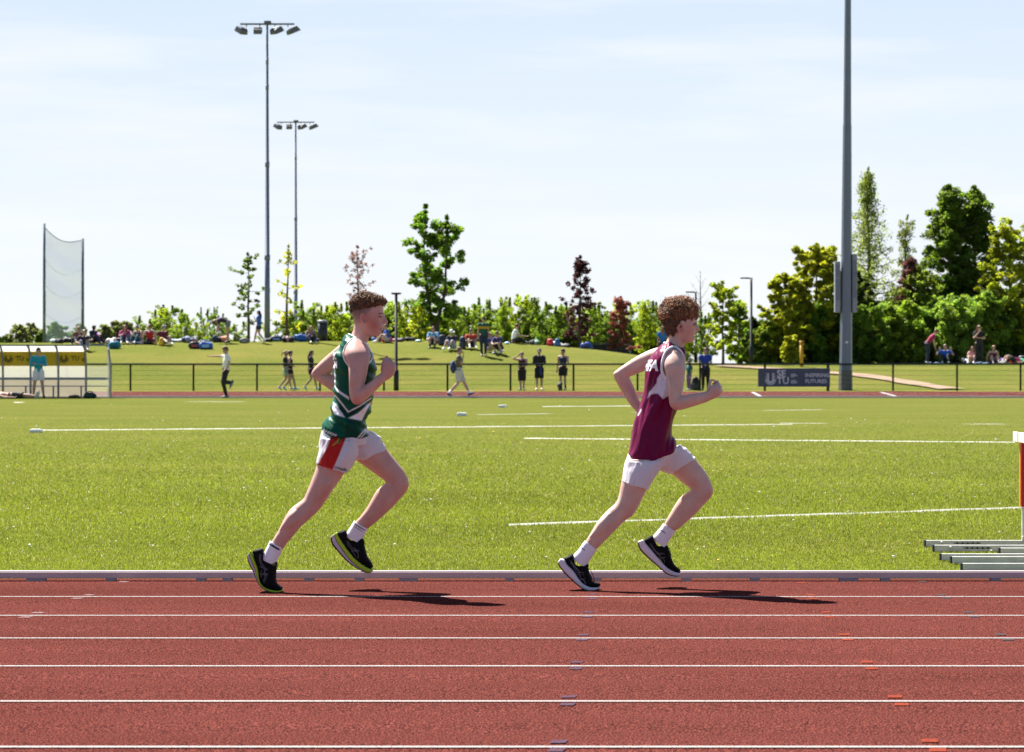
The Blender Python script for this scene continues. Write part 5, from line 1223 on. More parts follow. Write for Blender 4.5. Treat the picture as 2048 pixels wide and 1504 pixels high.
R2 = dict(
    Y=14.90, foot=(1175, 1180), seed=11, Th=h2, Ts=u2,
    label='runner in a maroon singlet with white side panels, curly hair and white soled shoes',
    skin=(.68, .45, .375), ear_col=(.66, .27, .22),
    torso=[(c3, [(246, 1408, 658, 1335, .156, 0, 17), (266, 1280, 614, 1262, .152, 0, 6), (300, 1160, 614, 1180, .148, 0, 0), (340, 1040, 652, 1045, .148, 0, 0), (377, 900, 690, 900, .154, 0, 0), (391, 760, 722, 770, .160, 0, 0), (407, 622, 736, 668, .162, 0, 0), (470, 527, 736, 590, .150, 0, 0), (528, 474, 718, 545, .115, 0, 0), (570, 445, 700, 525, .08, 0, 0)])],
    body=[(c3, [(560, 455, 712, 540, .078, 0), (578, 425, 712, 518, .060, 0), (590, 390, 722, 482, .056, 0), (590, 345, 745, 452, .055, 0), (600, 310, 745, 420, .054, 0)], 2),
          (h2, [(470, 330, 830, 330, .045, 0), (340, 400, 980, 400, .062, 0), (275, 500, 1075, 500, .073, 0), (248, 620, 1124, 620, .077, 0), (250, 740, 1138, 740, .077, 0), (280, 850, 1143, 845, .077, 0), (315, 920, 1128, 920, .076, 0), (350, 1000, 1114, 1000, .073, 0), (380, 1060, 1106, 1060, .070, 0), (400, 1120, 1102, 1120, .066, 0),
                (420, 1160, 1092, 1155, .064, 0), (440, 1192, 1058, 1190, .061, 0), (470, 1230, 1086, 1226, .058, 0), (520, 1290, 1070, 1285, .053, 0), (600, 1345, 1062, 1332, .045, 0), (700, 1385, 990, 1368, .034, 0)], 2.25),
          (h2, [(1030, 850, 1152, 850, .009, 0), (1030, 920, 1182, 920, .012, 0), (1030, 985, 1218, 985, .0145, 0), (1030, 1025, 1234, 1018, .017, 0), (1030, 1058, 1200, 1055, .018, 0), (1030, 1085, 1120, 1078, .013, 0)], 2),
          (c3, [(610, 492, 690, 522, .030, -.085), (580, 516, 722, 552, .045, -.105), (562, 556, 735, 585, .055, -.128), (550, 605, 738, 622, .058, -.150), (548, 655, 738, 662, .057, -.166), (568, 740, 728, 740, .048, -.178), (580, 830, 716, 830, .044, -.188), (588, 910, 706, 895, .042, -.196), (600, 990, 704, 912, .041, -.205), (645, 1032, 724, 905, .040, -.21), (715, 1026, 770, 894, .039, -.21), (805, 1000, 835, 884, .035, -.2), (885, 974, 890, 876, .030, -.193), (935, 957, 915, 868, .028, -.19)], 2),
          (k2, [(640, 1310, 470, 960, .027, -.19), (960, 1165, 580, 800, .033, -.186), (1130, 1020, 660, 690, .035, -.182), (1160, 800, 820, 630, .032, -.177), (1060, 600, 900, 570, .022, -.168)], 2.4),
          (c3, [(582, 740, 640, 755, .018, -.205), (584, 830, 655, 838, .032, -.212), (592, 910, 650, 910, .024, -.215), (598, 960, 645, 950, .012, -.21)], 2), (c3, [(655, 1005, 722, 920, .026, -.226), (735, 1000, 770, 905, .030, -.222), (810, 975, 830, 895, .018, -.205)], 2), (c4, [(500, 655, 560, 690, .012, -.128), (425, 720, 510, 765, .034, -.132), (385, 790, 465, 830, .032, -.132), (352, 845, 420, 878, .012, -.124)], 2),
          (c3, [(590, 470, 590, 700, .05, .12), (482, 497, 472, 675, .052, .15), (400, 527, 397, 692, .045, .165), (300, 580, 330, 716, .041, .185), (222, 632, 275, 737, .038, .195), (150, 682, 256, 744, .036, .20), (113, 722, 253, 748, .036, .202), (138, 788, 262, 768, .037, .203), (190, 880, 296, 842, .037, .198), (250, 975, 330, 926, .033, .185), (312, 1045, 368, 1002, .028, .168)], 2),
          (c3, [(305, 1040, 362, 998, .026, .168), (350, 1095, 410, 1045, .034, .16), (395, 1130, 440, 1085, .03, .155)], 2.3),
          (c4, [(655, 230, 900, 230, .085, -.075), (615, 360, 850, 390, .084, -.085), (602, 425, 800, 485, .079, -.09), (588, 500, 762, 560, .071, -.092), (572, 555, 725, 635, .062, -.094), (545, 592, 692, 680, .055, -.095), (490, 640, 642, 712, .053, -.095), (430, 706, 575, 775, .054, -.096), (385, 775, 510, 842, .053, -.098), (345, 842, 450, 902, .044, -.1), (318, 885, 408, 945, .036, -.1), (284, 930, 370, 990, .031, -.1), (240, 990, 335, 1060, .032, -.1)], 2),
          (c4, [(720, 200, 1000, 140, .085, .075), (850, 300, 1110, 150, .085, .08), (1000, 350, 1188, 228, .079, .085), (1065, 400, 1256, 310, .07, .088), (1115, 440, 1302, 385, .062, .09), (1150, 468, 1330, 468, .055, .09), (1135, 488, 1320, 522, .052, .09), (1080, 525, 1270, 580, .054, .092), (1030, 590, 1200, 657, .053, .094), (990, 660, 1130, 722, .046, .096), (955, 720, 1065, 777, .037, .098), (940, 752, 1025, 803, .031, .1), (905, 795, 995, 855, .032, .1), (875, 840, 970, 900, .033, .1)], 2)],
    fingers=[(k2, [(570, 900, -.19), (610, 640, -.186), (690, 430, -.172), (815, 440, -.155)], [.011, .010, .009, .007]),
             (k2, [(1035, 640, -.178), (955, 480, -.162), (880, 530, -.146), (770, 605, -.142)], [.0095, .009, .0085, .0075]),
             (k2, [(1110, 740, -.178), (1055, 620, -.15), (930, 655, -.124), (820, 740, -.128)], [.0095, .009, .0085, .0075]),
             (k2, [(1150, 860, -.172), (1120, 790, -.142), (990, 800, -.118), (860, 850, -.122)], [.009, .0085, .008, .007]),
             (k2, [(1150, 960, -.168), (1120, 920, -.138), (1000, 930, -.12), (880, 950, -.125)], [.008, .0075, .007, .0065]),
             (c3, [(385, 1125, .155), (430, 1150, .14), (450, 1130, .12)], [.009, .0085, .0075]), (c3, [(400, 1110, .155), (445, 1130, .14), (460, 1108, .12)], [.009, .0085, .0075]), (c3, [(415, 1095, .155), (455, 1110, .14), (468, 1090, .12)], [.009, .0085, .0075]), (c3, [(425, 1080, .155), (460, 1090, .14), (470, 1070, .12)], [.008, .0075, .007]), (c3, [(380, 1040, .15), (420, 1040, .13), (445, 1050, .12)], [.0095, .0085, .007])],
    ear=(705, 978, 118, 215, R(-10)), ear_o=.078,
    eye=(1085, 905), brow=[(1055, 868), (1100, 838), (1138, 838)], mouth=[(1050, 1192), (1075, 1200), (1092, 1204)], lip_low=[(1060, 1232), (1080, 1234), (1088, 1226)],
    flush=[(h2, 930, 1060, 220, 220, (.60, .24, .20), .55), (h2, 700, 980, 90, 130, (.66, .27, .22), .6), (c3, 650, 1010, 60, 60, (.64, .30, .25), .5), (k2, 900, 950, 420, 420, (.62, .30, .26), .6), (c4, 1310, 480, 60, 70, (.66, .34, .28), .5), (c4, 690, 660, 60, 60, (.66, .34, .28), .4), (c3, 180, 800, 90, 110, (.64, .34, .28), .3), (h2, 830, 1300, 260, 90, (.62, .28, .22), .4)],
    hair=[(460, 215, 880, 215, .040, 0), (320, 300, 1020, 310, .066, 0), (232, 420, 1090, 430, .081, 0), (178, 560, 1120, 560, .088, 0), (172, 680, 1095, 655, .089, 0), (196, 780, 985, 745, .0875, 0), (232, 870, 860, 870, .0855, 0), (272, 960, 640, 930, .080, 0), (318, 1060, 620, 1030, .0735, 0), (372, 1160, 575, 1135, .061, 0)],
    lump=.014, hair_col=(.170, .092, .050), strands=1300, strand_len=.02, curls=1700, curl_r=.0125, curl_t=.0013, curl_y=[(0, 760), (400, 700), (700, 640), (1000, 620), (1200, 760)],
    armhole=[(970, 165), (850, 215), (765, 315), (705, 470), (675, 640), (675, 770), (720, 875), (790, 955), (900, 1000), (1050, 960), (1160, 850), (1205, 700), (1222, 560), (1215, 420), (1150, 290), (1060, 205)],
    trim_r=.0085, piping=True, collar=((735, 70), (1110, 250), .080, 0),
    top=(.155, .002, .050), fold=None, fold_rot=-.42,
    pattern=[(u2, [(640, 840), (600, 900), (560, 960), (540, 1080), (420, 1240), (360, 1300), (308, 1470), (392, 1368), (480, 1345), (570, 1340), (640, 1410), (708, 1482), (780, 1430), (900, 1370), (960, 1000), (700, 830)], (.74, .70, .80))],
    stripes=[(c3, [(328, 1075), (345, 1045), (352, 1028)], 1.0, WHT)],
    back_text=[('ATHFA', .085, 741, .150, .045)], axis=1333, lean=.22,
    shorts=[(c4, [(662, 185, 1035, 105, .140, 0), (645, 250, 1030, 180, .148, 0), (640, 330, 960, 280, .14, 0)]),
            (c4, [(640, 240, 950, 240, .102, -.07), (620, 325, 905, 325, .108, -.082), (600, 408, 818, 478, .103, -.09)]),
            (c4, [(790, 230, 1075, 118, .098, .07), (880, 300, 1138, 160, .103, .08), (985, 352, 1192, 222, .098, .085)])],
    short_col=(.88, .86, .93), short_pat=[(c4, [(700, 415), (712, 380), (715, 382), (704, 450)], (.66, .63, .72))],
    socks=[dict(T=c4, rows=[(318, 878, 408, 943, .034, -.1), (295, 910, 388, 975, .0345, -.1), (268, 950, 362, 1015, .035, -.1), (232, 990, 332, 1062, .037, -.1), (225, 1025, 318, 1085, .036, -.1)], mark=[(288, 930), (300, 938), (314, 952)]),
           dict(T=c4, rows=[(938, 742, 1028, 800, .034, .1), (918, 772, 1010, 832, .0345, .1), (890, 805, 985, 866, .035, .1), (862, 840, 962, 905, .037, .1), (862, 875, 955, 935, .036, .1)], mark=[(915, 790), (932, 802), (955, 818)])],
    shoes=[dict(T=s2, o=-.1,
                upper=[((180, 600), (330, 535), .02), ((262, 680), (445, 470), .033), ((330, 770), (478, 600), .037), ((420, 850), (520, 745), .038), ((490, 940), (640, 775), .039), ((530, 1000), (838, 725), .041), ((570, 1070), (835, 860), .044), ((640, 1160), (890, 1010), .047), ((740, 1240), (945, 1160), .047), ((880, 1300), (1060, 1178), .043), ((1010, 1308), (1132, 1212), .034), ((1090, 1300), (1142, 1255), .018)],
                bottom=[(72, 680), (125, 800), (220, 925), (340, 1045), (450, 1145), (550, 1235), (650, 1315), (750, 1368), (880, 1392), (1010, 1374), (1090, 1335), (1130, 1288)],
                inner=[(140, 588), (235, 610), (305, 735), (425, 845), (505, 945), (570, 1055), (660, 1165), (765, 1245), (885, 1292), (1005, 1298), (1080, 1295), (1132, 1268)],
                d=[.022, .034, .038, .039, .041, .044, .048, .050, .049, .045, .034, .016],
                bands=[('outsole', -.05, [.05] * 12, M_OUT, -.001), ('midsole', .05, 1.0, M_WFOAM, .0005)],
                marks=[[(390, 640), (480, 760), (600, 900), (640, 950)], [(380, 670), (460, 790), (540, 940)], [(420, 700), (520, 830), (630, 950)], [(500, 955), (640, 940), (730, 955)], [(560, 985), (610, 1010), (600, 1080), (640, 1120)], [(600, 960), (650, 1000), (640, 1080), (700, 1110)], [(700, 1000), (735, 990)], [(620, 1130), (680, 1110), (760, 1080)], [(640, 1140), (690, 1100), (760, 1180), (780, 1250)], [(700, 1110), (745, 1190), (750, 1250)]],
                laces=[[(800, 830, .02), (880, 860, .0), (940, 980, -.005), (1000, 1160, .005)], [(830, 830, .02), (860, 950, .005), (940, 1100, .0), (990, 1190, .01)], [(830, 900, .03), (870, 1000, .01), (930, 1120, .01)], [(370, 530, .0), (340, 500, .0), (380, 450, .0), (420, 460, .0)], [(820, 1000, .036), (870, 1010, .02), (900, 1040, .01)], [(850, 1080, .036), (900, 1090, .02), (930, 1120, .01)]]),
           dict(T=c4, o=.1,
                upper=[((775, 880), (800, 858), .02), ((800, 912), (848, 832), .033), ((850, 960), (872, 885), .037), ((890, 1005), (902, 920), .039), ((930, 1050), (968, 912), .042), ((960, 1085), (992, 985), .045), ((1000, 1112), (1022, 1060), .046), ((1040, 1128), (1058, 1092), .035), ((1062, 1134), (1074, 1112), .017)],
                bottom=[(733, 885), (755, 948), (820, 1014), (890, 1074), (950, 1128), (1000, 1150), (1050, 1155), (1072, 1140)], inner=[(775, 868), (805, 905), (858, 965), (915, 1035), (963, 1083), (1010, 1112), (1050, 1127), (1072, 1127)],
                d=[.022, .034, .038, .042, .047, .048, .036, .016],
                bands=[('outsole', -.05, .05, M_OUT, -.001), ('midsole', .05, 1.0, M_WFOAM, .0005)],
                marks=[[(830, 905), (870, 960), (915, 1000)], [(835, 895), (880, 960), (920, 985)], [(880, 985), (930, 975), (945, 985)], [(900, 985), (915, 1020), (935, 1050)], [(920, 1000), (945, 1030), (945, 1070)], [(905, 1020), (955, 1005)]],
                laces=[[(950, 940, .03), (985, 935, .0), (990, 960, -.005), (1000, 1020, .0)], [(955, 965, .035), (985, 960, .01), (1000, 990, .0)], [(965, 1000, .038), (995, 1000, .01), (1005, 1030, .0)]])])
runner(R1); runner(R2)
# ------------------------------------------------------------------ spectators
def sym(d):
    out = {}
    for k, v in d.items():
        if k[0] == '*': out['L' + k[1:]] = v; out['R' + k[1:]] = (v[0], -v[1], v[2])
        else: out[k] = v
    return out
STAND = sym({'pel': (0, 0, .535), 'wai': (.005, 0, .61), 'che': (0, 0, .725), 'nec': (-.005, 0, .825), 'hea': (.012, 0, .925), '*sho': (-.005, .108, .795), '*elb': (-.025, .135, .635), '*wri': (.03, .14, .495),
             '*hip': (0, .052, .52), '*kne': (.012, .055, .285), '*ank': (-.01, .058, .05), '*toe': (.09, .072, .018)})
SIT = sym({'pel': (0, 0, .065), 'wai': (-.005, 0, .14), 'che': (.02, 0, .25), 'nec': (.04, 0, .345), 'hea': (.07, 0, .44), '*sho': (.035, .108, .32), '*elb': (.12, .14, .20), '*wri': (.22, .05, .20),
           '*hip': (.02, .055, .06), '*kne': (.20, .08, .22), '*ank': (.345, .075, .05), '*toe': (.44, .09, .02)})
OUT = sym({'pel': (0, 0, .065), 'wai': (-.02, 0, .14), 'che': (-.035, 0, .25), 'nec': (-.03, 0, .345), 'hea': (0, 0, .44), '*sho': (-.035, .11, .32), '*elb': (-.10, .15, .20), '*wri': (-.13, .17, .05),
           '*hip': (.02, .055, .06), '*kne': (.25, .08, .13), '*ank': (.47, .07, .045), '*toe': (.50, .10, .13)})
BEND = sym({'pel': (-.03, 0, .53), 'wai': (.05, 0, .575), 'che': (.16, 0, .61), 'nec': (.255, 0, .60), 'hea': (.335, 0, .56), '*sho': (.225, .105, .595), '*elb': (.24, .125, .44), '*wri': (.27, .10, .31),
            '*hip': (-.02, .052, .52), '*kne': (.0, .06, .285), '*ank': (-.02, .065, .05), '*toe': (.08, .08, .018)})
LEAN = sym({'pel': (-.03, 0, .53), 'wai': (.03, 0, .60), 'che': (.10, 0, .69), 'nec': (.165, 0, .765), 'hea': (.22, 0, .845), '*sho': (.14, .105, .735), '*elb': (.155, .125, .58), '*wri': (.19, .11, .43),
            '*hip': (-.02, .052, .52), '*kne': (.0, .06, .285), '*ank': (-.02, .065, .05), '*toe': (.08, .08, .018)})
LIE = sym({'pel': (0, 0, .07), 'wai': (-.08, 0, .065), 'che': (-.19, 0, .075), 'nec': (-.29, 0, .065), 'hea': (-.385, 0, .065), '*sho': (-.255, .115, .065), '*elb': (-.11, .165, .03), '*wri': (.03, .15, .03),
           '*hip': (.01, .055, .065), '*kne': (.25, .065, .07), '*ank': (.48, .07, .045), '*toe': (.50, .10, .14)})
def pose(base, **kw):
    d = dict(base); d.update(kw); return d
WALK = pose(STAND, Lkne=(.085, .05, .29), Lank=(.135, .05, .06), Ltoe=(.225, .055, .045), Rkne=(.01, -.05, .29), Rank=(-.15, -.05, .085), Rtoe=(-.085, -.06, .015), Relb=(.02, -.14, .64), Rwri=(.13, -.13, .56), Lelb=(-.07, .14, .645), Lwri=(-.05, .15, .51))
CROSS = dict(Lelb=(.03, .145, .655), Lwri=(.10, -.03, .675), Relb=(.03, -.145, .65), Rwri=(.105, .04, .66))
HANDS = dict(Lelb=(.0, .135, .645), Lwri=(.10, .035, .60), Relb=(.0, -.135, .645), Rwri=(.10, -.035, .60))
SQUAT = pose(SIT, pel=(-.02, 0, .15), wai=(.01, 0, .22), che=(.06, 0, .32), nec=(.10, 0, .41), hea=(.14, 0, .50), Lsho=(.09, .108, .385), Rsho=(.09, -.108, .385), Lhip=(0, .055, .14), Rhip=(0, -.055, .14),
             Lkne=(.19, .10, .25), Rkne=(.19, -.10, .25), Lank=(.08, .09, .05), Rank=(.08, -.09, .05), Ltoe=(.17, .11, .018), Rtoe=(.17, -.11, .018), Lelb=(.19, .12, .27), Relb=(.19, -.12, .27), Lwri=(.27, .03, .25), Rwri=(.27, -.03, .25))
SKIN = (.52, .32, .25); SKIN_D = (.05, .03, .022)
M_PSKIN = {}
def pskin(c):
    if c not in M_PSKIN: M_PSKIN[c] = mat('spectator_skin', c, .55, var=.1)
    return M_PSKIN[c]

def spectator(base, H, yaw, J, label, top, bot, hair, group, sleeve=.5, legs=.4, shoe=(.55, .55, .55), skin=SKIN, hstyle='short', sock=None, hat=None, extras=None, band=None):
    """base: point on the ground; yaw 0 faces the camera, 90 faces right, -90 left; joints in units of the stature"""
    a = R(yaw); fw = Vector((math.sin(a), -math.cos(a), 0)); lf = Vector((math.cos(a), math.sin(a), 0)); up = Vector((0, 0, 1)); base = Vector(base)
    g = {k: base + (fw * v[0] + lf * v[1] + up * v[2]) * H for k, v in J.items() if k != 'look'}
    side = (g['Lsho'] - g['Rsho']).normalized()
    t = thing('person', base, label, 'person', group)
    hd = g['hea']; hup = (hd - g['nec']).normalized(); hf = (fw - hup * fw.dot(hup)).normalized()
    if 'look' in J:
        b = R(yaw + J['look'][0]); hf = Vector((math.sin(b), -math.cos(b), 0)); hf = (hf - hup * hf.dot(hup)).normalized()
    hs = hup.cross(hf); HM = Matrix((hs, hf, hup)).transposed()
    def torso(mb, gr, top_i=5):
        pts = [g['pel'] - (g['wai'] - g['pel']) * .35, g['pel'], g['wai'], g['che'], g['che'].lerp(g['nec'], .62), g['nec']]
        rr = [(.072, .055), (.086, .062), (.074, .054), (.092, .064), (.088, .05), (.036, .036)]
        q = crom(np.array([[*p, *r] for p, r in zip(pts[:top_i + 1], rr)]), 3)
        mb.tube([x[:3] for x in q], [((x[3] + gr) * H, (x[4] + gr) * H) for x in q], 14, dome=False, side=side)
    def limb(mb, pts, rad, gr=0, q=1.0, n=9):
        r = crom(np.array([[*p, x] for p, x in zip(pts, rad)]), 4)
        if q < 1: r = r[:max(2, int(round(len(r) * q)))]
        mb.tube([x[:3] for x in r], [(x[3] + gr) * H for x in r], n, dome=gr == 0)
    mb = MB(); torso(mb, -.006)
    mb.tube([g['nec'] - (g['nec'] - g['che']) * .2, g['nec'].lerp(hd, .6)], [.034 * H, .029 * H], 10)
    mb.ball(hd, (.044 * H, .053 * H, .066 * H), 14, 10, HM); mb.ball(hd + HM @ Vector((0, .018, -.036)) * H, (.033 * H, .036 * H, .034 * H), 10, 8, HM)
    mb.ball(hd + HM @ Vector((0, .054, -.008)) * H, (.008 * H, .013 * H, .014 * H), 8, 6, HM)
    for s in 'LR':
        limb(mb, [g['nec'].lerp(g[s + 'sho'], .55), g[s + 'sho'], g[s + 'sho'].lerp(g[s + 'elb'], .5), g[s + 'elb'], g[s + 'elb'].lerp(g[s + 'wri'], .35), g[s + 'wri']], [.030, .034, .027, .021, .022, .0145])
        limb(mb, [g[s + 'hip'] + up * .01 * H, g[s + 'hip'].lerp(g[s + 'kne'], .45), g[s + 'kne'], g[s + 'kne'].lerp(g[s + 'ank'], .32), g[s + 'ank']], [.054, .047, .032, .034, .019])
    me = remesh(mb, .0085 * H, 4)
    ex = MB()
    for s, sg in (('L', 1), ('R', -1)):
        w = g[s + 'wri']; d = (w - g[s + 'elb']).normalized(); sd = side - d * side.dot(d)
        sd = (sd if sd.length > .2 else d.orthogonal()).normalized(); nn = d.cross(sd)
        ex.tube([w - d * .008 * H, w + d * .02 * H, w + d * .048 * H], [(.012 * H, .010 * H), (.019 * H, .010 * H), (.021 * H, .009 * H)], 10, dome=True, side=sd)
        for k in range(4):
            o = sd * ((k - 1.5) * .0105 * H); ln = (.040, .046, .043, .033)[k] * H
            ex.tube([w + d * .045 * H + o, w + d * (.045 * H + ln * .5) + o + nn * .004 * H, w + d * (.045 * H + ln * .9) + o * .9 + nn * .014 * H], [.0058 * H, .0054 * H, .0042 * H], 6, dome=True)
        ex.tube([w + d * .012 * H + sd * .015 * H, w + d * .03 * H + sd * .028 * H, w + d * .052 * H + sd * .03 * H + nn * .006 * H], [.007 * H, .0062 * H, .0048 * H], 6, dome=True)
        ex.ball(hd + HM @ Vector((sg * .045, -.004, -.006)) * H, (.006 * H, .011 * H, .018 * H), 8, 6, HM)
    bm = bmesh.new(); bm.from_mesh(me); exm = ex.mesh('x'); bm.from_mesh(exm); bm.to_mesh(me); bm.free()
    link('body', me, pskin(skin), t)
    f = MB()
    for sg in (-1, 1): f.ball(hd + HM @ Vector((sg * .018, .0495, .004)) * H, (.006 * H, .004 * H, .0035 * H), 8, 5, HM)
    f.ball(hd + HM @ Vector((0, .052, -.035)) * H, (.012 * H, .004 * H, .0028 * H), 8, 5, HM); f.build('face', M_DARK, t, True)
    # hair
    if hair is not None:
        mb = MB(); mb.ball(hd + HM @ Vector((0, -.009, .012)) * H, (.0495 * H, .054 * H, .063 * H), 14, 9, HM)
        mb.ball(hd + HM @ Vector((0, .02, .048)) * H, (.038 * H, .034 * H, .022 * H), 12, 6, HM)
        if hstyle == 'long':
            q0 = hd + HM @ Vector((0, -.03, .0)) * H
            mb.tube([q0, q0 + HM @ Vector((0, -.028, -.09)) * H, q0 + HM @ Vector((.0, -.02, -.19)) * H], [(.050 * H, .032 * H), (.048 * H, .028 * H), (.030 * H, .014 * H)], 10, dome=True, side=hs)
        elif hstyle == 'pony':
            q0 = hd + HM @ Vector((0, -.06, .02)) * H
            mb.tube([q0, q0 + HM @ Vector((0, -.035, -.03)) * H, q0 + HM @ Vector((.0, -.03, -.12)) * H], [.014 * H, .020 * H, .008 * H], 8, dome=True)
        elif hstyle == 'loose':
            for sg in (-1, 1):
                q0 = hd + HM @ Vector((sg * .036, -.01, .02)) * H
                mb.tube([q0, q0 + HM @ Vector((sg * .014, .0, -.08)) * H, q0 + HM @ Vector((sg * .012, .02, -.18)) * H], [.024 * H, .024 * H, .012 * H], 8, dome=True)
            mb.tube([hd + HM @ Vector((0, -.04, 0)) * H, hd + HM @ Vector((0, -.05, -.16)) * H], [(.05 * H, .03 * H), (.035 * H, .015 * H)], 10, dome=True, side=hs)
        hm = remesh(mb, .008 * H, 2); wrinkle(hm, .008 * H, (30, 30, 30), 4); link('hair', hm, cm(hair, .6), t)
    if hat:
        mb = MB(); mb.ball(hd + HM @ Vector((0, -.004, .028)) * H, (.052 * H, .058 * H, .052 * H), 14, 8, HM)
        mb.tube([hd + HM @ Vector((0, .045, .03)) * H, hd + HM @ Vector((0, .10, .022)) * H], [(.040 * H, .006 * H), (.030 * H, .005 * H)], 12, dome=True, side=hs); mb.build('cap', cm(hat), t, True)
    # clothes
    if top is not None:
        mb = MB(); torso(mb, .007, 5 if sleeve > 0 else 4)
        if sleeve == 0:
            for s in 'LR': mb.tube([g['che'].lerp(g['nec'], .3) + (g[s + 'sho'] - g['che'].lerp(g['nec'], .6)) * .35, g['nec'].lerp(g[s + 'sho'], .45) + up * .012 * H], [.035 * H, .022 * H], 8)
        else:
            for s in 'LR':
                arm = [g['nec'].lerp(g[s + 'sho'], .5), g[s + 'sho'], g[s + 'sho'].lerp(g[s + 'elb'], .5), g[s + 'elb'], g[s + 'elb'].lerp(g[s + 'wri'], .5), g[s + 'wri']]
                limb(mb, arm, [.034, .038, .032, .027, .024, .019], .005, .5 if sleeve < 1 else 1.0)
        tm = remesh(mb, .009 * H, 3); wrinkle(tm, .006 * H, (9, 9, 7), len(label)); k = link('top', tm, cm(top), t)
        if band:
            c0, lo, hi = band; n = np.array(g['nec'] - g['pel']); L = np.linalg.norm(n); q = (verts_np(tm) - np.array(g['pel'] - base)) @ n / L / L
            tm.materials.append(cm(c0)); idx = np.array([1 if lo < np.mean([q[v] for v in p.vertices]) < hi else 0 for p in tm.polygons], np.int32); tm.polygons.foreach_set('material_index', idx)
    if bot is not None:
        mb = MB(); pts = [g['pel'] - (g['wai'] - g['pel']) * .5, g['pel'], g['wai'].lerp(g['pel'], .2)]
        mb.tube(pts, [(.080 * H, .062 * H), (.094 * H, .070 * H), (.086 * H, .064 * H)], 14, side=side)
        for s in 'LR':
            lg = [g[s + 'hip'] + up * .012 * H, g[s + 'hip'].lerp(g[s + 'kne'], .45), g[s + 'kne'], g[s + 'kne'].lerp(g[s + 'ank'], .35), g[s + 'ank']]
            limb(mb, lg, [.060, .056, .050, .042, .032] if legs < .9 else [.058, .052, .040, .037, .028], .004, legs)
        bm_ = remesh(mb, .009 * H, 3); wrinkle(bm_, .005 * H, (10, 10, 6), len(label) + 3); link('shorts' if legs < .7 else 'trousers', bm_, cm(bot), t)
    if shoe is not None:
        for s in 'LR':
            an, to = g[s + 'ank'], g[s + 'toe']; fd = (to - an); dn = Vector((0, 0, -1)) if abs(fd.normalized().z) < .75 else -fw
            heel = an - fd * .30 + dn * .012 * H
            mb = MB(); mb.tube([heel + dn * .012 * H, an + dn * .010 * H, an.lerp(to, .55) + dn * .004 * H, to], [(.021 * H, .026 * H), (.025 * H, .032 * H), (.026 * H, .021 * H), (.018 * H, .013 * H)], 10, dome=True, side=side if abs(fd.normalized().dot(side)) < .9 else fw)
            mb.build('shoe', cm(shoe, .6), t, True)
    if sock is not None:
        for s in 'LR':
            mb = MB(); mb.tube([g[s + 'ank'], g[s + 'ank'].lerp(g[s + 'kne'], .28)], [.024 * H, .028 * H], 10); mb.build('sock', cm(sock), t, True)
    return t, g

NAVY = (.015, .022, .055); BLK = (.012, .012, .014); MAR = (.10, .012, .03); BROWN = (.10, .05, .028); DKB = (.028, .018, .014); BLOND = (.36, .24, .11); REDB = (.18, .065, .035)
def height_for(p, top_py): return (P(0, top_py, p.y).z - p.z)
GF = 'spectators standing along the fence'; GB = 'spectators on the grass bank'; GW = 'people on the far side of the infield'
def at(px, py, Y=None): return hit(px, py) if Y is None else on(px, Y)
# --- on the infield and the far track
p = at(452, 797); spectator(p, 1.78, -80, pose(STAND, look=(10,), Rsho=(0, -.108, .79), Relb=(.13, -.13, .80), Rwri=(.27, -.12, .80), Lelb=(-.06, .14, .66), Lwri=(.02, .13, .56), Rkne=(.05, -.05, .30), Lhip=(0, .05, .52), Lkne=(.06, .11, .31), Lank=(-.09, .10, .30), Ltoe=(-.07, .12, .20), che=(-.02, 0, .725), nec=(-.02, 0, .82), hea=(.01, 0, .915)),
          'person in white shirt and black trousers balancing on one leg with an arm stretched out', (.72, .72, .80), BLK, BROWN, GW, .5, 1.0, (.10, .12, .2), sock=(.6, .62, .7))
p = at(918, 795); spectator(p, 1.74, 90, pose(WALK, Relb=(.06, -.15, .66), Rwri=(.085, -.09, .83), Lkne=(.10, .05, .295), Lank=(.21, .05, .08), Ltoe=(.30, .055, .10), Rkne=(-.02, -.05, .29), Rank=(-.20, -.05, .085), Rtoe=(-.13, -.06, .02)),
          'person in olive shirt and pale shorts walking right with a hand to the ear', (.10, .10, .06), (.48, .48, .46), BROWN, GW, .5, .46, (.04, .06, .14), sock=(.7, .7, .72))
bk = p
p = at(77, 796.5); spectator(p, 1.72, 5, pose(STAND, **CROSS, Lkne=(.012, .075, .285), Rkne=(.012, -.075, .285), Lank=(-.01, .10, .05), Rank=(-.01, -.10, .05), Ltoe=(.09, .12, .018), Rtoe=(.09, -.12, .018)),
          'person in a bright teal jumper and white shorts with folded arms before the yellow shelter', (.012, .27, .36), (.66, .64, .74), DKB, GW, 1, .42, (.05, .05, .06))
p = at(24, 797.5); spectator(p, 1.76, 90, LIE, 'bare chested person in black shorts lying flat on the grass at the left edge', None, BLK, DKB, GW, 0, .5, (.4, .4, .42))
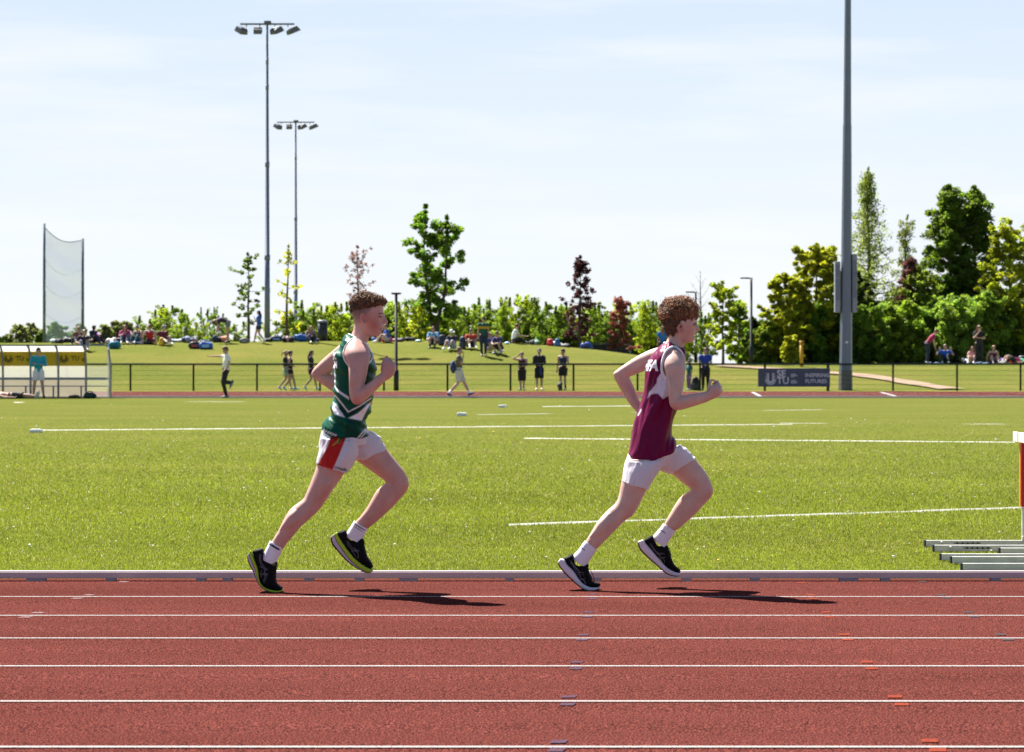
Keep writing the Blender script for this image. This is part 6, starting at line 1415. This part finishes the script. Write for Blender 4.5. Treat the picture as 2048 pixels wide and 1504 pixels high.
# --- along the fence
fy = 100.75
def fence_p(px, H, yaw, J, label, *a, **k): return spectator(on(px, fy), H, yaw, J, label, *a, **k)
fence_p(571, 1.56, 88, pose(WALK, Relb=(-.03, -.14, .64), Rwri=(.0, -.14, .49)), 'farther of two walking people, in a black t shirt and mint green shorts', BLK, (.32, .62, .52), BLOND, GF, .5, .36, (.50, .38, .50), hstyle='pony')
spectator(on(580, 100.35), 1.56, 92, pose(WALK, Relb=(-.01, -.14, .65), Rwri=(.12, -.11, .605)), 'nearer of two walking people, in a black vest, black shorts and turquoise shoes', BLK, BLK, DKB, GF, 0, .30, (.14, .48, .58), hstyle='pony')
fence_p(622, 1.56, 85, pose(WALK, Relb=(-.03, -.14, .64), Rwri=(-.04, -.15, .49)), 'person in black shirt and dark shorts walking, nearest the elbow of the runner in green', BLK, NAVY, DKB, GF, .45, .30, (.35, .50, .55), hstyle='long')
fence_p(1044, 1.50, -8, pose(STAND, Lelb=(.03, .14, .65), Lwri=(.12, -.04, .615), Relb=(.04, -.235, .815), Rwri=(.07, -.10, .90), Lank=(-.01, .04, .05), Rank=(-.01, -.035, .05), Lkne=(.012, .05, .285), Rkne=(.012, -.045, .285)), 'person in a burgundy vest and black shorts shading the eyes with a raised arm', (.075, .012, .022), BLK, BROWN, GF, 0, .62, (.16, .16, .18), sock=(.12, .12, .14))
fence_p(1078.5, 1.63, 0, pose(STAND, **HANDS), 'person in a black long sleeved top, black shorts and dark cap holding a blue cloth', BLK, BLK, DKB, GF, 1, .55, (.62, .45, .38), hat=(.05, .05, .055))
mb = MB(); q = on(1078.5, fy); mb.tube([q + Vector((.03, -.24, .93)), q + Vector((.04, -.25, .75)), q + Vector((.05, -.24, .60))], [.03, .07, .045], 8, dome=True, flat=.5); o = mb.build('cloth', cm((.015, .04, .22)), None, True); tag(o, 'crumpled blue cloth hanging from the hands of the person in black at the fence', 'cloth'); ground_origin(o, tuple(q))
fence_p(1126, 1.62, -20, pose(STAND, look=(-35,), Lelb=(.02, .14, .64), Lwri=(.11, .0, .585), Rwri=(.02, -.15, .49)), 'person in a navy sleeveless bib over grey with dark shorts, looking away to the left', (.02, .025, .06), BLK, DKB, GF, 0, .40, (.05, .08, .14), sock=(.03, .03, .035))
fence_p(1378, 1.17, -60, pose(STAND, Relb=(.05, -.13, .66), Rwri=(.12, -.05, .64)), 'small child in a teal top and purple leggings beside a black bag', (.015, .12, .13), (.20, .10, .28), DKB, GF, .6, 1.0, (.5, .5, .55), hstyle='long')
fence_p(1411, 1.66, -5, pose(STAND, **HANDS, look=(-10,)), 'person in royal blue shirt and black trousers with joined hands, right of the small child', (.015, .045, .30), BLK, BROWN, GF, .5, 1.0, (.1, .1, .12))
# --- bank, left to right
def bank(px, py, H, yaw, J, label, *a, **k): return spectator(at(px, py), H, yaw, J, label, *a, **k)
bank(158, 690, 1.62, -150, SIT, 'seated person with long blonde hair turned away, behind the person in the dark t shirt', (.18, .06, .08), NAVY, BLOND, GB, .5, 1.0, hstyle='long')
bank(168, 701, 1.78, 10, pose(SIT, Lelb=(.07, .20, .26), Lwri=(.20, .10, .25), Relb=(.06, -.2, .2), Rwri=(.18, -.1, .17)), 'seated person in a dark navy t shirt with greying hair, right above the yellow shelter', (.02, .022, .035), (.24, .22, .26), (.20, .15, .11), GB, .5, 1.0, (.3, .3, .34))
bank(184, 688, 1.65, 60, SIT, 'seated person with dark skin and black hair in dark clothes, beside the pink bent back', BLK, NAVY, DKB, GB, .5, 1.0, BLK, skin=SKIN_D)
bank(201, 688, 1.55, -120, pose(SIT, che=(.11, 0, .24), nec=(.20, 0, .25), hea=(.28, 0, .22), Lsho=(.16, .1, .26), Rsho=(.16, -.1, .26)), 'seated person bent forward in a hot pink top with a purple shoulder', (.62, .03, .22), NAVY, DKB, GB, .5, 1.0, band=((.14, .05, .30), .75, 1.2))
bank(250, 687, 1.60, 5, pose(SIT, **{'Lwri': (.16, .03, .26), 'Rwri': (.16, -.03, .26)}), 'seated person with long red brown hair and a pink jacket', (.42, .03, .13), (.10, .12, .18), REDB, GB, 1, 1.0, hstyle='loose')
bank(277, 687, 1.58, -20, SIT, 'seated dark haired person in a grey maroon top looking down', (.12, .04, .07), (.02, .10, .14), DKB, GB, 0, 1.0, (.5, .5, .55))
bank(300, 688, 1.70, 180, pose(OUT, Lelb=(-.09, .17, .19), Relb=(-.09, -.17, .19)), 'seated person in a red vest with arms propped on the grass', (.42, .012, .03), BLK, REDB, GB, 0, .5)
bank(327, 690, 1.70, 30, pose(OUT, Lkne=(.2, .09, .22), Lank=(.34, .08, .05), Ltoe=(.43, .09, .02)), 'seated person in a maroon top and cap with one knee raised', MAR, NAVY, BROWN, GB, .3, .4, (.5, .48, .55), hat=(.22, .20, .17))
bank(455, 686, 1.70, -88, pose(BEND, Lkne=(.0, .06, .285), Rkne=(.0, -.06, .285), Rwri=(.24, -.1, .30)), 'bending person in a navy top and grey shorts reaching down to the left', (.03, .018, .06), (.16, .17, .15), BROWN, GB, .5, .30, NAVY)
bank(518, 686, 1.46, -100, pose(WALK, Lelb=(.06, .13, .67), Lwri=(.12, .08, .76), Relb=(.05, -.13, .66), Rwri=(.12, -.06, .72)), 'standing person in a long bright blue shirt with long dark hair, beside the tall mast', (.01, .11, .48), NAVY, DKB, GB, .5, .28, (.4, .4, .4), hstyle='long')
bank(620, 686, 1.50, 20, SIT, 'seated person with pale skin and light brown hair just left of the litter bin', (.26, .16, .14), NAVY, (.28, .16, .09), GB, .3, 1.0, hstyle='loose')
bank(776, 685, 1.58, -70, SIT, 'seated person in a blue t shirt behind the face of the runner in green', (.02, .08, .36), (.5, .4, .42), BROWN, GB, .5, .5, hstyle='pony')
bank(866, 695, 1.66, -5, pose(SIT, pel=(-.08, 0, .10), wai=(-.08, 0, .18), che=(-.04, 0, .29), nec=(-.02, 0, .385), hea=(.0, 0, .475), Lsho=(-.03, .108, .36), Rsho=(-.03, -.108, .36), Lhip=(-.06, .055, .10), Rhip=(-.06, -.055, .10), Lkne=(.12, .07, .24), Rkne=(.12, -.07, .24), Lank=(.17, .065, .02), Rank=(.17, -.065, .02), Ltoe=(.26, .08, -.02), Rtoe=(.26, -.08, -.02), Lwri=(.12, .0, .26), Rwri=(.12, -.02, .25)), 'seated person in a light blue t shirt, leftmost of the group under the large maple', (.10, .30, .48), (.05, .05, .06), BROWN, GB, .5, .55, BLK, sock=BLK)
bank(906, 700, 1.72, -25, pose(SIT, look=(60,)), 'seated person in a black t shirt and white cap', BLK, (.30, .36, .52), DKB, GB, .5, .55, (.55, .6, .55), skin=(.34, .20, .15), hat=(.66, .68, .76))
bank(941, 697, 1.70, 10, SIT, 'seated person in an orange red shirt with a gold hem', (.55, .055, .02), (.03, .05, .05), DKB, GB, .5, .55, (.6, .58, .58), sock=(.6, .58, .55), band=((.45, .25, .02), .05, .28))
bank(977, 704, 1.62, 60, SIT, 'seated person mostly hidden behind the person in hooped green and gold', (.02, .05, .22), (.3, .26, .26), BROWN, GB, .5, .5, (.55, .55, .56))
bank(967, 712, 1.68, 8, pose(STAND, look=(-50,), Lank=(-.02, .05, .05), Rank=(.0, -.04, .04)), 'standing person in a green and gold hooped shirt and navy trousers', (.006, .085, .045), NAVY, DKB, GB, .4, 1.0, (.45, .38, .34), band=((.50, .26, .02), .52, .74))
bank(1000, 708, 1.72, -35, SQUAT, 'crouching person in a navy t shirt beside the person in hooped green and gold', (.025, .03, .14), (.03, .035, .06), BROWN, GB, .5, .55, (.35, .35, .4), sock=(.3, .36, .5))
bank(1028, 687, 1.72, 88, pose(SIT, Lwri=(.30, .05, .19), Rwri=(.30, -.05, .19), Lkne=(.17, .11, .12), Rkne=(.17, -.11, .12), Lank=(.30, .0, .05), Rank=(.28, -.03, .05), Ltoe=(.38, .03, .03), Rtoe=(.36, -.05, .03)), 'seated person in a white t shirt and black trousers with white side stripes, facing right', (.68, .68, .72), BLK, BROWN, GB, .5, 1.0, (.2, .2, .22))
spectator(on(1325, 114.5), 1.5, 180, pose(STAND), 'long haired person in a blue top seen from behind, left of the runner in maroon', (.015, .14, .50), NAVY, (.24, .12, .055), GB, .5, 1.0, hstyle='long')
# --- right group
bank(1856, 727, 1.68, 78, LEAN, 'person in a crimson top and navy trousers leaning forward at the right', (.30, .012, .07), NAVY, BROWN, GB, .5, 1.0, (.42, .46, .60))
bank(1890, 727, 1.68, -8, pose(SIT, Lelb=(.02, .22, .23), Relb=(.02, -.22, .23), Lwri=(.02, .16, .36), Rwri=(.02, -.16, .36)), 'seated person in a bright blue t shirt with bent elbows at the right', (.012, .09, .46), BLK, (.18, .12, .09), GB, .5, 1.0, (.6, .62, .66))
bank(1946, 727, 1.50, -20, SIT, 'seated person in a pale pink top beside the legs of the standing person in black', (.55, .26, .26), (.5, .34, .33), REDB, GB, .5, .5, (.55, .55, .6), hstyle='loose')
bank(1958, 727.5, 1.72, 5, pose(STAND, Lelb=(.03, .15, .655), Lwri=(.10, -.05, .67), Relb=(.06, -.15, .66), Rwri=(.10, -.03, .82)), 'standing person in black with sunglasses, one hand at the chin and long brown hair', BLK, BLK, (.20, .10, .05), GB, .2, 1.0, (.58, .56, .66), hstyle='loose')
q = at(1958, 727.5); mb = MB(); mb.box(q + Vector((0, -.115, 1.72 * .93)), (.125, .02, .032)); o = mb.build('sunglasses', M_BLACK, None, bevel=.006); tag(o, 'dark sunglasses worn by the standing person in black at the right', 'sunglasses'); ground_origin(o, tuple(q + Vector((0, -.115, 1.72 * .93))))
bank(1986, 728, 1.62, 2, pose(SIT, Lelb=(-.02, .16, .19), Relb=(-.02, -.16, .19), Lwri=(-.05, .16, .06), Rwri=(-.05, -.16, .06)), 'seated person in a maroon vest with white side panels', (.11, .008, .04), (.12, .01, .05), (.28, .15, .08), GB, 0, .3, (.66, .6, .58), sock=(.66, .6, .58), hstyle='pony', band=((.5, .46, .55), .30, .42))
bank(2030, 727, 1.62, -75, pose(LIE, Lkne=(.22, .06, .21), Lank=(.33, .07, .05), Ltoe=(.42, .08, .02), Rkne=(.22, -.06, .20), Rank=(.36, -.07, .05), Rtoe=(.45, -.08, .02)), 'person in a green top lying back with raised knees at the right edge', (.05, .40, .20), BLK, DKB, GB, .5, .4, (.6, .56, .55), sock=(.66, .62, .6))

# ------------------------------------------------------------------ bags, towels, clothes left on the grass
GBAG = 'bags and clothes left on the grass'
def duffel(px, py, w, h, col, label, rz=0.0, accent=None, name='sports_bag', straps=True):
    p = at(px, py); s = p.y / F; W_, H_ = w * s, h * s * .9; D = max(.22, H_ * .9); rg = random.Random(int(px)); jit = [rg.uniform(-.14, .14) for _ in range(9)]
    t = thing(name, p, label, 'bag', GBAG); M = Matrix.Rotation(rz, 3, 'Z'); mb = MB(); rs = []
    for k, q in enumerate((-.5, -.46, -.38, -.22, 0, .22, .38, .46, .5)):
        sc = (.30, .58, .80, .98, 1.0, .95, .82, .60, .30)[k] + jit[k] * .5; r = []
        for j in range(14):
            a = 2 * math.pi * j / 14; c, s_ = math.cos(a), math.sin(a)
            yy = math.copysign(abs(c) ** .75, c) * D / 2 * sc; zz = max(0.0, math.copysign(abs(s_) ** .8, s_) * H_ / 2 * sc + H_ / 2 * (.55 + .45 * sc)) * (1 + jit[k] * .6)
            r.append(p + M @ Vector((q * W_, yy, zz)))
        rs.append(r)
    mb.rings(rs); me = mb.mesh('body'); wrinkle(me, .03, (5, 5, 5), px); k = link('body', me, cm(col, .6), t)
    if straps:
        mb = MB()
        for yy in (-.25, .25):
            mb.tube([p + M @ Vector((-.22 * W_, yy * D, H_ * .86)), p + M @ Vector((-.12 * W_, yy * D * .7, H_ * 1.1)), p + M @ Vector((.12 * W_, yy * D * .7, H_ * 1.1)), p + M @ Vector((.22 * W_, yy * D, H_ * .86))], .014, 6)
        mb.build('strap', cm(accent or BLK), t, True)
        mb = MB(); mb.box(p + M @ Vector((0, -D * .50, H_ * .40)), (W_ * .5, .04, H_ * .42), mat=M); mb.build('pocket', cm(accent or tuple(c * .8 for c in col), .6), t, bevel=.015)
    return t
def heap(px, py, w, h, cols, label, cat='clothes', name='clothes_heap'):
    p = at(px, py); s = p.y / F; rg = random.Random(int(px * 7 + py)); mb = MB(); ms = []
    for i, c in enumerate(cols):
        mb.mi = i; ms.append(cm(c))
        for q in range(3):
            x = ((i + .5) / len(cols) - .5 + rg.uniform(-.12, .12)) * w * s * .8
            mb.ball(p + Vector((x, rg.uniform(-.15, .15), h * s * rg.uniform(.22, .42))), (w * s * .32 / len(cols) ** .5, .2, h * s * rg.uniform(.3, .55)), 10, 7, Matrix.Rotation(rg.uniform(-.4, .4), 3, 'Y'))
    me = mb.mesh(name)
    for m in ms: me.materials.append(m)
    me.polygons.foreach_set('material_index', mb.m); wrinkle(me, .035, (7, 7, 7), px)
    o = link(name, me, ms); tag(o, label, cat, GBAG); ground_origin(o, tuple(p))
def rucksack(px, py, w, h, col, label, accent=None):
    p = at(px, py); s = p.y / F; W_, H_ = w * s, h * s; t = thing('rucksack', p, label, 'bag', GBAG); mb = MB(); rs = []
    for q, sc in ((0, .8), (.06, .98), (.4, 1.05), (.75, .95), (.93, .72), (1.0, .3)):
        rs.append([p + Vector((math.copysign(abs(math.cos(a)) ** .7, math.cos(a)) * W_ / 2 * sc, math.copysign(abs(math.sin(a)) ** .7, math.sin(a)) * .15 * sc - (.04 * q), q * H_)) for a in (2 * math.pi * j / 14 for j in range(14))])
    mb.rings(rs); me = mb.mesh('body'); wrinkle(me, .03, (5, 5, 5), px); link('body', me, cm(col, .6), t)
    mb = MB(); mb.box(p + Vector((0, -.18, H_ * .3)), (W_ * .7, .07, H_ * .42)); mb.build('pocket', cm(accent or tuple(c * 1.4 for c in col), .6), t, bevel=.02)
    mb = MB()
    for sx in (-.25, .25): mb.tube([p + Vector((sx * W_, .12, H_ * .9)), p + Vector((sx * W_ * 1.2, .24, H_ * .5)), p + Vector((sx * W_ * 1.3, .14, H_ * .08))], .018, 6)
    mb.tube([p + Vector((-.06, .02, H_ * .97)), p + Vector((0, .02, H_ * 1.07)), p + Vector((.06, .02, H_ * .97))], .012, 6); mb.build('strap', cm(BLK), t, True)
    return t
TEAL = (.006, .16, .26); BLUE = (.02, .09, .40)
heap(114, 686, 26, 12, [(.55, .62, .58), (.12, .11, .15), BLK], 'pale green and dark clothes heaped above the left part of the yellow shelter')
duffel(136, 685, 20, 11, BLK, 'black bag beside the heap above the yellow shelter', straps=False)
duffel(229, 697, 26, 15, TEAL, 'bright teal sports bag on the bank right of the yellow shelter', accent=(.01, .07, .12))
heap(222, 687, 22, 12, [(.66, .60, .58), (.60, .52, .52)], 'white clothes heap behind the teal sports bag')
duffel(238, 682, 22, 11, BLK, 'black bag behind the teal sports bag', straps=False)
heap(277, 688, 30, 7, [(.55, .46, .55), (.02, .13, .17), (.56, .5, .52)], 'pale pink and teal clothes in front of the dark haired seated person')
duffel(296, 689, 17, 10, BLK, 'black bag in front of the person in the red vest')
rucksack(324, 691, 11, 17, (.55, .32, .02), 'yellow rucksack beside the person in the maroon top at the left')
heap(348, 684, 40, 8, [(.62, .60, .66), (.34, .46, .58), (.6, .62, .66)], 'white and pale blue towels spread right of the seated row at the left')
heap(378, 685, 30, 15, [(.025, .035, .14), (.2, .22, .34), NAVY], 'navy heap of clothes left of the black and blue bags')
duffel(390, 697, 26, 15, BLK, 'black sports bag leaning on a bright blue one, left of the bending person', accent=(.3, .06, .07))
duffel(412, 698, 28, 17, BLUE, 'bright blue sports bag beside a black one, left of the bending person', accent=(.22, .4, .7))
heap(440, 684, 34, 16, [NAVY, BLK, (.55, .22, .13)], 'dark clothes and an orange towel at the feet of the bending person')
duffel(489, 686, 22, 10, (.09, .09, .10), 'grey and black bag lying alone between the bending person and the person in blue', accent=(.3, .3, .32))
heap(536, 683, 20, 9, [(.02, .05, .06), BLK], 'dark bag heap at the foot of the tall slim mast')
duffel(553, 683, 28, 13, NAVY, 'navy bag right of the tall slim mast', accent=(.2, .32, .6))
heap(576, 684, 26, 14, [BLK, (.55, .32, .36), BLK], 'black bag heap with a pale pink top between the two slim masts')
duffel(601, 683, 27, 17, (.01, .10, .42), 'royal blue bag at the foot of the farther slim mast')
heap(629, 683, 22, 8, [(.02, .03, .08), NAVY], 'navy clothes in front of the litter bin')
heap(753, 683, 20, 10, [(.03, .10, .34), NAVY], 'blue clothes heap by the chin of the runner in green')
duffel(774, 684, 22, 12, (.50, .02, .12), 'crimson pink bag in front of the seated person in blue')
heap(797, 683, 24, 9, [(.32, .20, .20), (.04, .03, .05)], 'pale pink and dark clothes right behind the black lamp post')
duffel(821, 682, 22, 9, BLK, 'long black bag between the lamp post and the group under the maple', straps=False)
heap(838, 683, 18, 4, [(.45, .62, .55)], 'flat mint towel left of the group under the maple')
rucksack(884, 690, 16, 20, (.02, .025, .05), 'dark navy rucksack between the person in light blue and the person in the white cap')
rucksack(925, 697, 14, 24, (.03, .04, .065), 'dark slate rucksack right of the person in the white cap')
heap(1014, 688, 16, 5, [(.40, .55, .72)], 'pale blue towel beside the seated person in the white t shirt')
heap(1069, 688, 20, 13, [(.05, .06, .07), (.6, .6, .58), (.06, .2, .12)], 'white and green clothes right of the seated person in the white t shirt')
rucksack(1100, 690, 12, 14, (.46, .02, .04), 'red bag on the bank left of the dark red tree')
heap(1108, 691, 10, 11, [(.66, .66, .70)], 'white bag just right of the red bag')
rucksack(1115, 691, 10, 15, (.02, .10, .26), 'blue bag right of the white bag')
heap(1129, 693, 24, 8, [(.30, .30, .29), (.28, .28, .28), BLK], 'grey coat lying right of the blue bag')
duffel(1172, 697, 24, 13, (.015, .06, .36), 'royal blue bag with dark top below the dark red tree', accent=(.03, .03, .05))
duffel(149, 796, 22, 7, (.02, .025, .03), 'small dark bag on the grass in front of the shelter, left of the larger one', straps=False)
duffel(180, 796.5, 26, 14, (.01, .03, .05), 'large dark green and navy sports bag under the clear part of the shelter', accent=(.01, .06, .03))
rucksack(1391, 780, 17, 26, BLK, 'black rucksack between the small child and the fence post', accent=(.05, .05, .055))
heap(1120, 781, 12, 22, [(.05, .05, .06)], 'grey drawstring bag hanging at the legs of the person in the navy bib', 'bag', 'drawstring_bag')
heap(1934, 726, 16, 12, [NAVY, (.4, .46, .55), (.10, .04, .05)], 'navy and pale clothes left of the pale pink seated person')
heap(1965, 729, 40, 5, [(.02, .06, .14), (.03, .08, .15)], 'blue rug under the seated people at the right')
heap(1876, 728, 24, 5, [(.02, .06, .14)], 'blue rug beside the seated person in bright blue at the right')
duffel(2031, 727, 24, 13, (.60, .03, .15), 'hot pink bag at the right edge of the photo')
duffel(2046, 724, 20, 18, (.03, .03, .05), 'dark bag behind the hot pink bag at the right edge', straps=False)
heap(2006, 724, 14, 12, [(.06, .03, .18)], 'purple clothes between the person in the maroon vest and the lying person')
# rucksack on the walker's back
p = bk; s = p.y / F; t = thing('rucksack', (p.x - .2, p.y, p.z + 1.0), 'navy rucksack worn by the person walking in the olive t shirt', 'bag'); mb = MB()
mb.ball((p.x - .20, p.y, p.z + 1.04), (.10, .16, .22), 12, 9); me = mb.mesh('body'); wrinkle(me, .02, (6, 6, 6), 3); link('body', me, cm((.02, .04, .13)), t)
mb = MB()
for sy in (-.1, .1): mb.tube([(p.x - .15, p.y + sy, p.z + 1.22), (p.x + .0, p.y + sy, p.z + 1.40), (p.x + .10, p.y + sy, p.z + 1.25), (p.x - .1, p.y + sy, p.z + .95)], .014, 6)
mb.build('strap', cm(NAVY), t, True)

# ------------------------------------------------------------------ hurdles nested at the right edge
GH = 'hurdles nested together at the right edge'
M_RED = mat('red_upright', (.42, .012, .018), .4); M_ORG = mat('orange_edge', (.80, .22, .02), .5)
def hurdle(label, far, near, xr, full):
    (fx, fyb), (nx, nyb) = far, near
    Yf = F * ZC / (fyb - HY); Yn = F * ZC / (nyb - HY); xf = (fx - CX) * Yf / F; xn = (nx - CX) * Yn / F
    t = thing('hurdle', (xf + .5, (Yf + Yn) / 2, 0), label, 'hurdle', GH)
    for k, (x0, Yr, hh) in enumerate(((xf, Yf, .043), (xn, Yn, .043))):
        mb = MB(); L = .78; mb.box((x0 + L / 2, Yr, .012 + hh / 2), (L, .035, hh)); r = mb.build('base_rail', M_GALV, t, bevel=.003); ORG[r] = ORG[t]
        mb = MB(); mb.box((x0 + .002, Yr, .012 + hh / 2), (.012, .037, hh + .002)); mb.build('end_cap', M_BLACK, r)
        if full[k]:
            mb = MB(); mb.box((x0 + .30, Yr - .0185, .012 + hh * .55), (.19, .004, .006))
            for q in range(5): mb.tube([(x0 + .23 + q * .036, Yr - .0165, .012 + hh * .55), (x0 + .23 + q * .036, Yr - .0205, .012 + hh * .55)], .0075, 10)
            mb.build('weight_slot', M_BLACK, r)
            mb = MB(); mb.ball((x0 + (.12 if k == 0 else .40), Yr - .022, .012 + hh * .6), (.012, .008, .012), 10, 6); mb.build('bolt', M_GALV, r, True)
        xu = x0 + xr
        mb = MB(); mb.box((xu + .02, Yr, .30), (.045, .028, .50)); mb.build('leg', M_GALV, t, bevel=.003)
        mb = MB(); mb.box((xu + .045, Yr - .001, .52), (.11, .034, .455)); u = mb.build('upright', M_RED, t, bevel=.003); ORG[u] = ORG[t]
        mb = MB(); mb.box((xu - .013, Yr - .001, .52), (.008, .036, .455)); mb.build('edge_strip', M_ORG, u)
        mb = MB()
        for q in range(6): mb.box((xu + .018, Yr - .0185, .69 - q * .076), (.016, .002, .004)); mb.box((xu + .03, Yr - .0185, .672 - q * .076), (.014, .002, .012))
        mb.build('scale_mark', M_WHITE, u)
        mb = MB(); mb.box((xu + .02, Yr - .02, .07), (.05, .02, .03)); mb.build('clamp', M_GALV, t, bevel=.003)
    xu0, xu1 = xf + xr, xn + xr; A = Vector((xu0, Yf + .05, .785)); B = Vector((xu0 + .0, Yn - .05, .785)); mb = MB()
    mb.box(((A.x + B.x) / 2 - .045, (A.y + B.y) / 2, .785), (.022, A.y - B.y, .07)); c = mb.build('crossbar', M_WHITE, t, bevel=.004); ORG[c] = ORG[t]
    mb = MB(); mb.box((A.x - .045, A.y - .18, .785), (.0235, .035, .0705)); mb.box((A.x - .045, A.y - .62, .785), (.0235, .22, .0705)); mb.build('stripe', M_ORG, c)
    return t
hurdle('hurdle with red upright and white crossbar showing, farthest of the nested hurdles', (1849, 1096), (1880, 1124), .69, (1, 0))
hurdle('hurdle seen only by its bare grey base rails, in the middle of the nested hurdles', (1866, 1106), (1901, 1130), .70, (1, 0))
hurdle('hurdle seen only by one grey base rail just behind the kerb, nearest of the nest', (1998, 1112), (1922, 1144), .76, (0, 0))
